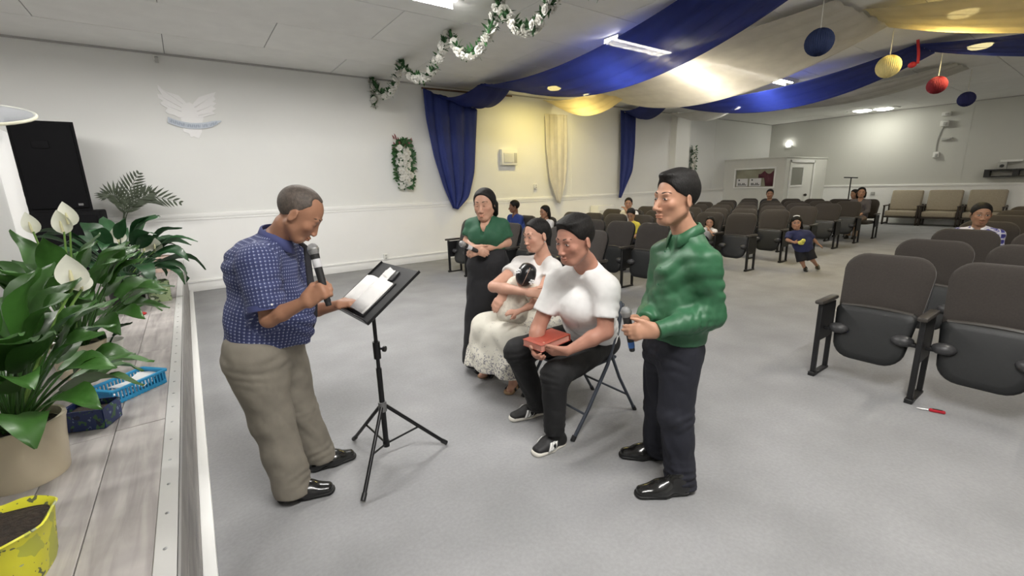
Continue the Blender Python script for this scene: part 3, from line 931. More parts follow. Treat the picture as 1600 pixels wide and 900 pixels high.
b = MB(); b.bx(bx0+0.03, bx0+0.05, wy0, wy1, wz0, wz1); w = obj('window', b, mat('booth_window', (0.30, 0.29, 0.22), 0.15, noise=(1.5, 0.25)), t, smooth=False)
b = MB()
for (ya, yb, za, zb) in ((wy0-0.05, wy1+0.05, wz0-0.05, wz0), (wy0-0.05, wy1+0.05, wz1, wz1+0.05), (wy0-0.05, wy0, wz0, wz1), (wy1, wy1+0.05, wz0, wz1)):
    b.bx(bx0-0.025, bx0, ya, yb, za, zb, 0.004, 1)
obj('window_frame', b, m_trim, w)
# maroon cloth behind the pane, right half
b = MB(); P = [[(bx0+0.022-0.006*math.sin(i*1.3), wy0+0.03+0.50*i/10, z) for z in (wz0+0.02+(0.28 if i > 5 else 0), wz1-0.05-0.12*abs(math.sin(i*0.5)))] for i in range(11)]
b.grid(P); obj('maroon_cloth', b, mat('maroon', (0.10, 0.025, 0.04), 0.8), w, solid=0.004)
for k, yc in enumerate((wy0+0.62, wy0+1.08)):
    b = MB(); b.bx(bx0-0.006, bx0+0.028, yc-0.20, yc+0.20, wz0+0.02, wz0+0.29)
    pz = obj('paper_sheet', b, mat('paper', (0.72, 0.71, 0.72), 0.7), w, smooth=False)
    b = MB(); b.bx(bx0-0.010, bx0-0.005, yc+0.08, yc+0.13, wz0+0.21, wz0+0.26)
    for q in range(6):
        b.bx(bx0-0.010, bx0-0.005, yc-0.15+q*0.05, yc-0.12+q*0.05, wz0+0.05, wz0+0.09+0.05*abs(math.sin(q*2.1)))
    obj('print', b, mat('ink', (0.03, 0.03, 0.03), 0.7), w, smooth=False)
b = MB(); b.bx(dx0, dx1, by0+0.02, by0+0.06, 0, 2.12); door = obj('door', b, mat('door_white', (0.78, 0.78, 0.74), 0.45), t, smooth=False)
b = MB()
for (xa, xb_, za, zb) in ((dx0-0.08, dx0, 0, 2.2), (dx1, dx1+0.08, 0, 2.2), (dx0-0.08, dx1+0.08, 2.12, 2.2)): b.bx(xa, xb_, by0-0.03, by0, za, zb, 0.004, 1)
obj('door_frame', b, m_trim, t)
gx0, gx1, gz0, gz1 = dx0+0.12, dx0+1.0, 1.36, 1.95
b = MB(); b.bx(gx0, gx1, by0+0.01, by0+0.02, gz0, gz1); obj('pane', b, mat('door_pane', (0.22, 0.22, 0.19), 0.12), door, smooth=False)
b = MB()
for (xa, xb_, za, zb) in ((gx0-0.05, gx1+0.05, gz0-0.06, gz0), (gx0-0.05, gx1+0.05, gz1, gz1+0.06), (gx0-0.05, gx0, gz0, gz1), (gx1, gx1+0.05, gz0, gz1)): b.bx(xa, xb_, by0-0.005, by0+0.02, za, zb, 0.004, 1)
obj('pane_frame', b, m_trim, door)
b = MB(); b.sphere((dx1-0.50, by0-0.04, 1.0), 0.05, 2); b.tube([(dx1-0.50, by0-0.04, 1.0), (dx1-0.50, by0+0.02, 1.0)], 0.02, 8); obj('knob', b, mat('knob_dark', (0.05, 0.045, 0.04), 0.35, 0.7), door)

# ================================================================== THINGS ON THE FAR WALL
def bw(px, py): return hit(px, py, 0, XB)
def backbox(name, label, cat, px, py, sy, sz, d, m, dark=False):
    c = bw(px, py)
    t = thing(name, label, cat, tuple(c))
    b = MB(); b.bx(XB-d, XB, c[1]-sy/2, c[1]+sy/2, c[2]-sz/2, c[2]+sz/2, min(sy, sz, d)*0.2); obj('case', b, m, t)
    b = MB(); b.bx(XB-d-0.03, XB-d, c[1]-sy*0.30, c[1]+sy*0.10, c[2]-sz*0.35, c[2]+sz*0.2, 0.008); obj('front', b, m_grey, t)
    return c
backbox('wall_sensor', 'uppermost pale sensor box on the far wall', 'sensor', 1480, 178, 0.22, 0.12, 0.10, m_plas)
ca = backbox('wall_horn', 'round pale horn below the upper sensor on the far wall', 'sensor', 1477, 193, 0.20, 0.18, 0.12, m_plas)
cb = backbox('wall_socket', 'pale socket at the lower end of the far wall cable', 'socket', 1463, 242, 0.14, 0.18, 0.08, m_plas)
backbox('wall_bracket', 'thin grey bracket beside the cable on the far wall', 'bracket', 1480, 217, 0.26, 0.08, 0.06, m_grey)
b = MB(); b.tube([(XB-0.02, ca[1]+0.02+(cb[1]-ca[1])*u+0.05*math.sin(3.14*u), ca[2]-0.08+(cb[2]+0.1-ca[2]+0.08)*u) for u in np.linspace(0, 1, 12)], 0.012, 6)
tag(obj('wall_cable', b, m_grey), 'thin grey cable hanging between two boxes on the far wall', 'cable')
c = bw(1364, 302)
t = thing('wall_socket', 'small socket on the white part of the far wall left of the lounge chairs', 'socket', tuple(c))
b = MB(); b.bx(XB-0.04, XB-0.012, c[1]-0.06, c[1]+0.06, c[2]-0.05, c[2]+0.05, 0.005); obj('plate', b, m_grey, t)
# black wall shelf
c = bw(1541, 265); c2 = bw(1541, 277)
t = thing('wall_shelf', 'black bracketed wall shelf on the far wall above the right hand seats', 'shelf', (XB, c[1]-0.8, c2[2]))
b = MB(); b.bx(XB-0.28, XB, c[1]-1.9, c[1], c[2]-0.04, c[2], 0.005, 1); obj('board', b, m_blk, t)
b = MB(); b.bx(XB-0.28, XB, c[1]-1.9, c[1], c2[2], c2[2]+0.035, 0.005, 1); obj('board', b, m_blk, t)
for k in range(4):
    b = MB(); y = c[1]-0.05-k*0.58; b.bx(XB-0.27, XB, y-0.07, y+0.05, c2[2]+0.035, c[2]-0.04); obj('bracket', b, m_blk, t, smooth=False)
c = bw(1572, 255)
t = thing('projector', 'small pale projector with papers on the black wall shelf', 'projector', (XB-0.14, c[1], bw(1541, 265)[2]))
zs = bw(1541, 265)[2]
b = MB(); b.bx(XB-0.24, XB-0.06, c[1]-0.05, c[1]+0.13, zs, zs+0.20, 0.01); obj('body', b, m_grey, t)
b = MB(); b.bx(XB-0.20, XB-0.04, c[1]-0.35, c[1]+0.10, zs+0.20, zs+0.26, 0.004, 1); obj('papers', b, m_plas, t)
b = MB(); b.lathe([(0.045, 0), (0.045, 0.03)], (XB-0.24, c[1]+0.04, zs+0.09), 12, frame((-1, 0, 0))); obj('lens', b, m_blk, t)
# microphone stand behind the rear seats
c = hit(1330, 278, 0, 17.6)
t = thing('boom_stand', 'thin dark floor stand with a crossbar behind the rear seats', 'stand', (c[0], c[1], 0))
b = MB(); b.tube([(c[0], c[1], 0.03), (c[0], c[1], c[2])], 0.018, 8); obj('pole', b, m_frame, t)
b = MB(); b.tube([(c[0], c[1]-0.18, c[2]), (c[0], c[1]+0.2, c[2]+0.02)], 0.018, 8); obj('crossbar', b, m_frame, t)
b = MB(); b.lathe([(0.16, 0), (0.15, 0.02), (0.03, 0.04)], (c[0], c[1], 0), 20); obj('base', b, m_frame, t)

# ================================================================== SPEAKERS ON THE STAGE
m_spk = mat('speaker_black', (0.005, 0.005, 0.006), 0.8, spec=0.15)
m_grl = mat('speaker_grille', (0.006, 0.006, 0.007), 0.85, spec=0.12)
x0, x1 = -1.64, -1.02
t = thing('bass_speaker', 'wide black bass speaker on the stage under the tall one', 'speaker', ((x0+x1)/2, 8.3, STZ))
b = MB(); b.bx(x0-0.02, x1+0.05, 8.22, 8.85, STZ, 1.43, 0.02); obj('cabinet', b, m_spk, t)
b = MB(); b.bx(x0+0.02, x1+0.01, 8.20, 8.23, STZ+0.06, 1.37, 0.01); obj('grille', b, m_grl, t)
for s in (x0-0.02, x1+0.05):
    b = MB(); b.bx(s-0.008, s+0.008, 8.42, 8.62, 1.0, 1.12, 0.006); obj('handle', b, m_spk, t)
t = thing('tall_speaker', 'tall black loudspeaker with cut corners standing on the bass speaker', 'speaker', ((x0+x1)/2, 8.3, 1.43))
def trap(b, ya, yb, z0, z1, xa, xb, cut):
    out = [(xa, ya+cut*0.0, z0), (xb, ya, z0), (xb-cut, yb, z0), (xa+cut, yb, z0)]
    b.prism([(p[0], p[1], z0) for p in out], (0, 0, z1-z0))
b = MB(); trap(b, 8.24, 8.72, 1.43, 2.56, x0, x1-0.01, 0.13); obj('cabinet', b, m_spk, t, smooth=False)
b = MB(); b.bx(x0+0.03, x1-0.04, 8.215, 8.245, 1.47, 2.53, 0.012); g = obj('grille', b, m_grl, t)
b = MB(); b.bx(x1-0.14, x1-0.09, 8.208, 8.217, 1.50, 1.53, 0.002, 1); obj('badge', b, mat('badge', (0.2, 0.2, 0.2), 0.4, 0.5), t)
b = MB(); b.bx(x0+0.18, x0+0.34, 8.205, 8.22, 2.22, 2.32, 0.01); obj('handle', b, m_spk, g)
b = MB(); b.tube([(x0-0.05, 8.6, 2.0), (x0-0.07, 8.5, 1.8), (x0-0.03, 8.45, 1.6), (x0-0.06, 8.4, 1.45), (x0-0.06, 8.45, 1.0), (x0-0.1, 8.45, STZ+0.01)], 0.008, 6)
tag(obj('speaker_cable', b, m_frame), 'thin black cable hanging beside the tall speaker', 'cable')

# ================================================================== WHITE LECTERN WITH CLEAR TOP AT THE LEFT EDGE
lc = hit(20, 260, 1, 4.2)
lx1 = hit(22, 300, 1, 4.2)[0]
lt = hit(30, 190, 1, 4.2)[2]
t = thing('lectern', 'white lectern with a clear rounded top at the left edge', 'lectern', (lx1-0.3, 4.4, STZ))
b = MB(); b.bx(lx1-0.66, lx1-0.035, 4.2, 4.6, STZ+0.05, lt-0.02, 0.02); obj('column', b, mat('lectern_white', (0.82, 0.82, 0.82), 0.35), t)
b = MB(); b.bx(lx1-0.68, lx1+0.05, 4.15, 4.65, STZ, STZ+0.05, 0.01); obj('foot', b, MATS['lectern_white'], t)
m_acry = mat('clear_acrylic', (0.80, 0.83, 0.88), 0.06, transmission=0.85, ior=1.2)
rot = Matrix.Rotation(math.radians(20), 4, 'X')
def ellipse_pts(rx, ry, n=40): return [Vector((rx*math.cos(2*math.pi*k/n), ry*math.sin(2*math.pi*k/n), 0)) for k in range(n)]
ctr = Vector((lx1-0.24, 4.36, lt+0.05))
el = [rot @ p + ctr for p in ellipse_pts(0.40, 0.30)]
b = MB(); b.prism(el, (0, 0, 0.012)); obj('top_panel', b, m_acry, t, smooth=False)
b = MB(); b.tube(el+[el[0], el[1]], 0.010, 8, False); obj('top_rim', b, mat('rim_cream', (0.78, 0.76, 0.60), 0.3), t)
b = MB(); b.box((lx1-0.3, 4.4, lt+0.005), (0.4, 0.2, 0.05), None, 0.01); obj('bracket', b, MATS['lectern_white'], t)
# ================================================================== PLANTS ON THE STAGE
def leaf_mat(name, c, rough=0.42):
    return mat(name, c, rough, noise=(9, 0.18), trans=0.18, rand=0.30, coat=0.08, bump=(40, 0.15, 0.003))
m_leafA = leaf_mat('lily_leaf_mid', (0.040, 0.120, 0.020))
m_leafB = leaf_mat('lily_leaf_dark', (0.016, 0.060, 0.020))
m_spathe = mat('lily_white', (0.80, 0.80, 0.70), 0.5, trans=0.3)
m_stalk = mat('lily_stalk', (0.16, 0.28, 0.06), 0.45)
m_soil = mat('soil', (0.022, 0.014, 0.009), 0.95, noise=(60, 0.5), bump=(80, 1.0, 0.01))
def leaf(parent, base, az, elev, lp, lb, wb, droop, m, name='leaf', fold=0.25, roll=0.0):
    """petiole from base and an arching pointed blade as one leaf"""
    h = np.array([math.cos(az), math.sin(az), 0.0])
    n1, n2 = 6, 9
    pts = []
    p = np.array(base, float); e = elev
    for i in range(n1):
        pts.append(p.copy()); p = p+(h*math.cos(e)+UZ*math.sin(e))*lp/n1
        e -= droop*0.25/n1
    b = MB(); b.tube([tuple(q) for q in pts+[p]], [0.0055]*(n1)+[0.003], 5)
    side = np.array([-math.sin(az), math.cos(az), 0.0])
    P = []
    q = p.copy()
    for i in range(n2+1):
        t = i/n2
        d = h*math.cos(e)+UZ*math.sin(e); nrm = np.cross(side, d); nrm = nrm if nrm[2] > 0 else -nrm
        w = wb*(math.sin(math.pi*min(1, (t*0.93+0.05)**0.72)))**0.9*(1-0.25*t)
        s2 = side*math.cos(roll)+nrm*math.sin(roll)
        P.append([q+s2*w*v+nrm*(fold*w*abs(v)+0.012*math.sin(9*t+3*v)*(abs(v)))-nrm*0.0 for v in (-1, -0.5, 0, 0.5, 1)])
        q = q+d*lb/n2; e -= droop*(0.5+t)/n2
    b.grid(P)
    return obj(name, b, m, parent, angle=80)
def spathe(parent, base, tip, r, face, m=None):
    base, tip = np.array(base, float), np.array(tip, float)
    mid = (base+tip)/2+np.array([0, 0, 0.06])
    ts = np.linspace(0, 1, 10)
    pts = [(1-t)**2*base+2*t*(1-t)*mid+t*t*tip for t in ts]
    b = MB(); b.tube(pts, [0.005]*10, 6); st = obj('flower_stalk', b, m_stalk, parent)
    up = unit(pts[-1]-pts[-2]+np.array([0, 0, 0.4])); f = unit(face); s = unit(np.cross(up, f)); f = np.cross(s, up)
    P = []
    for i in range(10):
        t = i/9
        w = r*0.82*math.sin(math.pi*min(1, t**0.75*0.97+0.03))**0.9
        P.append([tip+up*(t*r*2.0-0.2*r)+s*w*v-f*(r*0.22*math.sin(math.pi*t)*(1-v*v))+f*0.25*r*t*t for v in (-1, -.6, -.2, .2, .6, 1)])
    b = MB(); b.grid(P); o = obj('spathe', b, m_spathe, parent, angle=80)
    b = MB(); b.tube([tip+f*0.1*r, tip+up*r*0.55+f*0.15*r, tip+up*r*0.9+f*0.15*r], [0.006*r/0.06, 0.006*r/0.06, 0.003*r/0.06], 8)
    obj('spadix', b, mat('spadix', (0.72, 0.68, 0.42), 0.7, bump=(300, 0.6, 0.002)), o)
def pot(parent, c, r0, r1, h, m, soil=True, lip=0.012):
    b = MB(); b.lathe([(r0*0.96, 0), (r0, 0.01), (r0*0.4+r1*0.6, h*0.6), (r1, h-0.025), (r1+lip*0.4, h-0.012), (r1+lip*0.3, h), (r1-0.008, h), (r1-0.014, h-0.03), (0.02, h-0.035)], c, 32)
    obj('pot', b, m, parent, angle=50)
    if soil:
        b = MB(); b.lathe([(r1-0.016, h-0.045), (r1-0.018, h-0.03), (0.01, h-0.022)], c, 24); obj('soil', b, m_soil, parent)
m_potc = mat('pot_cream', (0.56, 0.49, 0.36), 0.4, noise=(6, 0.04))
m_potk = mat('pot_black', (0.012, 0.011, 0.012), 0.4)
def lily(label, c, pr, ph, n, hgt, reach, m_leaf, m_pot, seed, lb=(0.18, 0.28), wb=(0.035, 0.055)):
    rnd = random.Random(seed)
    t = thing('peace_lily', label, 'plant', c, 'peace lilies on the stage')
    pot(t, c, pr*0.85, pr, ph, m_pot)
    top = np.array([c[0], c[1], c[2]+ph-0.03])
    for k in range(n):
        u = (k+0.5)/n
        az = k*2.39996+rnd.uniform(-.3, .3)
        elev = math.radians(84-44*u**0.9+rnd.uniform(-7, 7))
        L = hgt*(0.95-0.40*u)+rnd.uniform(-.04, .04)
        leaf(t, top+np.array([math.cos(az), math.sin(az), 0])*pr*0.35*rnd.random(), az, elev, L*0.62, rnd.uniform(*lb), rnd.uniform(*wb),
             (0.9+1.1*u)*reach+rnd.uniform(-.2, .3), m_leaf, fold=rnd.uniform(.12, .35), roll=rnd.uniform(-.5, .5))
    return t, top
pc1 = (-0.655, 2.335, STZ)
t1, top1 = lily('peace lily in a cream pot, nearest plant at the left edge', pc1, 0.140, 0.235, 54, 0.62, 0.75, m_leafA, m_potc, 3, (0.22, 0.30), (0.058, 0.082))
spathe(t1, top1, hit(116, 446, 1, 2.42), 0.070, V(0.3, -1, 0.5))
spathe(t1, top1, hit(128, 452, 1, 2.45), 0.045, V(0.8, -0.6, 0.3))
pc2 = tuple(fl(133, 583, STZ))
t2, top2 = lily('peace lily with upright white flowers, second plant from the left edge', pc2, 0.13, 0.20, 54, 0.80, 0.8, m_leafA, m_potc, 8, (0.22, 0.32), (0.055, 0.080))
for (px, py, r) in ((52, 362, 0.062), (100, 362, 0.070), (109, 350, 0.072), (58, 470, 0.05)):
    spathe(t2, top2, hit(px, py, 1, pc2[1]), r, V(0.1, -1, 0.2))
pc3 = tuple(fl(203, 476, STZ))
t3, top3 = lily('dark leaved peace lily in a black pot, farthest of the three', pc3, 0.15, 0.24, 46, 0.78, 1.25, m_leafB, m_potk, 21, (0.30, 0.44), (0.065, 0.095))
for (px, py, r) in ((186, 378, 0.085), (226, 392, 0.08), (243, 392, 0.08)):
    spathe(t3, top3, hit(px, py, 1, pc3[1]), r, V(0.4, -1, 0.3))
b = MB(); c = fl(218, 492, STZ); b.lathe([(0.05, 0), (0.055, 0.01), (0.04, 0.018)], tuple(c), 16)
tag(obj('red_saucer', b, mat('red_plastic', (0.35, 0.02, 0.02), 0.4)), 'small red saucer beside the black pot', 'saucer')

# pale pot with flowers at the far end of the stage
c = tuple(fl(254, 424, STZ))
t = thing('flower_pot', 'small pink-beige pot with white flowers at the far end of the stage', 'flower pot', c)
pot(t, c, 0.10, 0.13, 0.22, mat('pot_pink', (0.62, 0.47, 0.40), 0.5))
for k in range(9):
    a = k*2.4; put_blossom(t, np.array(c)+np.array([0.09*math.cos(a)-0.06, 0.09*math.sin(a), 0.30+0.05*(k % 3)]), 0.075, (math.cos(a), math.sin(a), 0.8))
b = MB()
for k in range(9):
    a = k*2.4; b.tube([tuple(np.array(c)+np.array([0, 0, 0.18])), tuple(np.array(c)+np.array([0.09*math.cos(a)-0.06, 0.09*math.sin(a), 0.29+0.05*(k % 3)]))], 0.005, 5)
obj('stems', b, m_gleaf, t)

# white gift pot / paper sleeve beside the second plant
c = fl(176, 572, STZ)
t = thing('paper_sleeve', 'white paper wrapped pot beside the second lily', 'flower pot', tuple(c))
b = MB(); n = 20
prof = [(0.055, 0.0), (0.062, 0.06), (0.075, 0.14), (0.085, 0.17), (0.075, 0.165), (0.05, 0.12)]
b.lathe(prof, tuple(c), n); obj('sleeve', b, mat('paper_white', (0.75, 0.74, 0.70), 0.6, noise=(14, 0.08)), t)
for k in range(3):
    leaf(t, (c[0], c[1], c[2]+0.12), k*2.1+0.4, 1.2, 0.08, 0.13, 0.025, 1.2, m_leafB)

# yellow patterned pot at the lower left corner
def blotch(name, base, spots, scale, thr=0.56, rough=0.45):
    m = mat(name, base, rough)
    N, L, B = nodes_of(m)
    tc = N.new('ShaderNodeTexCoord')
    prev = None
    for i, (col, sc, th) in enumerate(spots):
        n = N.new('ShaderNodeTexNoise'); n.inputs['Scale'].default_value = sc; n.inputs['Detail'].default_value = 2; n.noise_dimensions = '4D'; n.inputs['W'].default_value = i*3.7
        L.new(tc.outputs['Object'], n.inputs['Vector'])
        st = N.new('ShaderNodeMath'); st.operation = 'GREATER_THAN'; st.inputs[1].default_value = th
        L.new(n.outputs['Fac'], st.inputs[0])
        mx = N.new('ShaderNodeMix'); mx.data_type = 'RGBA'
        L.new(st.outputs[0], mx.inputs['Factor'])
        if prev: L.new(prev, mx.inputs[6])
        else: mx.inputs[6].default_value = (*base, 1)
        mx.inputs[7].default_value = (*col, 1)
        prev = mx.outputs[2]
    L.new(prev, B.inputs['Base Color'])
    return m
m_yelpot = blotch('yellow_floral', (0.60, 0.58, 0.03), [((0.10, 0.11, 0.05), 38, 0.62), ((0.30, 0.33, 0.20), 30, 0.64), ((0.55, 0.22, 0.08), 17, 0.72), ((0.40, 0.42, 0.05), 12, 0.60)], 20)
c = np.array([-0.575, 1.70, STZ])
t = thing('yellow_pot', 'bright yellow floral pot of bare soil in the lower left corner', 'flower pot', tuple(c))
def sqring(b, r, z, wav=0.0, n=48, ex=3.4):
    out = []
    for k in range(n):
        a = 2*math.pi*k/n+0.30
        rr = r/(abs(math.cos(a))**ex+abs(math.sin(a))**ex)**(1/ex)
        out.append(b.bm.verts.new((c[0]+rr*math.cos(a-0.15), c[1]+rr*math.sin(a-0.15), c[2]+z+wav*math.sin(6*a))))
    return out
b = MB()
rg = [sqring(b, r, z, w) for r, z, w in ((0.092, 0, 0), (0.098, 0.02, 0), (0.108, 0.11, 0), (0.114, 0.155, 0.003), (0.122, 0.168, 0.005), (0.118, 0.172, 0.005), (0.108, 0.160, 0.003), (0.098, 0.13, 0))]
for i in range(len(rg)-1):
    for k in range(48): b.bm.faces.new((rg[i][k], rg[i][(k+1) % 48], rg[i+1][(k+1) % 48], rg[i+1][k]))
b.bm.faces.new(rg[0])
obj('pot', b, m_yelpot, t, angle=50)
b = MB(); rg = [sqring(b, r, z) for r, z in ((0.096, 0.10), (0.104, 0.150), (0.05, 0.156), (0.01, 0.153))]
for i in range(3):
    for k in range(48): b.bm.faces.new((rg[i][k], rg[i][(k+1) % 48], rg[i+1][(k+1) % 48], rg[i+1][k]))
b.bm.faces.new(rg[-1]); b.bm.faces.new(rg[0])
obj('soil', b, m_soil, t)

# navy patterned box and green patterned box
m_navy = blotch('navy_floral', (0.018, 0.035, 0.13), [((0.05, 0.13, 0.05), 30, 0.60), ((0.18, 0.24, 0.36), 42, 0.64), ((0.01, 0.015, 0.05), 22, 0.62)], 20)
m_grnbox = blotch('green_leaf_print', (0.30, 0.38, 0.20), [((0.06, 0.09, 0.04), 22, 0.54), ((0.62, 0.66, 0.55), 18, 0.60)], 20)
def open_box(name, label, cat, c, sx, sy, h, rz, m, flare=1.1, inner=None):
    t = thing(name, label, cat, tuple(c))
    b = MB()
    R = Matrix.Rotation(rz, 4, 'Z')
    def ring(f, z): return [b.bm.verts.new(R @ Vector((s1*sx/2*f, s2*sy/2*f, z))+Vector(c)) for s1, s2 in ((-1, -1), (1, -1), (1, 1), (-1, 1))]
    rs = [ring(1, 0), ring(flare, h), ring(flare-0.08, h), ring(0.93, 0.012)]
    for i in range(3):
        for k in range(4): b.bm.faces.new((rs[i][k], rs[i][(k+1) % 4], rs[i+1][(k+1) % 4], rs[i+1][k]))
    b.bm.faces.new(rs[0]); b.bm.faces.new(rs[-1])
    bmesh.ops.bevel(b.bm, geom=b.bm.edges[:], offset=0.004, segments=2, affect='EDGES')
    obj('box', b, m, t)
    if inner:
        b = MB(); b.box(Vector(c)+Vector((0, 0, h*0.6)), (sx*0.9, sy*0.9, h*0.3), R, 0.006); obj('contents', b, inner, t)
    return t
open_box('printed_box', 'navy blue floral printed box between the near lily and basket', 'box', fl(146, 663, STZ), 0.175, 0.13, 0.10, YAW-1.35, m_navy, 1.06, m_soil)
open_box('printed_box', 'green and white leaf printed box at the far end of stage', 'box', fl(251, 470, STZ), 0.17, 0.15, 0.21, 0.2, m_grnbox, 1.05, m_plas)
# blue basket
m_bask = mat('basket_blue', (0.04, 0.36, 0.66), 0.35, trans=0.25)
c = np.array(fl(204, 613, STZ))
t = thing('plastic_basket', 'light blue slotted plastic basket holding white papers', 'basket', tuple(c))
ax = unit(fl(245, 598, STZ)-fl(178, 628, STZ)); ay = np.cross(UZ, ax)
R = basis(ax, ay, UZ)
sx, sy, h = 0.29, 0.17, 0.075
def bp(u, v, z): return Vector(c)+Vector(ax*u+ay*v+UZ*z)
b = MB(); b.box(bp(0, 0, 0.004), (sx*0.92, sy*0.92, 0.008), R); obj('base', b, m_bask, t)
b = MB()
for (u, v, lx, ly) in ((0, sy/2, sx, 0.012), (0, -sy/2, sx, 0.012), (sx/2, 0, 0.012, sy), (-sx/2, 0, 0.012, sy)):
    b.box(bp(u, v, h), (lx+0.012, ly, 0.016), R, 0.003, 1)
    b.box(bp(u*0.95, v*0.95, 0.012), (lx*0.95, ly*0.8, 0.02), R, 0.002, 1)
obj('rim', b, m_bask, t)
for s in (-1, 1):
    b = MB(); b.box(bp(s*sx/2*0.97, 0, h*0.5), (0.006, sy*0.95, h), R); obj('end_wall', b, m_bask, t, smooth=False)
bs = None
for s in (-1, 1):
    for k in range(15):
        u = -sx/2+0.02+k*(sx-0.04)/14
        b = MB(); b.box(bp(u, s*sy/2*0.975, h*0.5), (0.008, 0.006, h), R); obj('slat', b, m_bask, t, smooth=False)
for k in range(4):
    b = MB(); b.box(bp(-0.03+0.03*k, 0.01*(-1)**k, 0.022+0.010*k), (0.17, 0.12, 0.004), R @ Matrix.Rotation(0.25*(k-1.5), 4, 'Z') @ Matrix.Rotation(0.12*(-1)**k, 4, 'Y'))
    tag(obj('paper_slip', b, mat('paper_bright', (0.80, 0.80, 0.80), 0.6), None, smooth=False), ['white slip of paper lowest in the blue basket', 'white paper slip second from below in the blue basket', 'white paper slip third from below in the blue basket', 'topmost white slip of paper in the blue basket'][k], 'paper', 'papers in the blue basket')

# slender palm near the speakers
c = np.array([hit(193, 365, 1, 8.62)[0], 8.62, STZ])
t = thing('potted_palm', 'slender feather palm beside the speakers at the wall', 'plant', tuple(c))
pot(t, tuple(c), 0.12, 0.15, 0.30, m_potk)
m_palm = leaf_mat('palm_leaf', (0.055, 0.075, 0.040), 0.5)
for (px, py, bx_, by_, side) in ((216, 272, 194, 330, 1), (280, 316, 205, 318, 1), (166, 305, 190, 322, -1), (238, 300, 200, 330, 1)):
    tip = hit(px, py, 1, 8.55); mid = hit(bx_, by_, 1, 8.6); base = c+UZ*0.28
    ts = np.linspace(0, 1, 22)
    # quadratic through base, mid(t=.5), tip
    ctl = 2*mid-0.5*(base+tip)
    curve = [(1-u)**2*base+2*u*(1-u)*ctl+u*u*tip for u in ts]
    b = MB(); b.tube(curve, list(np.linspace(0.011, 0.002, 22)), 6)
    for i in range(10, 22, 1):
        d = unit(curve[i]-curve[i-1]); s = unit(np.cross(d, (0, -1, 0.2)))
        for sg in (-1, 1):
            ln = 0.24*math.sin(math.pi*min(1, (i-7)/15*0.9+0.08))
            leaf_quads(b, curve[i], d*0.9+s*sg*0.8+np.array([0, random.uniform(-.2, .2), -0.1]), ln, 0.016, (0, -1, 0.1))
    obj('frond', b, m_palm, t, angle=80)

# ================================================================== MUSIC STAND, BOOK, MICROPHONES
m_stand = mat('stand_black', (0.010, 0.010, 0.011), 0.38, 0.3)
sb = np.array([0.75, 2.388, 0.0])
t = thing('music_stand', 'black tripod music stand with a slanted tray on the carpet', 'music stand', tuple(sb))
b = MB(); b.tube([tuple(sb+UZ*0.10), tuple(sb+UZ*0.60)], 0.016, 12); obj('lower_pole', b, m_stand, t)
b = MB(); b.tube([tuple(sb+UZ*0.55), tuple(sb+UZ*1.0)], 0.011, 12); obj('upper_pole', b, m_stand, t)
b = MB(); b.tube([tuple(sb+UZ*0.66), tuple(sb+UZ*0.76)], 0.021, 12); col_ = obj('collar', b, m_stand, t)
kd = RH*0.9-FH*0.2
b = MB(); b.tube([tuple(sb+UZ*0.72), tuple(sb+UZ*0.72+kd*0.045)], 0.007, 8); b.tube([tuple(sb+UZ*0.72+kd*0.045), tuple(sb+UZ*0.72+kd*0.06)], 0.017, 10); obj('knob', b, m_stand, col_)
b = MB(); b.tube([tuple(sb+UZ*0.33), tuple(sb+UZ*0.39)], 0.024, 12); obj('hub', b, mat('hub_grey', (0.2, 0.2, 0.2), 0.4, 0.5), t)
b = MB(); b.tube([tuple(sb+UZ*0.10), tuple(sb+UZ*0.135)], 0.020, 12); obj('foot_collar', b, m_stand, t)
for fx_, fy_ in ((-0.24, -0.28), (0.36, -0.07), (-0.10, 0.35)):
    d = np.array([fx_, fy_, 0])
    b = MB(); b.tube([tuple(sb+d*0.05+UZ*0.36), tuple(sb+d*0.97+UZ*0.022)], 0.011, 10); lg = obj('leg', b, m_stand, t)
    b = MB(); b.tube([tuple(sb+d*0.92+UZ*0.038), tuple(sb+d*1.0+UZ*0.014)], 0.014, 10); obj('rubber_foot', b, m_blk, lg)
    b = MB(); b.tube([tuple(sb+d*0.04+UZ*0.12), tuple(sb+d*0.55+UZ*0.175)], 0.006, 8); obj('strut', b, m_stand, t)
tc_ = np.array([0.781, 2.392, 1.052]); tl = np.array([0.0762, -0.9971, 0]); tt = np.array([0.8085, 0.0618, 0.5853]); tn = np.cross(tl, tt); tn = tn if tn[2] > 0 else -tn
RT = basis(tt, np.cross(tn, tt), tn)
def tp(u, v, w=0.0): return tc_+tt*u+tl*v+tn*w
b = MB(); b.box(tc_, (0.385, 0.47, 0.006), RT, 0.002, 1); tr = obj('tray', b, mat('tray_black', (0.022, 0.023, 0.025), 0.42), t)
b = MB(); b.box(tp(-0.19, 0, 0.02), (0.006, 0.47, 0.045), RT, 0.002, 1); obj('ledge', b, m_stand, tr)
for s in (-1, 1):
    b = MB(); b.box(tp(0, s*0.233, 0.006), (0.385, 0.005, 0.014), RT); obj('rim', b, m_stand, tr, smooth=False)
b = MB(); b.tube([tuple(sb+UZ*0.99), tuple(tp(0, 0, -0.008))], 0.012, 8); b.box(tp(0, 0, -0.014), (0.10, 0.06, 0.02), RT, 0.004, 1); obj('tilt_bracket', b, m_stand, t)
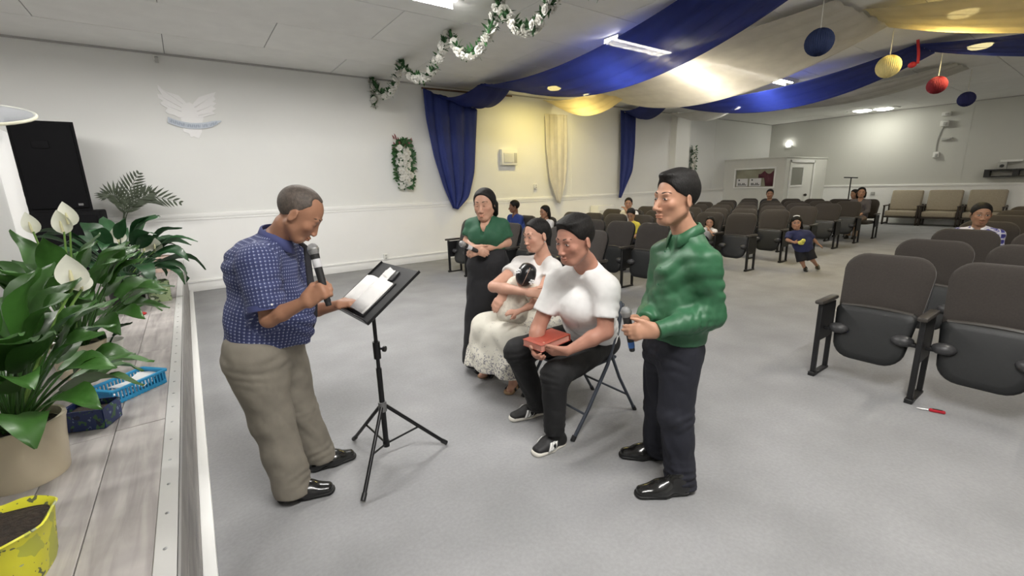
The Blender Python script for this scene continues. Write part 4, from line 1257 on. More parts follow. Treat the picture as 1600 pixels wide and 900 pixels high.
# open hymn book, far half of the tray
m_page = mat('page_white', (0.82, 0.81, 0.79), 0.7, noise=(25, 0.02))
t = thing('open_book', 'open white-paged book in a dark cover lying on the stand tray', 'book', tuple(tp(-0.03, 0.0, 0.005)))
b = MB(); b.box(tp(-0.045, -0.045, 0.007), (0.245, 0.36, 0.008), RT, 0.002, 1); obj('cover', b, m_blk, t)
for s in (-1, 1):
    b = MB(); P = []
    for i in range(9):
        u = i/8
        P.append([tp(-0.045-0.113+0.226*k/3, -0.045+s*(0.003+0.165*u), 0.013+0.016*math.sin(math.pi*min(1, u*1.0+0.12))*(1-0.35*u)) for k in range(4)])
    top = P
    b.grid(top)
    o = obj('page_block', b, m_page, t, angle=60, solid=0.012)
t = thing('folded_note', 'small folded white note standing behind the open book', 'paper', tuple(tp(0.12, -0.02, 0.0)))
b = MB(); b.box(tp(0.105, -0.03, 0.010), (0.085, 0.10, 0.003), RT @ Matrix.Rotation(0.15, 4, 'Z')); obj('sheet', b, m_page, t, smooth=False)
b = MB(); b.box(tp(0.125, -0.015, 0.016), (0.055, 0.075, 0.003), RT @ Matrix.Rotation(-0.2, 4, 'Z') @ Matrix.Rotation(0.15, 4, 'X')); obj('flap', b, m_page, t, smooth=False)
b = MB(); b.box(tp(0.115, 0.055, 0.010), (0.07, 0.04, 0.012), RT @ Matrix.Rotation(0.2, 4, 'Z'), 0.004)
tag(obj('phone', b, m_blk), 'dark little case beside the folded note on the tray', 'case')

m_mesh = mat('mic_mesh', (0.28, 0.28, 0.28), 0.45, 0.7, bump=(700, 1.0, 0.002))
def microphone(label, head, end, band, endcol, s=1.0):
    head, end = np.array(head, float), np.array(end, float)
    d = unit(end-head); Lm = np.linalg.norm(end-head)
    F4 = frame(d)
    t = thing('microphone', label, 'microphone', tuple(head))
    b = MB(); b.lathe([(0.004, -0.026), (0.015, -0.022), (0.023, -0.010), (0.0255, 0.003), (0.024, 0.014), (0.020, 0.026)], tuple(head), 20, F4); h = obj('head', b, m_mesh, t)
    b = MB(); b.lathe([(0.0262, -0.002), (0.0268, 0.002), (0.0262, 0.006)], tuple(head), 20, F4); obj('ring', b, mat('mic_ring', (0.4, 0.4, 0.4), 0.3, 0.8), h)
    b = MB(); b.lathe([(0.021, 0.026), (0.020, 0.045), (0.0185, 0.065)], tuple(head), 16, F4); obj('neck', b, m_blk, t)
    b = MB(); b.lathe([(0.0195, 0.045), (0.0198, 0.050), (0.0190, 0.085), (0.018, 0.088)], tuple(head), 16, F4); obj('band', b, band, t)
    b = MB(); b.lathe([(0.0185, 0.065), (0.0160, Lm*0.7), (0.0145, Lm-0.03), (0.013, Lm-0.03)], tuple(head), 16, F4); obj('handle', b, m_blk, t)
    b = MB(); b.lathe([(0.0150, Lm-0.075), (0.0158, Lm-0.07), (0.0150, Lm-0.022), (0.0135, Lm-0.018)], tuple(head), 16, F4); obj('end_sleeve', b, endcol, t)
    b = MB(); b.lathe([(0.0135, Lm-0.022), (0.0135, Lm-0.004), (0.010, Lm)], tuple(head), 16, F4); obj('end_cap', b, m_blk, t)
    return t
m_tape = mat('tape_grey', (0.55, 0.55, 0.57), 0.5)
m_bluetape = mat('tape_blue', (0.03, 0.12, 0.36), 0.45)

# ================================================================== FOLDING CHAIRS
m_fold = mat('folding_steel', (0.055, 0.065, 0.085), 0.42, 0.3)
def folding_chair(label, c):
    t = thing('folding_chair', label, 'chair', c, 'folding chairs facing the stage')
    X = lambda x, y, z: (c[0]+x, c[1]+y, z)
    for s in (-1, 1):
        y = s*0.225
        b = MB(); b.tube([X(-0.325, y, 0.012), X(-0.20, y, 0.17), X(-0.02, y, 0.44), X(0.07, y*0.97, 0.66), X(0.12, y*0.93, 0.80), X(0.125, y*0.85, 0.835)], 0.012, 10); l = obj('front_leg', b, m_fold, t)
        b = MB(); b.tube([X(-0.335, y, 0.001), X(-0.315, y, 0.03)], 0.016, 10); obj('foot_cap', b, m_blk, l)
        b = MB(); b.tube([X(0.03, y*0.92, 0.50), X(0.12, y*0.92, 0.30), X(0.29, y*0.92, 0.012)], 0.011, 10); l = obj('rear_leg', b, m_fold, t)
        b = MB(); b.tube([X(0.28, y*0.92, 0.03), X(0.298, y*0.92, 0.001)], 0.015, 10); obj('foot_cap', b, m_blk, l)
    b = MB(); b.tube([X(0.205, -0.207, 0.15), X(0.205, 0.207, 0.15)], 0.008, 8); obj('crossbar', b, m_fold, t)
    b = MB(); b.tube([X(-0.22, -0.225, 0.145), X(-0.22, 0.225, 0.145)], 0.008, 8); obj('crossbar', b, m_fold, t)
    b = MB(); b.box(X(-0.09, 0, 0.445), (0.38, 0.40, 0.022), Matrix.Rotation(-0.05, 4, 'Y'), 0.010, 2); obj('seat', b, m_fold, t)
    b = MB()
    P = []
    for i in range(13):
        v = -1+2*i/12
        P.append([X(0.095+0.05*k/4+0.035*(1-v*v), 0.205*v, 0.62+0.21*k/4-0.012*v*v) for k in range(5)])
    b.grid(P); obj('back_panel', b, m_fold, t, angle=60, solid=0.014)
    return t
folding_chair('navy steel folding chair under the man in white', (2.10, 2.075, 0))
folding_chair('navy steel folding chair under the woman with the long white skirt', (2.22, 2.76, 0))

# ================================================================== SMALL RED TOOL ON THE CARPET
c = fl(1450, 642)
d = unit(fl(1465, 646)-fl(1425, 638)); 
t = thing('pocket_tool', 'small red handled tool lying on the carpet by the chair foot', 'tool', tuple(c))
R = basis(d, np.cross(UZ, d), UZ)
b = MB(); b.box(c+d*0.045+UZ*0.011, (0.085, 0.026, 0.02), R, 0.008, 2); obj('handle', b, mat('tool_red', (0.45, 0.015, 0.03), 0.35), t)
b = MB(); b.box(c+d*0.045+UZ*0.022, (0.05, 0.010, 0.003), R); obj('inlay', b, m_blk, t)
b = MB(); b.tube([tuple(c+UZ*0.010), tuple(c-d*0.06+UZ*0.006)], [0.006, 0.003], 6); obj('blade', b, mat('steel', (0.6, 0.6, 0.58), 0.3, 0.9), t)
# ================================================================== BODIES AS SMOOTH CONTINUOUS SURFACES
# a signed distance field is filled shape by shape on a rectilinear grid and turned into one mesh
def _bb(pts, r):
    pts = np.asarray(pts, float); return pts.min(0)-r, pts.max(0)+r
def cone(a, b, ra, rb, k=0.02, op='add'):
    a, b = np.array(a, float), np.array(b, float); ab = b-a; L2 = max(ab@ab, 1e-12)
    lo, hi = _bb([a, b], max(ra, rb))
    def fn(X, Y, Z):
        px, py, pz = X-a[0], Y-a[1], Z-a[2]
        t = np.clip((px*ab[0]+py*ab[1]+pz*ab[2])/L2, 0, 1)
        return np.sqrt((px-t*ab[0])**2+(py-t*ab[1])**2+(pz-t*ab[2])**2)-(ra+(rb-ra)*t)
    return lo, hi, fn, k, op
def cutcone(a, b, ra, rb, k=0.02, n=None, op='add', w=None, ratio=1.0):
    """tapered tube that ends flat at b (sleeves, trouser legs)"""
    a, b = np.array(a, float), np.array(b, float)
    d = unit(b-a) if n is None else unit(n)
    lo, hi, fn, k, op = cone(a, b+(b-a)*0.3, ra, ra+(rb-ra)*1.3, k, op) if w is None else econe(a, b+(b-a)*0.3, ra, ra+(rb-ra)*1.3, w, ratio, k, op)
    def f2(X, Y, Z): return np.maximum(fn(X, Y, Z), (X-b[0])*d[0]+(Y-b[1])*d[1]+(Z-b[2])*d[2])
    return lo, hi, f2, k, op
def econe(a, b, ra, rb, w, ratio, k=0.02, op='add'):
    """tapered capsule, its cross-section stretched by ratio along w"""
    a, b = np.array(a, float), np.array(b, float); ab = b-a; L2 = max(ab@ab, 1e-12)
    w = np.array(w, float); w = unit(w-ab*(w@ab)/L2)
    lo, hi = _bb([a, b], max(ra, rb)*max(ratio, 1))
    def fn(X, Y, Z):
        px, py, pz = X-a[0], Y-a[1], Z-a[2]
        t = np.clip((px*ab[0]+py*ab[1]+pz*ab[2])/L2, 0, 1)
        qx, qy, qz = px-t*ab[0], py-t*ab[1], pz-t*ab[2]
        qw = qx*w[0]+qy*w[1]+qz*w[2]
        d2 = qx*qx+qy*qy+qz*qz-qw*qw*(1-1/ratio**2)
        return np.sqrt(np.maximum(d2, 0))-(ra+(rb-ra)*t)
    return lo, hi, fn, k, op
def ell(c, r, R=None, k=0.02, op='add'):
    c = np.array(c, float); r = np.array(r, float)
    R = np.eye(3) if R is None else np.array(R, float)      # columns = axes
    ext = np.sqrt(((R*r[None])**2).sum(1))
    lo, hi = c-ext, c+ext
    def fn(X, Y, Z):
        px, py, pz = X-c[0], Y-c[1], Z-c[2]
        u = [(px*R[0, i]+py*R[1, i]+pz*R[2, i]) for i in range(3)]
        k0 = np.sqrt(sum((u[i]/r[i])**2 for i in range(3)))
        k1 = np.sqrt(sum((u[i]/r[i]**2)**2 for i in range(3)))+1e-9
        return k0*(k0-1)/k1
    return lo, hi, fn, k, op
def fold(a, b, t0, w, amp, period, turns, rad, seed=0.0):
    """cloth folds wound around the bone a-b: strongest at share t0 of it, fading over w metres"""
    a, b = np.array(a, float), np.array(b, float); L_ = np.linalg.norm(b-a); d = (b-a)/L_
    u = unit(np.cross(d, (0.3, 0.5, 0.8))); v = np.cross(d, u)
    c = a+d*L_*t0
    lo, hi = c-(w*1.8+rad), c+(w*1.8+rad)
    def fn(X, Y, Z):
        px, py, pz = X-a[0], Y-a[1], Z-a[2]
        t = px*d[0]+py*d[1]+pz*d[2]; qu = px*u[0]+py*u[1]+pz*u[2]; qv = px*v[0]+py*v[1]+pz*v[2]
        ang = np.arctan2(qv, qu); r = np.sqrt(qu*qu+qv*qv)
        ph = math.pi*t/period+turns*ang+1.3*np.sin(ang+seed+6*t)+0.6*np.sin(3*ang+2*seed+13*t)
        m = np.exp(-((t-L_*t0)/w)**2)/(1+np.exp((r-rad)/0.012))*(0.10+0.90*smooth01(0.5+0.75*np.sin(ang+seed*1.7+4*t)))
        return amp*(0.8-1.6*np.sqrt(np.sin(ph)**2+0.03))*m
    return lo, hi, fn, 0.0, 'disp'
def clip(n, c, box=None):
    """cut away everything on the +n side of point c (inside box)"""
    n = unit(n); c = np.array(c, float)
    lo, hi = (np.full(3, -1e9), np.full(3, 1e9)) if box is None else (np.array(box[0], float), np.array(box[1], float))
    def fn(X, Y, Z): return (X-c[0])*n[0]+(Y-c[1])*n[1]+(Z-c[2])*n[2]
    return lo, hi, fn, 0, 'clip'

def axis_grid(lo, hi, cell, fines):
    out = [lo]; x = lo
    while x < hi:
        st = cell
        for a, b, f in fines:
            if a-cell <= x <= b: st = min(st, f)
        x += st; out.append(x)
    return np.array(out)
def field(prims, cell, fines=()):
    adds = [p for p in prims if p[4] == 'add']
    lo = np.min([p[0] for p in adds], 0)-3*cell; hi = np.max([p[1] for p in adds], 0)+3*cell
    G = [axis_grid(lo[i], hi[i], cell, [(f[0][i], f[1][i], f[2]) for f in fines]) for i in range(3)]
    F = np.ones([len(g) for g in G], np.float32)
    for plo, phi, fn, k, op in prims:
        m = max(k, 0)+2.5*cell
        sl = []
        for i in range(3):
            a = max(np.searchsorted(G[i], plo[i]-m)-1, 0); b = min(np.searchsorted(G[i], phi[i]+m)+1, len(G[i])); sl.append(slice(a, b))
        if any(s.stop <= s.start for s in sl): continue
        X = G[0][sl[0]][:, None, None]; Y = G[1][sl[1]][None, :, None]; Z = G[2][sl[2]][None, None, :]
        d = fn(X, Y, Z).astype(np.float32)
        S = F[tuple(sl)]
        if op == 'add':
            if k > 0:
                h = np.maximum(k-np.abs(S-d), 0)/k
                S[...] = np.minimum(S, d)-h*h*k*0.25
            else: S[...] = np.minimum(S, d)
        elif op == 'sub':
            if k > 0:
                h = np.maximum(k-np.abs(S+d), 0)/k
                S[...] = np.maximum(S, -d)+h*h*k*0.25
            else: S[...] = np.maximum(S, -d)
        elif op == 'disp':
            S[...] = S+d
        else:
            S[...] = np.maximum(S, d)
    return F, G
def wrinkle(F, G, amp, freq, seed):
    """soft cloth folds with sharper valleys, in patches"""
    r = np.random.default_rng(seed)
    X, Y, Z = G[0][:, None, None], G[1][None, :, None], G[2][None, None, :]
    n = 0
    for i in range(4):
        v = r.normal(size=3); v[2] = v[2]*1.1+np.sign(v[2])*0.5; v = v/np.linalg.norm(v)*freq*(0.55+0.30*i)
        w = r.normal(size=3)*freq*0.30; w2 = r.normal(size=3)*freq*0.28
        ph = X*v[0]+Y*v[1]+Z*v[2]+r.uniform(0, 6)+1.3*np.sin(X*w[0]+Y*w[1]+Z*w[2])
        mask = 0.5+0.5*np.sin(X*w2[0]+Y*w2[1]+Z*w2[2]+r.uniform(0, 6))
        n = n+(0.75-1.5*np.sqrt(np.sin(ph*0.5)**2+0.02))*mask/(1+0.35*i)
    F += (amp*0.8*n).astype(np.float32)
_CO = [(0, 0, 0), (1, 0, 0), (0, 1, 0), (1, 1, 0), (0, 0, 1), (1, 0, 1), (0, 1, 1), (1, 1, 1)]
_ED = [(0, 1), (2, 3), (4, 5), (6, 7), (0, 2), (1, 3), (4, 6), (5, 7), (0, 4), (1, 5), (2, 6), (3, 7)]
def surface(F, G, relax=1):
    S = F < 0
    nx, ny, nz = S.shape
    cnt = np.zeros((nx-1, ny-1, nz-1), np.int8)
    for o in _CO: cnt += S[o[0]:nx-1+o[0], o[1]:ny-1+o[1], o[2]:nz-1+o[2]]
    act = (cnt > 0) & (cnt < 8)
    idx = np.argwhere(act)
    vals = np.stack([F[idx[:, 0]+o[0], idx[:, 1]+o[1], idx[:, 2]+o[2]] for o in _CO], 1).astype(np.float64)
    acc = np.zeros((len(idx), 3)); num = np.zeros(len(idx))
    for a, b in _ED:
        va, vb = vals[:, a], vals[:, b]
        m = (va < 0) != (vb < 0)
        t = np.where(m, va/np.where(m, va-vb, 1), 0)
        p = np.array(_CO[a])[None]+t[:, None]*(np.array(_CO[b])-np.array(_CO[a]))[None]
        acc[m] += p[m]; num += m
    P = idx+acc/num[:, None]
    V_ = np.stack([np.interp(P[:, i], np.arange(len(G[i])), G[i]) for i in range(3)], 1)
    vid = np.full(act.shape, -1, np.int32); vid[act] = np.arange(len(idx))
    quads = []
    d = S[:-1, 1:-1, 1:-1] != S[1:, 1:-1, 1:-1]
    e = np.argwhere(d); i, j, k = e[:, 0], e[:, 1]+1, e[:, 2]+1
    q = np.stack([vid[i, j-1, k-1], vid[i, j, k-1], vid[i, j, k], vid[i, j-1, k]], 1); f = S[i, j, k]; q[~f] = q[~f][:, ::-1]; quads.append(q)
    d = S[1:-1, :-1, 1:-1] != S[1:-1, 1:, 1:-1]
    e = np.argwhere(d); i, j, k = e[:, 0]+1, e[:, 1], e[:, 2]+1
    q = np.stack([vid[i-1, j, k-1], vid[i-1, j, k], vid[i, j, k], vid[i, j, k-1]], 1); f = S[i, j, k]; q[~f] = q[~f][:, ::-1]; quads.append(q)
    d = S[1:-1, 1:-1, :-1] != S[1:-1, 1:-1, 1:]
    e = np.argwhere(d); i, j, k = e[:, 0]+1, e[:, 1]+1, e[:, 2]
    q = np.stack([vid[i-1, j-1, k], vid[i, j-1, k], vid[i, j, k], vid[i-1, j, k]], 1); f = S[i, j, k]; q[~f] = q[~f][:, ::-1]; quads.append(q)
    Q = np.concatenate(quads)
    Q = Q[(Q >= 0).all(1)]
    for _ in range(relax):
        A = np.zeros_like(V_); C = np.zeros(len(V_))
        for a, b in ((0, 1), (1, 2), (2, 3), (3, 0)):
            np.add.at(A, Q[:, a], V_[Q[:, b]]); np.add.at(C, Q[:, a], 1)
            np.add.at(A, Q[:, b], V_[Q[:, a]]); np.add.at(C, Q[:, b], 1)
        V_ = 0.45*V_+0.55*A/np.maximum(C, 1)[:, None]
    return V_, Q
def sdf_obj(name, prims, material, parent, cell=0.01, fines=(), wr=None, relax=1, color=None, cuv=None):
    F, G = field(prims, cell, fines)
    if wr: wrinkle(F, G, *wr)
    Vt, Q = surface(F, G, relax)
    off = np.zeros(3); p = parent
    while p is not None: off += np.array(p.location); p = p.parent
    me = bpy.data.meshes.new(name)
    me.vertices.add(len(Vt)); me.vertices.foreach_set('co', (Vt-off).ravel().astype(np.float32))
    me.loops.add(Q.size); me.loops.foreach_set('vertex_index', Q.ravel().astype(np.int32))
    me.polygons.add(len(Q)); me.polygons.foreach_set('loop_start', np.arange(0, Q.size, 4, dtype=np.int32))
    me.polygons.foreach_set('use_smooth', np.ones(len(Q), bool))
    me.update(calc_edges=True)
    if color is not None:
        at = me.attributes.new('Col', 'FLOAT_COLOR', 'POINT')
        c = color(Vt); at.data.foreach_set('color', np.c_[c, np.ones(len(c))].ravel().astype(np.float32))
    if cuv is not None:
        at = me.attributes.new('cuv', 'FLOAT_VECTOR', 'POINT')
        at.data.foreach_set('vector', cuv(Vt).ravel().astype(np.float32))
    me.materials.append(material)
    o = bpy.data.objects.new(name, me); COL.objects.link(o)
    if parent is not None: o.parent = parent
    return o

# ------------------------------------------------------------------ head
class Head:
    """local axes: x right of the face, y forward, z up; unit = head height h"""
    def __init__(s, c, fwd, up, h):
        s.c = np.array(c, float); s.h = h
        f = unit(fwd); u = unit(np.array(up, float)-f*(np.array(up, float)@f)); r = np.cross(f, u)
        s.R = np.stack([r, f, u], 1)
    def w(s, p): return s.c+s.R@(np.array(p, float)*s.h)
    def loc(s, P): return ((P-s.c)@s.R)/s.h
    def E(s, p, r, k=0.05, op='add', rot=None):
        return ell(s.w(p), np.array(r)*s.h, s.R if rot is None else s.R@rot, k*s.h, op)
    def C(s, a, b, ra, rb, k=0.05, op='add'): return cone(s.w(a), s.w(b), ra*s.h, rb*s.h, k*s.h, op)
def rotx(a): return np.array([[1, 0, 0], [0, math.cos(a), -math.sin(a)], [0, math.sin(a), math.cos(a)]])
def rotz(a): return np.array([[math.cos(a), -math.sin(a), 0], [math.sin(a), math.cos(a), 0], [0, 0, 1]])
def head_prims(H, wide=1.0, jaw=1.0, nose=1.0, simple=False):
    p = [H.E((0, -0.06, 0.13), (0.325*wide, 0.40, 0.355), 0.06),
         H.E((0, 0.09, -0.12), (0.265*wide, 0.27, 0.345), 0.08),
         H.E((0, 0.205, -0.385), (0.125*jaw, 0.115, 0.095), 0.08)]
    for s in (-1, 1):
        p += [H.C((s*0.225*wide, -0.04, -0.20), (s*0.10*jaw, 0.20, -0.40), 0.075, 0.07, 0.08),
              H.E((s*0.165*wide, 0.225, -0.09), (0.095, 0.09, 0.085), 0.07)]
    p += [H.C((-0.15, 0.305, 0.085), (0.15, 0.305, 0.085), 0.045, 0.045, 0.06),
          H.C((0, 0.335, 0.03), (0, 0.425*nose, -0.165), 0.030, 0.045*nose, 0.035)]
    if not simple:
        for s in (-1, 1):
            p += [H.E((s*0.135, 0.385, 0.005), (0.085, 0.06, 0.055), 0.05, 'sub'),
                  H.E((s*0.130, 0.285, 0.005), (0.078, 0.055, 0.050), 0.015),
                  H.E((s*0.052*nose, 0.385, -0.185), (0.038, 0.045, 0.034), 0.02)]
        p += [H.E((0, 0.352, -0.282), (0.085, 0.040, 0.022), 0.018), H.E((0, 0.343, -0.328), (0.074, 0.042, 0.024), 0.014),
              H.E((0, 0.405, -0.306), (0.10, 0.035, 0.006), 0.008, 'sub')]
    for s in (-1, 1):
        R = rotx(-0.15)@rotz(-s*0.35)
        p += [H.E((s*0.335*wide, -0.045, -0.03), (0.028, 0.075, 0.125), 0.02, rot=R)]
        if not simple: p += [H.E((s*0.368*wide, -0.035, -0.02), (0.022, 0.045, 0.085), 0.015, 'sub', rot=R)]
    return p
def skin_color(H, base, lips, brow, browc, stubble=None, eyes=True):
    base, lips, browc = np.array(base), np.array(lips), np.array(browc)
    def f(P):
        q = H.loc(P); c = np.tile(base, (len(P), 1))
        x, y, z = q[:, 0], q[:, 1], q[:, 2]
        def mixin(m, col):
            m = np.clip(m, 0, 1)[:, None]; c[:] = c*(1-m)+np.array(col)*m
        front = (y > 0.18)
        # flush on cheeks and nose
        mixin(0.35*np.exp(-(((np.abs(x)-0.17)/0.09)**2+((z+0.12)/0.10)**2))*front, base*np.array([1.08, 0.80, 0.78]))
        if stubble is not None:
            mixin(stubble*(1/(1+np.exp((z+0.27)/0.02)))*(y > 0.05)*(np.abs(z) < 0.52), base*0.62)
        mixin(front*np.exp(-(np.maximum(np.abs(x)-0.05, 0)/0.035)**2-((z+0.305)/0.036)**2)*(y > 0.30), lips)
        if brow:
            zb = 0.095+0.02*np.sin(np.clip((np.abs(x)-0.05)/0.19, 0, 1)*3.0)
            mixin(0.95*front*np.exp(-((z-zb)/0.021)**4)*(np.abs(x) > 0.045)*(np.abs(x) < 0.235), browc)
        if eyes:
            ex = (np.abs(x)-0.132)/0.066; ez = (z-0.004)/0.026
            e = (ex**2+ez**2 < 1)*front
            mixin(e*0.9, (0.42, 0.38, 0.35))
            mixin(e*((np.abs(x)-0.132)**2+(z-0.004)**2 < 0.03**2), (0.012, 0.008, 0.006))
            lid = front*(np.abs(ex) < 1.15)*np.exp(-((z-0.004-0.030*np.sqrt(np.maximum(1-ex**2/1.3, 0)))/0.012)**2)
            mixin(0.85*lid, (0.03, 0.018, 0.012))
        return c
    return f
def face_details(H, parent, closed=False, brow=(0.035, 0.024, 0.018)):
    """eyes, lash lines and brows as small meshes of their own"""
    me_w = mat('eye_white', (0.50, 0.44, 0.40), 0.3); me_d = mat('eye_dark', (0.012, 0.008, 0.006), 0.2); me_b = mat('brow_%02d' % int(brow[0]*1000), brow, 0.9)
    R4 = Matrix([[H.R[i][j] for j in range(3)]+[0] for i in range(3)]+[[0, 0, 0, 1]])
    h = H.h
    for s in (-1, 1):
        if not closed:
            b = MB(); b.sphere(H.w((s*0.132, 0.3325, 0.002)), h, 2, (0.056, 0.014, 0.0145), R4); e = obj('eye', b, me_w, parent)
            b = MB(); b.sphere(H.w((s*0.132-0.004, 0.341, 0.002)), h, 2, (0.023, 0.010, 0.0165), R4); obj('iris', b, me_d, e)
        z0 = 0.012 if not closed else 0.0
        b = MB(); b.tube([H.w((s*(0.070+0.130*t), 0.346-0.075*t*t, z0+(0.012 if not closed else -0.008)*math.sin(math.pi*t))) for t in np.linspace(0, 1, 7)], [h*q for q in (0.002, 0.0045, 0.006, 0.0065, 0.006, 0.005, 0.002)], 6)
        obj('eyelashes', b, me_d, parent)
        b = MB(); b.tube([H.w((s*(0.052+0.170*t), 0.350-0.092*t*t, 0.104+0.020*math.sin(math.pi*t*0.9))) for t in np.linspace(0, 1, 7)], [h*q for q in (0.010, 0.0145, 0.015, 0.014, 0.012, 0.009, 0.003)], 6)
        obj('eyebrow', b, me_b, parent)

# ------------------------------------------------------------------ hands
def hand_prims(wrist, d, n, thumb, curls=(0.5, 0.5, 0.5, 0.5), s=1.0, tcurl=0.5, spread=0.06, k=0.007, tdir=None):
    """d: wrist->fingers, n: out of the back of the hand, thumb: direction of the thumb side; curls per finger (rad per joint)"""
    d = unit(d); n = unit(np.array(n)-d*(np.array(n)@d)); t = np.cross(d, n); t = t if t@np.array(thumb) > 0 else -t
    W = np.array(wrist, float); s_ = s
    p = [econe(W, W+d*0.085*s, 0.019*s, 0.0165*s, t, 2.0, 0.015*s)]
    lens = (0.078, 0.086, 0.080, 0.064)
    for i in range(4):
        off = (0.028-0.0185*i)*s
        base = W+d*(0.084-0.004*abs(i-1.2))*s+t*off
        ang = 0.0; q = base
        dd = unit(d+t*spread*(1.2-i))
        for j, f in enumerate((0.46, 0.30, 0.24)):
            ang += curls[i]*(0.75 if j == 0 else 1.0)
            v = dd*math.cos(ang)-n*math.sin(ang)
            q2 = q+v*lens[i]*f*s
            r0 = (0.0098, 0.0090, 0.0083)[j]*s*(0.92 if i == 3 else 1); r1 = (0.0090, 0.0083, 0.0068)[j]*s*(0.92 if i == 3 else 1)
            p.append(cone(q, q2, r0, r1, k*s if j else 0.012*s)); q = q2
    b0 = W+d*0.022*s+t*0.026*s
    td = unit(d*0.70+t*0.72-n*0.25) if tdir is None else unit(tdir)
    b1 = b0+td*0.038*s
    td2 = unit(td*math.cos(tcurl)+unit(d*0.6-t*0.5-n*0.6)*math.sin(tcurl)); b2 = b1+td2*0.032*s; b3 = b2+unit(td2+d*0.2)*0.024*s
    p += [cone(b0-td*0.012*s, b1, 0.0155*s, 0.0115*s, 0.018*s), cone(b1, b2, 0.0112*s, 0.0098*s, k*s), cone(b2, b3, 0.0098*s, 0.0078*s, k*s)]
    return p

def bone_uv(bones):
    """cloth coordinates: around and along the nearest bone"""
    B_ = []
    for a, b, r, w in bones:
        a, b, w = np.array(a, float), np.array(b, float), np.array(w, float); d = unit(b-a); w = unit(w-d*(w@d)); B_.append((a, b, r, d, w, np.cross(d, w)))
    def f(P):
        best = np.full(len(P), 1e9); out = np.zeros((len(P), 3))
        for i, (a, b, r, d, w, v) in enumerate(B_):
            q = P-a; L_ = np.linalg.norm(b-a); t = np.clip(q@d, 0, L_); rad = q-t[:, None]*d
            dist = np.linalg.norm(rad, axis=1)/r
            ang = np.arctan2(rad@v, rad@w)
            m = dist < best; best[m] = dist[m]
            out[m] = np.stack([ang*r, q@d, np.full(len(P), i*0.37)], 1)[m]
        return out
    return f
def fine_box(c, r, cell): c = np.array(c, float); return (c-r, c+r, cell)

SKIN = mat('skin', (0.5, 0.3, 0.2), 0.48, attr='Col', noise=(14, 0.05), bump=(160, 0.10, 0.002), spec=0.35)
HAIRBLACK = mat('hair_black', (0.007, 0.006, 0.0055), 0.62, noise=(60, 0.3), spec=0.25)
HAIRGREY = mat('hair_grey', (0.075, 0.058, 0.047), 0.65, noise=(70, 0.35))
def strands(m, st=0.7):
    N, L, B = nodes_of(m)
    tc = N.new('ShaderNodeTexCoord'); mp = N.new('ShaderNodeMapping'); mp.inputs['Scale'].default_value = (260, 90, 45)
    L.new(tc.outputs['Object'], mp.inputs['Vector'])
    n = N.new('ShaderNodeTexNoise'); n.inputs['Scale'].default_value = 1.0; n.inputs['Detail'].default_value = 2; n.inputs['Distortion'].default_value = 0.5
    L.new(mp.outputs[0], n.inputs['Vector'])
    bp = N.new('ShaderNodeBump'); bp.inputs['Strength'].default_value = st; bp.inputs['Distance'].default_value = 0.004
    L.new(n.outputs['Fac'], bp.inputs['Height']); L.new(bp.outputs[0], B.inputs['Normal'])
strands(HAIRBLACK); strands(HAIRGREY, 0.5)
SHOE = mat('shoe_black', (0.010, 0.010, 0.010), 0.22, coat=0.4)

def leg_prims(h, k_, a, s, fat=1.0, kk=0.03):
    return [cone(h, k_, 0.078*s*fat, 0.055*s*fat, kk), cone(k_, a, 0.054*s*fat, 0.036*s, kk)]
def torso_prims(J, s, fat=1.0, dep=1.0, inf=0.0):
    wl = unit(J['sl']-J['sr']); wh = unit(J['hl']-J['hr'])
    sw = np.linalg.norm(J['sl']-J['sr'])/2
    mid = 0.5*(J['pel']+J['chest'])
    rc = 0.105*s*dep+inf
    return [econe(J['pel'], mid, 0.108*s*fat+inf, 0.100*s*fat+inf, wh, 1.32, 0.05),
            econe(mid, J['chest'], 0.100*s*fat+inf, rc, wl, (sw*0.86+inf)/rc, 0.06),
            cone(J['neck']-(J['neck']-J['chest'])*0.15, J['sl'], 0.050*s+inf, 0.052*s+inf, 0.05), cone(J['neck']-(J['neck']-J['chest'])*0.15, J['sr'], 0.050*s+inf, 0.052*s+inf, 0.05)]
def arm_prims(sh, el, wr, s, fat=1.0):
    return [cone(sh, el, 0.047*s*fat, 0.037*s*fat, 0.02), cone(el, el+(wr-el)*0.35, 0.037*s*fat, 0.037*s*fat, 0.015), cone(el+(wr-el)*0.35, wr, 0.037*s*fat, 0.0245*s, 0.015)]
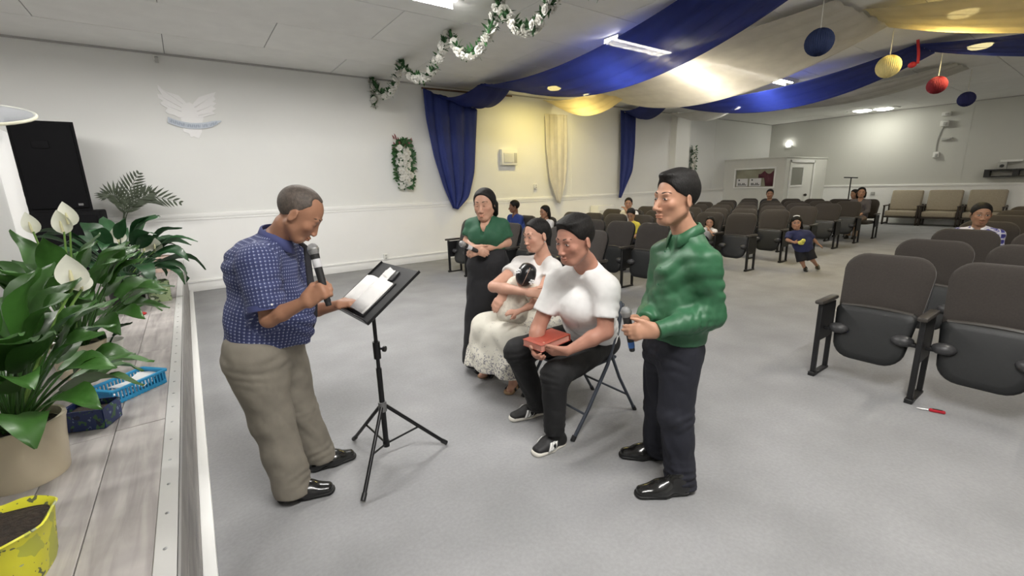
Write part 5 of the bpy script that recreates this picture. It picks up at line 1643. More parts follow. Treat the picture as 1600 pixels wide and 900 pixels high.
def shoe(parent, heel, toe, s=1.0, m=None, up=UZ, sole=True, name='shoe', h=0.075, solez=0.020):
    heel, toe = np.array(heel, float), np.array(toe, float); d = unit(toe-heel); w = np.cross(UZ, d); L_ = np.linalg.norm(toe-heel)
    zb = min(heel[2], toe[2])
    pr = [econe(heel+d*0.045*s+UZ*0.038*s, heel+d*L_*0.55+UZ*0.042*s, 0.036*s, 0.037*s, w, 1.08, 0.02),
          econe(heel+d*L_*0.5+UZ*0.036*s, toe-d*0.045*s+UZ*0.026*s, 0.036*s, 0.025*s, w, 1.50, 0.03),
          cone(heel+d*0.08*s+UZ*0.075*s, heel+d*L_*0.56+UZ*0.050*s, 0.034*s, 0.026*s, 0.02),
          econe(heel+d*0.05*s+UZ*0.03*s, heel+d*0.075*s+UZ*(0.03+h)*s, 0.034*s, 0.040*s, d, 1.15, 0.03),
          clip((0, 0, -1), (0, 0, zb+0.002))]
    o = sdf_obj(name, pr, m or SHOE, parent, 0.007, relax=1)
    if sole:
        pr = [econe(heel+d*0.045*s+UZ*0.010*s, heel+d*L_*0.5+UZ*0.010*s, 0.036*s, 0.037*s, w, 1.08, 0.01),
              econe(heel+d*L_*0.5+UZ*0.010*s, toe-d*0.042*s+UZ*0.010*s, 0.037*s, 0.030*s, w, 1.38, 0.02),
              clip((0, 0, 1), (0, 0, zb+solez*s)), clip((0, 0, -1), (0, 0, zb+0.001))]
        return o, pr
    return o, None
# ================================================================== THE PEOPLE IN FRONT
def cloth_m(name, c, rough=0.8, noise=(20, 0.05), bump=None, fold=0.35, scale=9, **kw):
    """woven cloth: fold-like relief plus a fine weave"""
    if name in MATS: return MATS[name]
    m = mat(name, c, rough, noise=noise, **kw)
    N, L, B = nodes_of(m)
    tc = N.new('ShaderNodeTexCoord')
    n = N.new('ShaderNodeTexNoise'); n.inputs['Scale'].default_value = scale; n.inputs['Detail'].default_value = 1.5; n.inputs['Distortion'].default_value = 0.35
    L.new(tc.outputs['Object'], n.inputs['Vector'])
    b1 = N.new('ShaderNodeBump'); b1.inputs['Strength'].default_value = fold; b1.inputs['Distance'].default_value = 0.03
    L.new(n.outputs['Fac'], b1.inputs['Height'])
    n2 = N.new('ShaderNodeTexNoise'); n2.inputs['Scale'].default_value = 240; L.new(tc.outputs['Object'], n2.inputs['Vector'])
    b2 = N.new('ShaderNodeBump'); b2.inputs['Strength'].default_value = 0.12; b2.inputs['Distance'].default_value = 0.003
    L.new(n2.outputs['Fac'], b2.inputs['Height']); L.new(b1.outputs[0], b2.inputs['Normal']); L.new(b2.outputs[0], B.inputs['Normal'])
    return m
TAN = (0.40, 0.215, 0.135)
def lerp(a, b, t): return np.array(a)+(np.array(b)-np.array(a))*t

def body(t, J, s, H, hands, skin, fat=1.0, dep=1.0, legs=True, cell=0.0115, fine=0.0048, wide=1.0, jaw=1.0, nose=1.0, stubble=None, feet=False, extra=(), simple=False, armfat=1.0, brow=True, eyes=False, nk=1.0):
    pr = torso_prims(J, s, fat, dep)
    nb = H.w((0, -0.10, -0.30))
    pr += [cone(J['neck']-UZ*0.03, nb, 0.060*s*nk, 0.053*s*nk, 0.03)]
    pr += [cone(lerp(J['neck'], nb, 0.15), lerp(J['neck'], J[q], 0.6), 0.040*s, 0.036*s, 0.03) for q in ('sl', 'sr')]
    pr += arm_prims(J['sl'], J['el'], J['wl'], s, armfat)+arm_prims(J['sr'], J['er'], J['wr'], s, armfat)
    if legs:
        pr += leg_prims(J['hl'], J['kl'], J['al'], s)+leg_prims(J['hr'], J['kr'], J['ar'], s)
        if feet:
            for a, to in (('al', 'tl'), ('ar', 'tr')):
                if to in J: pr += [cone(J[a]-UZ*0.01, J[to]+UZ*0.022, 0.034*s, 0.024*s, 0.02), cone(lerp(J[a], J[to], 0.6), J[to]+UZ*0.018+RH*0.012, 0.026*s, 0.018*s, 0.015)]
    pr += list(extra)
    pr += head_prims(H, wide, jaw, nose, simple)
    fines = [fine_box(H.c, 0.50*H.h, fine)]
    for hp, c in hands:
        pr += hp
        fines.append(fine_box(c, 0.10*s, fine*0.95))
    sk = np.array(skin)
    return sdf_obj('body', pr, SKIN, t, cell, fines, relax=1, color=skin_color(H, sk, sk*np.array([0.96, 0.76, 0.73]), brow and simple, (0.02, 0.014, 0.012), stubble, eyes))

def hair_cap(H, top=0.0, front=(0.30, 0.24), side=-0.08, back=-0.22, thick=1.06, wide=1.0, extra=(), subs=()):
    """close hair: cranium shell cut by the hairline; front=(y,z) of the hairline middle, side/back = lower limits"""
    pr = [H.E((0, -0.065, 0.145+top*0.5), (0.325*wide*thick+0.012, 0.40*thick+0.012, 0.355*thick+top*0.5+0.010), 0.03)]
    pr += list(extra)
    # hairline: cut everything in front of a plane leaning back, and below the sides
    n = H.R@unit((0, 1.0, -0.62)); pr.append(clip(n, H.w((0, front[0], front[1]))))
    n = H.R@unit((0, 0.55, -1.0)); pr.append(clip(n, H.w((0, -0.30, back))))
    pr += list(subs)
    return pr
def trousers(t, J, s, m, waist_z=None, r=(0.105, 0.080, 0.066), hem=0.05, fat=1.0, cell=0.0095, wr=(0.006, 40, 1), seed=1, belt_n=None, name='trousers', hl=None, fa=0.011):
    wh = unit(J['hl']-J['hr'])
    pr = []
    up = unit(J['chest']-J['pel'])
    if waist_z is not None:
        pr += [econe(J['pel']-up*0.02, J['pel']+up*0.16, 0.122*s*fat, 0.116*s*fat, wh, 1.30, 0.04)]
        pr += [clip(up if belt_n is None else belt_n, waist_z)]
    else: pr += [econe(J['pel']-up*0.01, J['pel']+up*0.06, 0.120*s*fat, 0.116*s*fat, wh, 1.30, 0.04)]
    for h, k_, a in (('hl', 'kl', 'al'), ('hr', 'kr', 'ar')):
        end = lerp(J[k_], J[a], 1-hem)
        pr += [cone(J[h], J[k_], r[0]*s*fat, r[1]*s, 0.035), cutcone(J[k_], end, r[1]*s, r[2]*s, 0.03, n=(0, 0, -1) if hl is None else hl)]
    for q, (h, k_, a) in enumerate((('hl', 'kl', 'al'), ('hr', 'kr', 'ar'))):
        pr += [fold(J[h], J[k_], 0.12, 0.07, fa, 0.055, 1.2, 0.15*s, seed+q), fold(J[k_], J[a], 0.03, 0.06, fa*0.8, 0.045, -0.9, 0.12*s, seed+2+q), fold(J[k_], J[a], 0.93, 0.07, fa*1.1, 0.040, 0.8, 0.12*s, seed+4+q),
               fold(J[h], J[k_], 0.6, 0.30, fa*0.6, 0.55, 2.0, 0.15*s, seed+6+q), fold(J[k_], J[a], 0.45, 0.25, fa*0.6, 0.6, 2.0, 0.13*s, seed+8+q)]
    return sdf_obj(name, pr, m, t, cell, wr=(wr[0], wr[1], seed), relax=1)
def collar(t, H, J, s, m, r=0.068, hgt=0.045, gap=0.5, spread=0.9, name='collar'):
    """folded shirt collar ring around the neck, open in front"""
    c = lerp(J['neck'], H.w((0, -0.1, -0.35)), 0.12); up = unit(H.w((0, -0.1, -0.35))-J['neck']+UZ*0.15)
    f = unit(np.cross(J['sl']-J['sr'], UZ)); f = f if f@H.R[:, 1] > 0 else -f
    f = unit(f-up*(f@up)); sd = np.cross(f, up)
    P = []
    n = 26
    for i in range(n+1):
        a = gap+(2*math.pi-2*gap)*i/n
        d = f*math.cos(a)+sd*math.sin(a)
        drop = 0.030*max(0, math.cos(a))**2*s
        rr = r*s*(1.0+0.10*math.cos(a))
        edge = (0.35+0.65*abs(math.cos(a/1.0)))
        P.append([c+d*rr*0.93+up*(hgt*s*0.2-drop), c+d*rr*0.96+up*(hgt*s-drop), c+d*rr*1.06+up*(hgt*s*0.9-drop), c+d*rr*(1.22+0.18*max(0, math.cos(a)))*spread+up*(-0.012*s*edge-drop*1.4)])
    b = MB(); b.grid(P)
    return obj(name, b, m, t, angle=70, solid=0.004)

def vneck(J, fwd, s, depth=0.09, f0=0.085, f1=0.165):
    a = J['neck']
    return [cone(a+UZ*0.12+fwd*0.02, a+fwd*0.035+UZ*0.012, 0.062*s, 0.056*s, 0.0, 'sub'), cone(a+fwd*f0+UZ*0.03, a+fwd*f1-UZ*depth, 0.056*s, 0.016*s, 0.006, 'sub')]

# ------------------------------------------------------------------ 1. man in the green shirt
def man_green():
    J = dict(hl=pt(1064, 545, 2.12), hr=pt(1038, 540, 2.28), chest=pt(1070, 425, 2.19), neck=pt(1075, 366, 2.20),
             sl=pt(1101, 412, 2.05), sr=pt(1040, 397, 2.34), kl=pt(1056, 648, 2.09), kr=pt(1031, 632, 2.32), al=pt(1064, 746, 2.06), ar=pt(1026, 700, 2.33),
             el=pt(1112, 492, 2.04), wl=pt(1024, 517, 1.96), er=pt(1022, 480, 2.36), wr=pt(1006, 502, 2.10))
    J['pel'] = (J['hl']+J['hr'])/2+UZ*0.03
    J['tl'] = fl(994, 772, 0.03); J['tr'] = fl(968, 713, 0.03)
    base = (J['al']+J['ar'])/2; s = 1.0
    t = thing('person', 'standing man in shiny green shirt and navy trousers holding a microphone', 'person', (base[0], base[1], 0))
    H = Head(pt(1055, 311, 2.18), V(-0.94, -0.34, 0.02), V(0.03, 0, 1), 0.262)
    mic_h, mic_e = pt(978, 487, 2.02), pt(988, 549, 2.00)
    md = unit(mic_e-mic_h)
    # right hand wraps the handle, left hand lies over it
    hr_ = hand_prims(pt(1003, 505, 2.08), V(-0.75, -0.55, -0.25), V(-0.45, 0.75, 0.25), V(-0.1, -0.2, 1), (0.75, 0.8, 0.85, 0.9), 0.98, 0.5, 0.0, tdir=V(-0.6, -0.4, 0.75))
    hl_ = hand_prims(J['wl'], V(-1.0, -0.02, -0.02), V(-0.15, -0.95, 0.25), V(0, 0, 1), (0.45, 0.5, 0.55, 0.6), 1.0, 0.3, 0.0, tdir=V(-0.85, 0.1, 0.5))
    body(t, J, s, H, [(hr_, pt(985, 505, 2.03)), (hl_, pt(1000, 518, 1.98))], (0.42, 0.225, 0.145), stubble=0.25, wide=0.96, nose=1.03, jaw=1.02)
    face_details(H, t)
    # hair: black, short sides, longer top brushed to the front
    pr = hair_cap(H, 0.05, (0.27, 0.27), -0.05, -0.13, 1.03, 0.97, extra=[H.E((0, 0.14, 0.42), (0.20, 0.22, 0.095), 0.06), H.E((0, -0.10, 0.43), (0.25, 0.28, 0.10), 0.06)],
                  subs=[H.E((s_*0.36, 0.24, -0.18), (0.13, 0.22, 0.28), 0.02, 'sub') for s_ in (-1, 1)]+[H.E((s_*0.36, -0.03, -0.05), (0.07, 0.10, 0.14), 0.01, 'sub') for s_ in (-1, 1)])
    sdf_obj('hair', pr, HAIRBLACK, t, 0.0055, relax=1)
    m = cloth_m('green_satin', (0.022, 0.105, 0.045), 0.5, (10, 0.06), fold=0.2, scale=8)
    up = unit(J['chest']-J['pel'])
    pr = torso_prims(J, s, 1.10, 1.08, 0.016)
    pr += [econe(J['pel']+up*0.04, J['pel']+up*0.16, 0.132, 0.135, unit(J['hl']-J['hr']), 1.25, 0.05), clip(-up, pt(1050, 522, 2.19))]
    for sh, el, wr in (('sl', 'el', 'wl'), ('sr', 'er', 'wr')):
        pr += [cone(J[sh], J[el], 0.070, 0.062, 0.04), cone(J[el], lerp(J[el], J[wr], 0.5), 0.060, 0.052, 0.03), cutcone(lerp(J[el], J[wr], 0.4), lerp(J[el], J[wr], 0.93), 0.054, 0.040, 0.02)]
    pr += [fold(J['sl'], J['el'], 0.55, 0.12, 0.009, 0.052, 1.0, 0.10, 1.0), fold(J['sl'], J['el'], 0.98, 0.07, 0.009, 0.046, -0.9, 0.10, 2.0), fold(J['el'], J['wl'], 0.35, 0.10, 0.008, 0.045, 0.9, 0.085, 3.0),
           fold(J['sr'], J['er'], 0.6, 0.14, 0.010, 0.05, 0.6, 0.09, 4.0), fold(J['pel'], J['neck'], 0.25, 0.12, 0.012, 0.075, 2.0, 0.22, 5.0), fold(J['pel'], J['neck'], 0.65, 0.14, 0.009, 0.085, -2.0, 0.22, 7.0)]
    sh = sdf_obj('shirt', pr, m, t, 0.0085, wr=(0.008, 46, 4), relax=1)
    b = MB(); d = unit(J['wl']-J['el']); b.lathe([(0.041, -0.016), (0.0425, -0.014), (0.041, 0.018), (0.039, 0.018)], lerp(J['el'], J['wl'], 0.92), 24, frame(d)); obj('cuff', b, m, sh)
    collar(t, H, J, 1.0, m, 0.070, 0.034, 0.30, 1.05)
    fwd = unit(np.cross(J['sl']-J['sr'], UZ)); fwd = fwd if fwd@H.R[:, 1] > 0 else -fwd
    for k in range(5):
        p = lerp(J['neck'], J['pel']+up*0.08, 0.16+0.17*k)+fwd*(0.120+0.018*math.sin(k*0.8))
        b = MB(); b.lathe([(0.0055, 0), (0.0055, 0.003)], p, 10, frame(fwd)); obj('button', b, mat('button_green', (0.03, 0.14, 0.07), 0.3), sh)
    mt = cloth_m('navy_trouser', (0.010, 0.011, 0.020), 0.75)
    trousers(t, J, s, mt, pt(1050, 516, 2.19), (0.108, 0.082, 0.074), -0.10, 1.02, wr=(0.006, 40, 1), seed=6)
    b = MB(); c = J['pel']+up*0.095
    R_ = np.stack([unit(J['hl']-J['hr']), np.cross(up, unit(J['hl']-J['hr'])), up], 1)
    b.lathe([(0.134, -0.018), (0.137, -0.016), (0.137, 0.016), (0.134, 0.018)], c, 40, basis(R_[:, 0], R_[:, 1], R_[:, 2]), 1.24, 0.98); obj('belt', b, m_blk, t)
    for a, heel, toe in (('al', fl(1080, 768), fl(988, 775)), ('ar', fl(1040, 716), fl(963, 712))):
        o, sp = shoe(t, heel, toe, 1.0)
        sdf_obj('sole', sp, mat('sole_black', (0.006, 0.006, 0.006), 0.6), o, 0.007)
    microphone('microphone with blue end held by the man in green', mic_h, mic_e, m_blk, m_bluetape)
man_green()

# ------------------------------------------------------------------ 2. older man reading at the stand
def plaid(name, base, line, spot, sc=0.021, lw=0.16, bg2=None):
    m = mat(name, base, 0.8)
    N, L, B = nodes_of(m)
    a = N.new('ShaderNodeAttribute'); a.attribute_name = 'cuv'
    sep = N.new('ShaderNodeSeparateXYZ'); L.new(a.outputs['Vector'], sep.inputs[0])
    def wave(sock, period, width, off=0.0):
        dv = N.new('ShaderNodeMath'); dv.operation = 'MULTIPLY_ADD'; dv.inputs[1].default_value = 1/period; dv.inputs[2].default_value = off
        L.new(sock, dv.inputs[0])
        fr = N.new('ShaderNodeMath'); fr.operation = 'FRACT'; L.new(dv.outputs[0], fr.inputs[0])
        lt = N.new('ShaderNodeMath'); lt.operation = 'LESS_THAN'; lt.inputs[1].default_value = width; L.new(fr.outputs[0], lt.inputs[0])
        return lt.outputs[0]
    u, v = sep.outputs['X'], sep.outputs['Y']
    wu, wv = wave(u, sc, lw), wave(v, sc, lw)
    su, sv = wave(u, sc, 0.55, 0.30), wave(v, sc*0.5, 0.5, 0.1)
    def mth(op, x, y):
        n = N.new('ShaderNodeMath'); n.operation = op
        for i, q in enumerate((x, y)):
            if isinstance(q, float): n.inputs[i].default_value = q
            else: L.new(q, n.inputs[i])
        return n.outputs[0]
    both = mth('MULTIPLY', wu, wv); dash = mth('MULTIPLY', wu, sv); dash2 = mth('MULTIPLY', wv, su)
    anyl = mth('MAXIMUM', dash, dash2)
    def mx(f, c1, c2):
        n = N.new('ShaderNodeMix'); n.data_type = 'RGBA'; L.new(f, n.inputs['Factor'])
        for i, q in ((6, c1), (7, c2)):
            if isinstance(q, tuple): n.inputs[i].default_value = (*q, 1)
            else: L.new(q, n.inputs[i])
        return n.outputs[2]
    c = mx(anyl, base, line); c = mx(both, c, spot)
    L.new(c, B.inputs['Base Color'])
    tc = N.new('ShaderNodeTexCoord')
    n = N.new('ShaderNodeTexNoise'); n.inputs['Scale'].default_value = 9; n.inputs['Detail'].default_value = 1.5; n.inputs['Distortion'].default_value = 0.35
    L.new(tc.outputs['Object'], n.inputs['Vector'])
    b1 = N.new('ShaderNodeBump'); b1.inputs['Strength'].default_value = 0.5; b1.inputs['Distance'].default_value = 0.03
    L.new(n.outputs['Fac'], b1.inputs['Height']); L.new(b1.outputs[0], B.inputs['Normal'])
    return m
def old_man():
    J = dict(hr=pt(398, 556, 2.10), hl=pt(432, 548, 2.30), chest=pt(416, 425, 2.22), neck=pt(430, 372, 2.24), sr=pt(402, 412, 2.05), sl=pt(446, 398, 2.40),
             kr=pt(425, 655, 2.10), kl=pt(466, 640, 2.33), ar=pt(456, 756, 2.07), al=pt(497, 708, 2.34),
             er=pt(420, 499, 2.00), wr=pt(480, 470, 1.98), el=pt(478, 488, 2.44), wl=pt(531, 476, 2.37))
    J['pel'] = (J['hl']+J['hr'])/2+UZ*0.02
    J['tr'] = fl(520, 765, 0.03); J['tl'] = fl(552, 712, 0.03)
    s = 1.03; base = (J['al']+J['ar'])/2
    t = thing('person', 'older man in blue checked shirt and khaki trousers reading into a microphone', 'person', (base[0], base[1], 0))
    H = Head(pt(469, 335, 2.22), V(0.76, 0.18, -0.62), V(0.58, 0.12, 0.80), 0.268)
    mh, me_ = pt(489, 389, 2.03), pt(514, 478, 1.99)
    hr_ = hand_prims(J['wr'], V(0.82, 0.05, 0.50), V(-0.10, -0.95, 0.20), V(-0.45, 0.0, 0.85), (1.2, 1.2, 1.2, 1.15), 1.06, 0.8, 0.0, tdir=V(0.35, 0.50, 0.75))
    hl_ = hand_prims(J['wl'], V(0.90, 0.12, 0.08), V(-0.35, -0.30, 0.90), V(0.1, 0.9, 0.2), (0.02, 0.04, 0.08, 0.12), 1.10, 0.15, 0.22, tdir=V(0.6, -0.75, -0.15))
    up = unit(J['chest']-J['pel']); fwd = V(0.92, 0.38, 0)
    belly = ell(lerp(J['pel'], J['chest'], 0.48)+fwd*0.065, (0.115, 0.115, 0.14), None, 0.06)
    body(t, J, s, H, [(hr_, lerp(J['wr'], pt(505, 455, 1.97), 0.6)), (hl_, pt(556, 470, 2.40))], (0.33, 0.165, 0.10), fat=1.15, stubble=0.15, wide=1.02, jaw=1.2, nose=0.93, extra=[belly])
    face_details(H, t, closed=True, brow=(0.03, 0.025, 0.02))
    pr = hair_cap(H, 0.0, (0.15, 0.33), -0.08, -0.28, 1.005, 1.0, subs=[H.E((s_*0.36, 0.22, -0.10), (0.12, 0.24, 0.30), 0.02, 'sub') for s_ in (-1, 1)]+[H.E((s_*0.37, -0.04, -0.06), (0.07, 0.10, 0.15), 0.01, 'sub') for s_ in (-1, 1)]+[H.E((s_*0.20, 0.24, 0.38), (0.13, 0.16, 0.13), 0.04, 'sub') for s_ in (-1, 1)])
    sdf_obj('hair', pr, HAIRGREY, t, 0.0055, relax=1)
    m = plaid('blue_check', (0.028, 0.038, 0.115), (0.070, 0.085, 0.20), (0.34, 0.37, 0.50), 0.0165, 0.32)
    pr = torso_prims(J, s, 1.30, 1.22, 0.014)
    pr += [ell(lerp(J['pel'], J['chest'], 0.40)+fwd*0.080, (0.150, 0.150, 0.215), None, 0.06),
           econe(J['pel']+up*0.0, J['pel']+up*0.16, 0.152, 0.155, unit(J['hl']-J['hr']), 1.22, 0.06),
           ell(J['chest']-fwd*0.05+UZ*0.02, (0.13, 0.13, 0.15), None, 0.06), clip(-up, pt(412, 531, 2.2))]
    for sh, el in (('sl', 'el'), ('sr', 'er')):
        pr += [cutcone(J[sh]-unit(J[el]-J[sh])*0.01, lerp(J[sh], J[el], 0.80), 0.086, 0.078, 0.05)]
    pr += [fold(J['pel'], J['neck'], 0.30, 0.16, 0.014, 0.07, 2.0, 0.26, 2.0), fold(J['sr'], J['er'], 0.5, 0.12, 0.009, 0.055, 0.7, 0.11, 1.0), fold(J['pel'], J['neck'], 0.75, 0.12, 0.008, 0.08, -2.0, 0.26, 4.0)]
    sh = sdf_obj('shirt', pr, m, t, 0.0085, wr=(0.008, 40, 9), relax=1,
                 cuv=bone_uv([(J['pel'], J['neck'], 0.16, fwd), (J['sr'], J['er'], 0.078, fwd), (J['sl'], J['el'], 0.078, fwd)]))
    d = unit(J['er']-J['sr'])
    b = MB(); b.lathe([(0.0790, -0.014), (0.0815, -0.012), (0.0805, 0.014), (0.0775, 0.014)], lerp(J['sr'], J['er'], 0.78), 28, frame(d)); obj('cuff', b, mat('cuff_blue', (0.05, 0.06, 0.17), 0.8), sh)
    bp_ = lerp(J['sr'], J['er'], 0.77)+unit(V(0.75, -0.7, 0.3))*0.082
    b = MB(); b.sphere(bp_, 0.006, 2); obj('button', b, mat('button_white', (0.8, 0.8, 0.78), 0.3), sh)
    collar(t, H, J, 1.08, MATS['cuff_blue'], 0.072, 0.036, 0.40, 1.0)
    # dark tie hanging free in front of the chest
    pth = [J['neck']+fwd*0.085+UZ*0.000, J['neck']+fwd*0.140-UZ*0.06, lerp(J['neck'], J['pel'], 0.38)+fwd*0.185, lerp(J['neck'], J['pel'], 0.62)+fwd*0.215, lerp(J['neck'], J['pel'], 0.86)+fwd*0.225]
    sdv = unit(np.cross(UZ, fwd)*0.6+fwd*0.8)
    P = []
    for i in range(17):
        u = i/16*(len(pth)-1); k = min(int(u), len(pth)-2); q = lerp(pth[k], pth[k+1], u-k)
        w = 0.012+0.014*i/16 if i < 15 else (0.018 if i == 15 else 0.003)
        P.append([q+sdv*w*v-fwd*0.004*abs(v) for v in (-1, -.5, 0, .5, 1)])
    b = MB(); b.grid(P); obj('tie', b, cloth_m('tie_dark', (0.014, 0.014, 0.020), 0.6), t, angle=60, solid=0.006)
    b = MB(); b.box(J['neck']+fwd*0.092-UZ*0.005, (0.035, 0.04, 0.045), frame(UZ, fwd), 0.012); obj('tie_knot', b, MATS['tie_dark'], t)
    mt = cloth_m('khaki', (0.195, 0.176, 0.143), 0.85)
    trousers(t, J, s, mt, pt(412, 528, 2.2), (0.118, 0.094, 0.086), -0.10, 1.20, wr=(0.008, 34, 2), seed=3, fa=0.006)
    for heel, toe in ((fl(430, 782), fl(528, 766)), (fl(480, 738), fl(560, 711))):
        o, sp = shoe(t, heel, toe, 1.05)
        sdf_obj('sole', sp, mat('sole_black', (0.006, 0.006, 0.006), 0.6), o, 0.007)
    microphone('microphone with a grey band held to the mouth by the older man', mh, me_, m_tape, m_blk)
old_man()

# ------------------------------------------------------------------ 3. seated man in white
def man_white():
    J = dict(hl=np.array([2.16, 1.96, 0.545]), hr=np.array([2.16, 2.17, 0.545]), chest=pt(910, 478, 2.62), neck=pt(916, 407, 2.58), sl=pt(947, 450, 2.47), sr=pt(871, 441, 2.68),
             kl=pt(868, 586, 2.46), kr=pt(808, 548, 2.76), al=pt(866, 672, 2.46), ar=pt(842, 634, 2.82), el=pt(946, 518, 2.42), wl=pt(886, 549, 2.40), er=pt(841, 512, 2.62), wr=pt(834, 541, 2.53))
    J['pel'] = (J['hl']+J['hr'])/2+UZ*0.02
    J['tl'] = fl(836, 706, 0.03); J['tr'] = fl(800, 655, 0.03)
    s = 1.02
    t = thing('person', 'seated man in white tee shirt and black jeans with a red book', 'person', (2.0, 2.07, 0))
    H = Head(pt(897, 376, 2.46), V(-0.80, -0.58, -0.16), V(-0.05, -0.05, 1), 0.268)
    hl_ = hand_prims(J['wl'], V(-0.95, 0.20, -0.10), V(-0.1, -0.75, -0.65), V(0.0, -0.3, 1), (0.5, 0.55, 0.55, 0.5), 1.0, 0.3, 0.0, tdir=V(-0.9, 0.0, 0.25))
    hr_ = hand_prims(J['wr'], V(0.10, -0.75, -0.35), V(-0.55, -0.35, -0.75), V(-0.5, -0.2, 0.8), (0.6, 0.6, 0.6, 0.6), 0.95, 0.3, 0.0)
    body(t, J, s, H, [(hl_, pt(862, 553, 2.38)), (hr_, pt(838, 552, 2.48))], (0.42, 0.205, 0.145), fat=1.05, wide=1.08, jaw=1.3, nose=0.98, armfat=1.22, nk=1.08)
    face_details(H, t)
    pr = hair_cap(H, 0.04, (0.25, 0.26), -0.05, -0.15, 1.06, 1.03, extra=[H.E((0, 0.12, 0.40), (0.27, 0.24, 0.10), 0.06), H.E((0, -0.12, 0.42), (0.28, 0.30, 0.10), 0.06)], subs=[H.E((s_*0.36, 0.24, -0.20), (0.13, 0.22, 0.28), 0.02, 'sub') for s_ in (-1, 1)]+[H.E((s_*0.37, -0.03, -0.06), (0.07, 0.10, 0.14), 0.01, 'sub') for s_ in (-1, 1)])
    sdf_obj('hair', pr, HAIRBLACK, t, 0.0055, relax=1)
    m = cloth_m('white_tee', (0.80, 0.79, 0.78), 0.85)
    fwd = unit(np.cross(J['sl']-J['sr'], UZ)); fwd = fwd if fwd@H.R[:, 1] > 0 else -fwd
    pr = torso_prims(J, s, 1.12, 1.12, 0.016)+[econe(J['pel']-UZ*0.04, J['pel']+UZ*0.12, 0.135, 0.135, UZ*0+unit(J['hl']-J['hr']), 1.28, 0.05), clip((0, 0, -1), (0, 0, 0.50))]
    for sh, el in (('sl', 'el'), ('sr', 'er')): pr += [cutcone(J[sh], lerp(J[sh], J[el], 0.66), 0.074, 0.070, 0.04)]
    # v neck
    pr += vneck(J, fwd, 1.05, 0.11, 0.06, 0.10)
    pr += [fold(J['pel'], J['neck'], 0.30, 0.14, 0.014, 0.06, 1.0, 0.24, 2.0), fold(J['pel'], J['neck'], 0.7, 0.12, 0.007, 0.08, -2.0, 0.24, 4.0), fold(J['sl'], J['el'], 0.4, 0.08, 0.007, 0.05, 0.7, 0.09, 1.0)]
    sh = sdf_obj('tee_shirt', pr, m, t, 0.0085, wr=(0.007, 40, 12), relax=1)
    mt = cloth_m('black_jeans', (0.008, 0.008, 0.009), 0.8)
    trousers(t, J, s, mt, None, (0.098, 0.080, 0.058), -0.06, 1.05, wr=(0.006, 40, 2), seed=8)
    m_sn = mat('sneaker_black', (0.010, 0.010, 0.011), 0.6); m_so = mat('sneaker_sole', (0.74, 0.71, 0.64), 0.6); m_st = mat('stripe_white', (0.8, 0.8, 0.78), 0.5)
    for heel, toe in ((fl(884, 690), fl(830, 714)), (fl(858, 642), fl(793, 658))):
        o, sp = shoe(t, heel, toe, 1.05, m_sn, h=0.06, solez=0.030)
        sdf_obj('sole', sp, m_so, o, 0.006)
        d = unit(toe-heel); w = np.cross(UZ, d)
        for sg in (-1, 1):
            for k in range(3):
                p = lerp(heel, toe, 0.50+0.075*k)+w*sg*(0.0555+0.002*k)
                b = MB(); P = [[p+d*(dx-0.028*v)+UZ*(0.026+0.046*v)-w*sg*(0.016*v*v) for v in (0, .25, .5, .75, 1)] for dx in (-0.009, 0.009)]
                b.grid(P); obj('stripe', b, m_st, o, solid=0.006)
        for k in range(4):
            p = lerp(heel, toe, 0.44+0.065*k)+UZ*(0.090-0.007*k)
            b = MB(); b.tube([p+w*0.026-UZ*0.010, p+UZ*0.002, p-w*0.026-UZ*0.010], 0.004, 6); obj('lace', b, m_blk, o)
    # red book on the lap
    z = 0.685
    c = np.mean([fl(814, 528, z+.02), fl(847, 539, z+.02), fl(892, 522, z+.02), fl(863, 516, z+.02)], 0)
    bx_, by_ = 0.245, 0.165
    tb = thing('red_book', 'closed red-brown book on the lap of the man in white', 'book', (c[0], c[1], z-0.02))
    Rb = Matrix.Rotation(math.radians(4), 4, 'Z') @ Matrix.Rotation(math.radians(-3), 4, 'Y')
    mr_ = mat('red_leather', (0.34, 0.065, 0.038), 0.45, noise=(60, 0.1), bump=(150, 0.2, 0.002))
    C_ = Vector((c[0], c[1], z))
    b = MB(); b.box(C_+Rb@Vector((0, 0, 0.019)), (bx_, by_, 0.004), Rb, 0.0015, 1); cv = obj('front_cover', b, mr_, tb)
    b = MB(); b.box(C_+Rb@Vector((0, 0, -0.019)), (bx_, by_, 0.004), Rb, 0.0015, 1); obj('back_cover', b, mr_, tb)
    b = MB(); b.box(C_+Rb@Vector((bx_/2-0.002, 0, 0)), (0.006, by_, 0.042), Rb, 0.002, 1); obj('spine', b, mr_, tb)
    b = MB(); b.box(C_+Rb@Vector((-0.004, 0, 0)), (bx_-0.014, by_-0.010, 0.035), Rb); obj('pages', b, mat('page_edge_pink', (0.60, 0.28, 0.22), 0.6), tb, smooth=False)
    b = MB(); b.box(C_+Rb@Vector((0.0, 0, 0.0212)), (bx_-0.06, by_-0.05, 0.0006), Rb); b.box(C_+Rb@Vector((0.0, 0, 0.0213)), (bx_-0.075, by_-0.065, 0.0008), Rb); obj('cover_panel', b, mat('red_leather_dark', (0.30, 0.05, 0.03), 0.4), cv, smooth=False)
man_white()

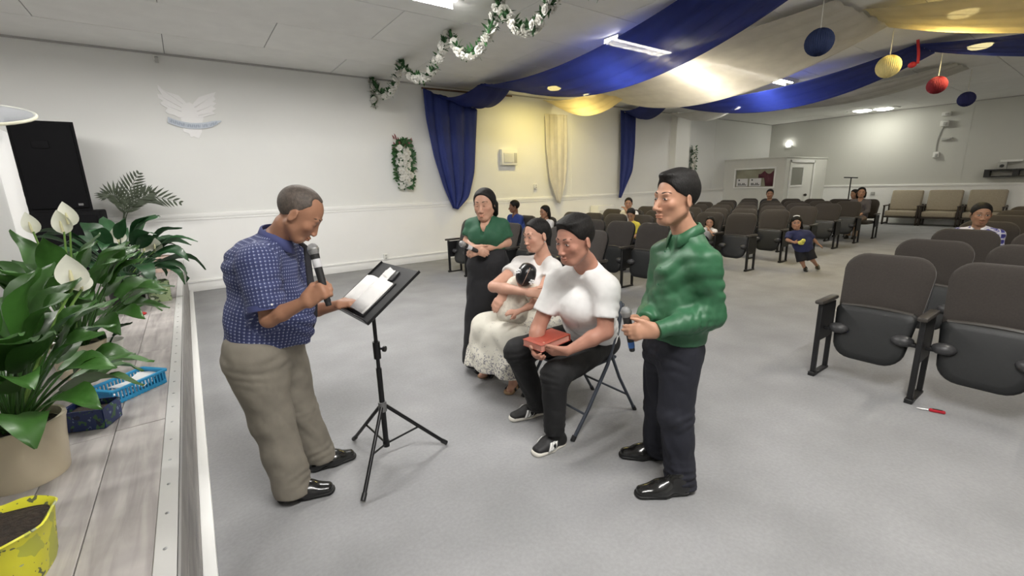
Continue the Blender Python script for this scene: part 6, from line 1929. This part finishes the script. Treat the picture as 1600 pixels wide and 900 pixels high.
# ------------------------------------------------------------------ 4. seated woman, 5. toddler
def lace_mat():
    m = mat('skirt_lace', (0.78, 0.75, 0.66), 0.85)
    N, L, B = nodes_of(m)
    tc = N.new('ShaderNodeTexCoord')
    v = N.new('ShaderNodeTexNoise'); v.inputs['Scale'].default_value = 52; v.inputs['Detail'].default_value = 2; v.inputs['Distortion'].default_value = 1.2
    L.new(tc.outputs['Object'], v.inputs['Vector'])
    a = N.new('ShaderNodeAttribute'); a.attribute_name = 'Col'      # red = share of dark print
    mr = N.new('ShaderNodeMath'); mr.operation = 'MULTIPLY_ADD'; mr.inputs[1].default_value = -0.17; mr.inputs[2].default_value = 0.72
    sp = N.new('ShaderNodeSeparateColor'); L.new(a.outputs['Color'], sp.inputs[0]); L.new(sp.outputs[0], mr.inputs[0])
    gt = N.new('ShaderNodeMath'); gt.operation = 'GREATER_THAN'; L.new(v.outputs['Fac'], gt.inputs[0]); L.new(mr.outputs[0], gt.inputs[1])
    mx = N.new('ShaderNodeMix'); mx.data_type = 'RGBA'; L.new(gt.outputs[0], mx.inputs['Factor'])
    mx.inputs[6].default_value = (0.78, 0.75, 0.66, 1); mx.inputs[7].default_value = (0.26, 0.25, 0.27, 1)
    L.new(mx.outputs[2], B.inputs['Base Color'])
    return m
def woman_white():
    J = dict(hl=np.array([2.26, 2.66, 0.52]), hr=np.array([2.26, 2.86, 0.52]), chest=pt(843, 440, 3.44), neck=pt(851, 403, 3.44), sl=pt(864, 420, 3.32), sr=pt(813, 414, 3.54),
             kl=pt(796, 520, 3.12), kr=pt(757, 512, 3.38), al=pt(802, 597, 3.25), ar=pt(761, 577, 3.50), el=pt(848, 455, 3.22), wl=pt(789, 458, 3.14), er=pt(771, 448, 3.22), wr=pt(826, 457, 2.93))
    J['pel'] = (J['hl']+J['hr'])/2+UZ*0.02
    J['tl'] = fl(796, 613, 0.02); J['tr'] = fl(752, 590, 0.02)
    s = 0.95
    t = thing('person', 'seated woman in white top and long white lace skirt holding a toddler', 'person', (2.1, 2.76, 0))
    H = Head(pt(838, 368, 3.38), V(-0.84, -0.52, -0.10), V(-0.03, 0, 1), 0.252)
    hl_ = hand_prims(J['wl'], V(-0.62, -0.35, -0.70), V(-0.35, -0.85, 0.3), V(0.5, -0.3, -0.6), (0.25, 0.3, 0.3, 0.3), 1.0, 0.3, 0.0)
    hr_ = hand_prims(J['wr'], V(0.9, -0.3, -0.1), V(0, -0.7, 0.6), V(0, 0, 1), (0.4, 0.4, 0.4, 0.4), 0.92, 0.3, 0.0)
    body(t, J, s, H, [(hl_, pt(779, 468, 3.10)), (hr_, pt(838, 457, 2.90))], (0.58, 0.325, 0.235), fat=1.1, wide=1.06, jaw=1.05, nose=0.93, armfat=1.15, cell=0.011, fine=0.0052, feet=True)
    face_details(H, t)
    pr = hair_cap(H, 0.0, (0.24, 0.28), -0.3, -0.34, 1.05, 1.0, extra=[H.E((0, -0.36, 0.02), (0.20, 0.16, 0.22), 0.08), H.C((0, -0.38, -0.05), (0, -0.36, -0.55), 0.15, 0.08, 0.08)],
                  subs=[H.E((s_*0.36, 0.24, -0.14), (0.11, 0.25, 0.34), 0.02, 'sub') for s_ in (-1, 1)]+[H.E((s_*0.36, -0.01, -0.06), (0.06, 0.08, 0.14), 0.01, 'sub') for s_ in (-1, 1)])
    sdf_obj('hair', pr, HAIRBLACK, t, 0.006, relax=1)
    b = MB(); b.sphere(H.w((-0.37, -0.02, -0.17)), 0.007, 2); obj('earring', b, mat('silver', (0.8, 0.8, 0.78), 0.2, 1.0), t)
    m = MATS['white_tee']
    fwd = unit(np.cross(J['sl']-J['sr'], UZ)); fwd = fwd if fwd@H.R[:, 1] > 0 else -fwd
    pr = torso_prims(J, s, 1.15, 1.15, 0.016)
    pr += [ell(J['chest']+fwd*0.07+sd*0.065*unit(J['sl']-J['sr'])-UZ*0.02, (0.075, 0.075, 0.075), None, 0.05) for sd in (-1, 1)]
    pr += [clip((0, 0, -1), (0, 0, 0.56))]
    for sh, el in (('sl', 'el'), ('sr', 'er')): pr += [cutcone(J[sh], lerp(J[sh], J[el], 0.46), 0.066, 0.066, 0.04)]
    pr += vneck(J, fwd, 1.08, 0.085, 0.07, 0.12)
    sdf_obj('top', pr, m, t, 0.009, wr=(0.007, 42, 15), relax=1)
    km = (J['kl']+J['kr'])/2; hm = pt(768, 572, 3.30)
    lat = unit(J['hl']-J['hr'])
    zh = 0.20
    hl2, hr2 = pt(800, 570, 3.16), pt(744, 548, 3.42)
    pr = [econe(J['pel'], J['pel']+UZ*0.10, 0.14, 0.13, lat, 1.3, 0.05), econe(J['pel'], km, 0.125, 0.105, lat, 1.75, 0.06),
          cone(J['hl'], J['kl'], 0.10, 0.092, 0.05), cone(J['hr'], J['kr'], 0.10, 0.092, 0.05),
          econe(km-UZ*0.02, np.array([hm[0], hm[1], 0.10]), 0.115, 0.150, lat, 1.60, 0.06), cone(J['kl'], np.array([*hl2[:2], 0.10]), 0.09, 0.115, 0.06), cone(J['kr'], np.array([*hr2[:2], 0.10]), 0.09, 0.125, 0.06),
          clip((0, 0, -1), (0, 0, zh))]
    kz = km[2]
    def tint(P):
        below = np.clip((0.46-P[:, 2])/0.16, 0, 1)
        lap = np.clip((P[:, 0]-1.80)/0.1, 0, 1)*np.clip((2.62-P[:, 1])/0.12, 0, 1)*0.8*(P[:, 2] > 0.5)
        c = np.maximum(below, lap); return np.stack([c, c*0, c*0], 1)
    sdf_obj('skirt', pr, lace_mat(), t, 0.0105, wr=(0.012, 36, 5), relax=1, color=tint)
    for heel, toe in ((fl(812, 598), fl(792, 618)), (fl(770, 578), fl(750, 592))):
        d = unit(toe-heel); w = np.cross(UZ, d); L_ = np.linalg.norm(toe-heel)
        if L_ < 0.2: toe = heel+d*0.22; L_ = 0.22
        pr = [econe(heel+d*0.03+UZ*0.014, toe-d*0.035+UZ*0.012, 0.030, 0.034, w, 1.25, 0.01), clip((0, 0, 1), (0, 0, 0.026)), clip((0, 0, -1), (0, 0, 0.001))]
        so = sdf_obj('sandal', pr, mat('sandal_tan', (0.42, 0.27, 0.15), 0.6), t, 0.006)
        for u, h in ((0.70, 0.052), (0.45, 0.075), (0.24, 0.105)):
            p = heel+d*L_*u
            b = MB(); P = [[p+d*dx+w*0.046*math.cos(a)+UZ*(0.014+(h-0.014)*math.sin(a)) for a in np.linspace(0, math.pi, 11)] for dx in (-0.013, 0.013)]
            b.grid(P); obj('strap', b, m_blk, so, solid=0.003)
woman_white()
def toddler():
    J = dict(sl=pt(830, 454, 3.10), sr=pt(803, 442, 3.20), neck=pt(815, 447, 3.14), chest=pt(808, 464, 3.17), pel=pt(796, 486, 3.18), hl=pt(802, 492, 3.10), hr=pt(788, 486, 3.16),
             el=pt(835, 475, 2.99), wl=pt(810, 487, 2.95), er=pt(800, 452, 3.14), wr=pt(798, 472, 3.10), kl=pt(790, 492, 3.14), kr=pt(784, 488, 3.18), al=pt(800, 500, 3.20), ar=pt(796, 498, 3.22))
    s = 0.60
    t = thing('person', 'toddler in cream dress with white hair bows asleep in the woman\'s arms', 'person', tuple(J['pel']))
    H = Head(pt(821, 431, 3.04), V(-0.42, 0.05, -0.90), V(0.12, -0.85, 0.42), 0.190)
    hl_ = hand_prims(J['wl'], V(-0.98, 0.1, -0.05), V(0, -0.6, 0.8), V(-0.2, -0.6, -0.6), (0.3, 0.3, 0.3, 0.3), 0.62, 0.3, 0.03)
    hr_ = hand_prims(J['wr'], V(-0.5, -0.3, -0.8), V(-0.4, -0.8, 0.3), V(1, 0, 0), (0.4, 0.4, 0.4, 0.4), 0.58, 0.3, 0.03)
    body(t, J, s, H, [(hl_, pt(800, 487, 2.95)), (hr_, pt(797, 478, 3.08))], (0.52, 0.28, 0.20), fat=1.0, wide=1.05, jaw=0.9, nose=0.8, cell=0.010, fine=0.0048, armfat=1.1, feet=False)
    pr = [H.E((0, -0.06, 0.13), (0.365, 0.44, 0.40), 0.03), H.E((0, -0.30, -0.05), (0.30, 0.18, 0.28), 0.08), clip(H.R@unit((0, 1.0, -0.62)), H.w((0, 0.30, 0.20)))]
    hr = sdf_obj('hair', pr, mat('hair_sleek', (0.006, 0.006, 0.007), 0.28, bump=(120, 0.25, 0.003)), t, 0.005)
    b = MB(); b.tube([H.w((-0.02, y, 0.13+0.402*math.sqrt(max(0, 1-((y+0.06)/0.44)**2)))) for y in np.linspace(-0.42, 0.26, 14)], 0.0022, 6); obj('parting', b, mat('scalp', (0.34, 0.22, 0.17), 0.7), hr)
    for p in ((-0.27, 0.02, 0.40), (0.31, -0.12, 0.33)):
        tb = MB()
        q = H.w(p); n = unit(q-H.c); sd = unit(np.cross(n, UZ)); up = np.cross(sd, n)
        for k in range(5):
            a = 2*math.pi*k/5
            tb.sphere(q+n*0.004+(sd*math.cos(a)+up*math.sin(a))*0.014, 0.010, 1, (1, 1, 0.7))
        tb.sphere(q+n*0.010, 0.007, 1)
        obj('hair_bow', tb, mat('bow_white', (0.82, 0.82, 0.82), 0.6), hr)
    m = cloth_m('cream_lace', (0.76, 0.70, 0.60), 0.85, (60, 0.10), (130, 0.5, 0.004))
    pr = torso_prims(J, s, 1.15, 1.1, 0.012)+[econe(J['chest'], pt(800, 488, 3.14), 0.075, 0.080, RH, 1.35, 0.04), cone(J['sl'], lerp(J['sl'], J['el'], 0.35), 0.046, 0.048, 0.02), cone(J['sr'], lerp(J['sr'], J['er'], 0.75), 0.046, 0.050, 0.02)]
    sdf_obj('dress', pr, m, t, 0.008, wr=(0.010, 60, 3), relax=1)
toddler()

# ------------------------------------------------------------------ 6. standing woman in green
def woman_green():
    D = 3.72
    J = dict(hl=pt(776, 405, D-.04), hr=pt(748, 405, D+.02), chest=pt(761, 362, D), neck=pt(761, 345, D+.03), sl=pt(784, 353, D-.03), sr=pt(738, 353, D+.05),
             el=pt(793, 379, D-.02), wl=pt(753, 390, D-.17), er=pt(730, 377, D+.02), wr=pt(742, 389, D-.16))
    J['pel'] = (J['hl']+J['hr'])/2+UZ*0.03
    b0 = pt(762, 560, D)
    J['al'] = np.array([*(pt(774, 560, D-.02)[:2]), 0.08]); J['ar'] = np.array([*(pt(752, 560, D+.02)[:2]), 0.08])
    J['kl'] = lerp(J['hl'], J['al'], 0.5); J['kr'] = lerp(J['hr'], J['ar'], 0.5)
    s = 0.96
    t = thing('person', 'standing woman in green blouse and long black skirt holding a microphone', 'person', (b0[0], b0[1], 0))
    H = Head(pt(757, 320, D-.02), V(-0.30, -0.95, -0.06), V(-0.02, 0, 1), 0.262)
    hl_ = hand_prims(J['wl'], V(-0.9, -0.2, -0.25), V(0, -0.9, 0.4), V(0, -0.3, 0.9), (0.5, 0.5, 0.5, 0.5), 0.9, 0.4, 0.0)
    hr_ = hand_prims(J['wr'], V(0.6, -0.5, -0.2), V(-0.3, -0.8, 0.3), V(0, 0, 1), (0.6, 0.6, 0.6, 0.6), 0.88, 0.4, 0.0)
    body(t, J, s, H, [(hl_, pt(745, 393, D-.20)), (hr_, pt(745, 391, D-.20))], (0.50, 0.285, 0.20), fat=0.85, wide=0.96, jaw=0.9, nose=0.95, cell=0.012, fine=0.0056)
    face_details(H, t, closed=True)
    pr = hair_cap(H, 0.0, (0.26, 0.30), -0.3, -0.5, 1.06, 0.98, extra=[H.C((0.30, -0.10, 0.0), (0.27, -0.12, -0.55), 0.10, 0.06, 0.06), H.C((-0.30, -0.10, 0.0), (-0.30, -0.10, -0.62), 0.12, 0.08, 0.06), H.E((0, -0.34, -0.2), (0.24, 0.14, 0.35), 0.08)],
                  subs=[H.E((s_*0.31, 0.30, -0.14), (0.10, 0.24, 0.36), 0.02, 'sub') for s_ in (-1, 1)])
    pr = [q for q in pr if not (q[4] == 'clip' and q[0][0] < -1e8 and q is pr[5])]
    sdf_obj('hair', pr, HAIRBLACK, t, 0.0065, relax=1)
    m = cloth_m('green_blouse', (0.018, 0.090, 0.045), 0.75)
    fwd = V(-0.2, -0.97, 0)
    pr = torso_prims(J, s, 0.88, 1.0, 0.012)
    pr += [ell(J['chest']+fwd*0.070+sd*0.065*unit(J['sl']-J['sr'])-UZ*0.03, (0.072, 0.072, 0.075), None, 0.05) for sd in (-1, 1)]
    pr += [econe(J['pel']+UZ*0.06, J['pel']+UZ*0.14, 0.108, 0.108, RH, 1.28, 0.04), clip((0, 0, -1), pt(760, 388, D))]
    for sh, el in (('sl', 'el'), ('sr', 'er')): pr += [cutcone(J[sh], lerp(J[sh], J[el], 0.72), 0.058, 0.064, 0.02)]
    pr += vneck(J, fwd, 0.95, 0.10)
    bl = sdf_obj('blouse', pr, m, t, 0.009, wr=(0.008, 44, 21), relax=1)
    collar(t, H, J, 0.95, m, 0.066, 0.028, 0.55, 1.0)
    ms = cloth_m('black_skirt', (0.010, 0.010, 0.013), 0.8)
    zt = pt(760, 380, D)[2]
    c = J['pel']
    pr = [econe(np.array([c[0], c[1], zt]), c-UZ*0.06, 0.112, 0.128, RH, 1.32, 0.05), econe(c-UZ*0.05, np.array([b0[0], b0[1], 0.06]), 0.128, 0.185, RH, 1.25, 0.05), clip((0, 0, 1), (0, 0, zt)), clip((0, 0, -1), (0, 0, 0.07))]
    sdf_obj('skirt', pr, ms, t, 0.012, wr=(0.012, 34, 3), relax=1)
    for a in ('al', 'ar'):
        h_ = np.array([*J[a][:2], 0]); shoe(t, h_-V(-0.2, -0.97, 0)*0.05, h_+V(-0.2, -0.97, 0)*0.17, 0.9, sole=False)
    microphone('microphone pointing sideways in the hands of the woman in green', pt(722, 381, D-.24), pt(757, 398, D-.17), m_tape, m_blk)
woman_green()
# ================================================================== THE PEOPLE IN THE SEATS
def far_person(label, hp, seat, s=1.0, skin=(0.40, 0.22, 0.14), shirt=(0.5, 0.5, 0.5), sname='shirt', face=(-1, 0, 0), up=(0, 0, 1), long_hair=False, trouser=(0.02, 0.02, 0.025), headh=0.25,
               sleeves=0.75, hand_face=None, lean=0.0, mshirt=None, fine=0.0075, cell=0.014, standing=False, legdir=-1, extra_shirt=None):
    """hp head centre; seat=(x,y) of the hips; faces the stage (-x) by default"""
    hp = np.array(hp, float); sx, sy = seat
    F_ = np.array([-1.0, 0, 0]); Lf = np.array([0, -1.0, 0])
    hipz = 0.52 if not standing else max(0.3, hp[2]-0.62*s)
    J = {}
    J['pel'] = np.array([sx, sy, hipz+0.02]); J['hl'] = np.array([sx, sy, hipz])+Lf*0.085*s; J['hr'] = np.array([sx, sy, hipz])-Lf*0.085*s
    nk = hp-UZ*0.72*headh-F_*0.03*s
    J['neck'] = nk; J['chest'] = lerp(nk, J['pel'], 0.26)
    J['sl'] = nk+Lf*0.165*s-UZ*0.045*s; J['sr'] = nk-Lf*0.165*s-UZ*0.045*s
    if standing:
        J['kl'], J['kr'] = J['hl']*np.array([1, 1, .5])+F_*0.02, J['hr']*np.array([1, 1, .5])+F_*0.02
        J['al'], J['ar'] = J['hl']*np.array([1, 1, 0])+UZ*0.07, J['hr']*np.array([1, 1, 0])+UZ*0.07
    else:
        J['kl'], J['kr'] = J['hl']+F_*0.40*s, J['hr']+F_*0.40*s
        J['al'], J['ar'] = J['kl']*np.array([1, 1, 0])+UZ*0.07+F_*0.02, J['kr']*np.array([1, 1, 0])+UZ*0.07+F_*0.02
    J['el'] = J['sl']+np.array([-0.04, -0.03, -0.24])*s; J['er'] = J['sr']+np.array([-0.04, 0.03, -0.24])*s
    J['wl'] = J['el']+np.array([-0.19, 0.07, -0.06])*s; J['wr'] = J['er']+np.array([-0.19, -0.07, -0.06])*s
    if hand_face is not None:
        side = hand_face
        w, e = ('wl', 'el') if side == 'l' else ('wr', 'er')
        J[w] = hp+F_*0.13*headh/0.25+Lf*(0.05 if side == 'l' else -0.05)-UZ*0.14*headh/0.25
        J[e] = lerp(J['sl' if side == 'l' else 'sr'], J[w], 0.5)+F_*0.06+Lf*(0.12 if side == 'l' else -0.12)*s-UZ*0.12*s
    H = Head(hp, face, up, headh)
    t = thing('person', label, 'person', (sx, sy, 0))
    hd = []
    for w, e, sg in (('wl', 'el', 1), ('wr', 'er', -1)):
        d = unit(J[w]-J[e]); hd.append((hand_prims(J[w], d, UZ*0.8+Lf*sg*0.4, -Lf*sg, (0.35,)*4, s*0.95, 0.3, 0.02), J[w]+d*0.07*s))
    body(t, J, s, H, hd, skin, cell=cell, fine=fine, wide=1.0, simple=False, brow=True, eyes=True, feet=False)
    face_details(H, t)
    ex = []
    if long_hair: ex = [H.C((q*0.30, -0.12, 0.0), (q*0.30, -0.14, -0.75), 0.12, 0.09, 0.06) for q in (-1, 1)]+[H.E((0, -0.34, -0.25), (0.28, 0.15, 0.45), 0.08)]
    pr = [H.E((0, -0.065, 0.16), (0.35, 0.42, 0.385), 0.03)]+ex+[clip(H.R@unit((0, 1.0, -0.62)), H.w((0, 0.25, 0.24)))]
    if not long_hair: pr += [clip(H.R@unit((0, 0.55, -1.0)), H.w((0, -0.30, -0.22)))]
    pr += [H.E((q*0.33, 0.28, -0.14), (0.11, 0.24, 0.34), 0.02, 'sub') for q in (-1, 1)]
    if not long_hair: pr += [H.E((q*0.37, -0.02, -0.06), (0.06, 0.09, 0.13), 0.01, 'sub') for q in (-1, 1)]
    sdf_obj('hair', pr, HAIRBLACK, t, 0.008)
    ms = mshirt or cloth_m('cloth_%s' % sname, shirt, 0.8)
    pr = torso_prims(J, s, 1.1, 1.1, 0.014)+[econe(J['pel'], J['pel']+UZ*0.12*s, 0.13*s, 0.13*s, (0, 1, 0), 1.25, 0.05), clip((0, 0, -1), (0, 0, hipz-0.04))]
    for sh, el, w in (('sl', 'el', 'wl'), ('sr', 'er', 'wr')):
        if sleeves <= 1: pr += [cutcone(J[sh], lerp(J[sh], J[el], sleeves), 0.064*s, 0.062*s, 0.03)]
        else: pr += [cone(J[sh], J[el], 0.062*s, 0.055*s, 0.03), cutcone(J[el], lerp(J[el], J[w], sleeves-1), 0.055*s, 0.042*s, 0.02)]
    pr += [cone(J['neck']+UZ*0.06*s, J['neck']+F_*0.06*s, 0.056*s, 0.050*s, 0, 'sub')]
    uvf = bone_uv([(J['pel'], J['neck'], 0.14, F_), (J['sl'], J['el'], 0.06, F_), (J['sr'], J['er'], 0.06, F_)]) if mshirt else None
    so = sdf_obj(sname, pr, ms, t, 0.012, wr=(0.008, 22, int(sx*10)), relax=1, cuv=uvf)
    if extra_shirt: extra_shirt(J, H, t, so)
    trousers(t, J, s, cloth_m('far_trousers_%d' % int(trouser[0]*1000), trouser), None, (0.095, 0.075, 0.062), 0.0, 1.0, 0.016, (0.006, 22, 1), int(sy*10))
    for a in ('al', 'ar'):
        h_ = np.array([*J[a][:2], 0.0]); shoe(t, h_-F_*0.05, h_+F_*0.18*s, s*0.95, sole=False)
    return t, J, H
hx = lambda px, py, x: hit(px, py, 0, x)
far_person('boy in royal blue sweater seated by the wall, looking away', hx(803, 323, 5.42), (5.52, 7.30), 0.98, (0.20, 0.10, 0.06), (0.020, 0.050, 0.24), 'sweater', (-0.9, 0.5, -0.05), headh=0.255, sleeves=1.9)
far_person('dark haired child peeking out behind the woman in green', hx(768, 327, 4.9), (4.95, 7.45), 0.75, (0.42, 0.23, 0.14), (0.10, 0.10, 0.12), 'jumper', (-0.8, -0.6, -0.1), headh=0.225, standing=True, sleeves=1.9)
far_person('girl with long dark hair and white top in the second row', hx(851, 331, 5.45), (5.53, 6.58), 0.85, (0.34, 0.18, 0.11), (0.72, 0.71, 0.70), 'blouse', (-0.95, 0.1, -0.1), long_hair=True, headh=0.235)
far_person('young man in white shirt seated with hand at chin near the far drape', hx(982, 318, 8.02), (8.08, 6.66), 1.0, (0.40, 0.22, 0.14), (0.74, 0.73, 0.72), 'white_shirt', (-0.82, -0.56, 0.0), hand_face='l', headh=0.25)
far_person('boy in yellow shirt with bowed head in the third row', hx(986, 335, 6.72), (6.78, 5.46), 0.78, (0.40, 0.23, 0.15), (0.62, 0.52, 0.06), 'yellow_shirt', (-0.85, -0.35, -0.45), headh=0.225)
far_person('small girl in white with hand at mouth in the fourth row', hx(1109, 347, 7.95), (8.05, 4.76), 0.62, (0.50, 0.28, 0.19), (0.74, 0.72, 0.72), 'white_top', (-0.92, -0.38, -0.1), long_hair=True, hand_face='l', headh=0.205, sleeves=0.5)
def suit_extra(J, H, t, so):
    F_ = np.array([-1.0, 0, 0]); p = J['neck']+F_*0.115-UZ*0.05
    b = MB(); b.prism([tuple(p+np.array([0, q[0], q[1]])) for q in ((-0.05, 0.06), (0.05, 0.06), (0.0, -0.16))], (-0.02, 0, 0)); obj('shirt_front', b, mat('shirt_white', (0.7, 0.7, 0.72), 0.7), so, smooth=False)
far_person('man in dark suit seated in the last row before the booth', hx(1203, 303, 14.4), (14.52, 6.62), 1.15, (0.36, 0.19, 0.12), (0.010, 0.011, 0.016), 'suit_jacket', (-0.92, -0.38, 0), headh=0.285, sleeves=1.95, extra_shirt=suit_extra)
far_person('woman in grey shawl and floral skirt in the last row by the aisle', hx(1346, 301, 14.3), (14.45, 4.22), 0.98, (0.36, 0.20, 0.13), (0.10, 0.09, 0.095), 'shawl', (-0.9, -0.3, 0.1), long_hair=True, headh=0.27, sleeves=1.9, trouser=(0.30, 0.22, 0.17))
far_person('dark haired child leaning beside the woman in grey shawl', hx(1335, 303, 14.75), (14.58, 4.72), 0.80, (0.34, 0.19, 0.12), (0.05, 0.04, 0.05), 'coat', (-0.8, 0.4, -0.1), long_hair=True, headh=0.24, sleeves=1.9)
m_pl2 = plaid('white_blue_plaid', (0.55, 0.55, 0.64), (0.06, 0.06, 0.32), (0.03, 0.03, 0.18), 0.065, 0.52)
def plaid_extra(J, H, t, so): collar(so, H, J, 1.0, mat('collar_white', (0.75, 0.75, 0.78), 0.7), 0.066, 0.04, 0.4, 1.05)
far_person('young man in blue and white plaid shirt seated right of the aisle', hx(1533, 335, 7.80), (7.98, 1.03), 1.03, (0.34, 0.185, 0.115), (0.5, 0.5, 0.6), 'plaid_shirt', (-0.93, -0.36, -0.08), headh=0.27, mshirt=m_pl2, extra_shirt=plaid_extra)

# ------------------------------------------------------------------ little girl running in the aisle
def running_girl():
    D = 7.62
    J = dict(hl=pt(1263, 391, D-.02), hr=pt(1249, 391, D+.04), chest=pt(1250, 370, D), neck=pt(1247, 361, D), sl=pt(1263, 365, D-.02), sr=pt(1233, 366, D+.02),
             el=pt(1271, 374, D-.03), wl=pt(1279, 382, D-.05), er=pt(1230, 375, D-.02), wr=pt(1241, 379, D-.12),
             kl=pt(1269, 405, D-.06), kr=pt(1253, 408, D-.02), al=pt(1277, 416, D+.05), ar=pt(1258, 421, D-.02))
    J['pel'] = (J['hl']+J['hr'])/2+UZ*0.03
    s = 0.66
    b0 = fl(1256, 424)
    t = thing('person', 'little girl in blue shirt and dark shorts running down the aisle', 'person', (b0[0], b0[1], 0))
    H = Head(pt(1244, 348, D), V(-0.45, -0.88, -0.05), V(-0.08, 0, 1), 0.235)
    hands = [(hand_prims(J['wl'], V(0.8, -0.2, -0.6), V(0.5, 0, 0.8), V(0, -1, 0), (0.3,)*4, 0.6, 0.3, 0.05), J['wl']), (hand_prims(J['wr'], V(0.9, -0.3, 0.1), V(0, -0.9, 0.3), V(0, 0, 1), (0.5,)*4, 0.6, 0.3, 0.0), J['wr'])]
    body(t, J, s, H, hands, (0.40, 0.22, 0.145), cell=0.012, fine=0.0065, feet=False, nose=0.85, jaw=0.9, eyes=True)
    face_details(H, t)
    pr = [H.E((0, -0.065, 0.15), (0.36, 0.42, 0.375), 0.03), H.C((0.29, -0.08, 0), (0.33, -0.10, -0.62), 0.13, 0.10, 0.05), H.C((-0.29, -0.08, 0), (-0.36, -0.05, -0.66), 0.13, 0.12, 0.05), H.E((0, -0.32, -0.25), (0.30, 0.15, 0.42), 0.06),
          clip(H.R@unit((0, 1.0, -0.55)), H.w((0, 0.30, 0.22)))]
    pr += [H.E((q*0.30, 0.32, -0.14), (0.10, 0.24, 0.36), 0.02, 'sub') for q in (-1, 1)]
    hr = sdf_obj('hair', pr, HAIRBLACK, t, 0.007)
    b = MB(); b.tube([H.w((x, 0.10, 0.14+0.385*math.sqrt(1-(x/0.37)**2))) for x in np.linspace(-0.20, 0.20, 9)], 0.009, 8); obj('hair_band', b, mat('bow_white', (0.8, 0.8, 0.8)), hr)
    ms = cloth_m('girl_blue', (0.028, 0.034, 0.105), 0.85)
    pr = torso_prims(J, s, 1.15, 1.1, 0.014)+[econe(J['pel'], J['chest'], 0.10, 0.085, RH, 1.25, 0.04), clip((0, 0, -1), J['pel']-UZ*0.05)]
    for sh, el in (('sl', 'el'), ('sr', 'er')): pr += [cutcone(J[sh], lerp(J[sh], J[el], 0.75), 0.048, 0.050, 0.02)]
    so = sdf_obj('shirt', pr, ms, t, 0.009, wr=(0.007, 28, 2))
    c = pt(1252, 379, D-.17)
    b = MB(); b.sphere(c, 0.055, 2, (1.0, 0.35, 0.75), frame(UZ, V(0, -1, 0)), 0.12); b.sphere(c+UZ*0.03+RH*0.03, 0.035, 2)
    tag(obj('soft_toy', b, mat('toy_yellow', (0.62, 0.60, 0.12), 0.8, noise=(40, 0.3))), 'yellow soft toy held against the running girl\'s shirt', 'toy')
    mt = cloth_m('girl_shorts', (0.010, 0.010, 0.014), 0.85)
    pr = [econe(J['pel']-UZ*0.02, J['pel']+UZ*0.05, 0.085, 0.085, RH, 1.3, 0.03), cutcone(J['hl'], J['kl'], 0.075, 0.078, 0.03), cutcone(J['hr'], J['kr'], 0.075, 0.078, 0.03)]
    sdf_obj('shorts', pr, mt, t, 0.010, wr=(0.006, 28, 2))
    f = V(-0.3, -0.9, 0)
    for a, toe in (('ar', None), ('al', None)):
        h_ = J[a]-UZ*0.05 if a == 'al' else np.array([*J[a][:2], 0.0])
        o, _ = shoe(t, h_-f*0.035, h_+f*0.11, 0.62, sole=False)
        b = MB(); b.lathe([(0.028, 0), (0.031, 0.02), (0.029, 0.035)], h_+UZ*0.045, 14); obj('sock', b, mat('bow_white', (0.8, .8, .8)), t)
running_girl()
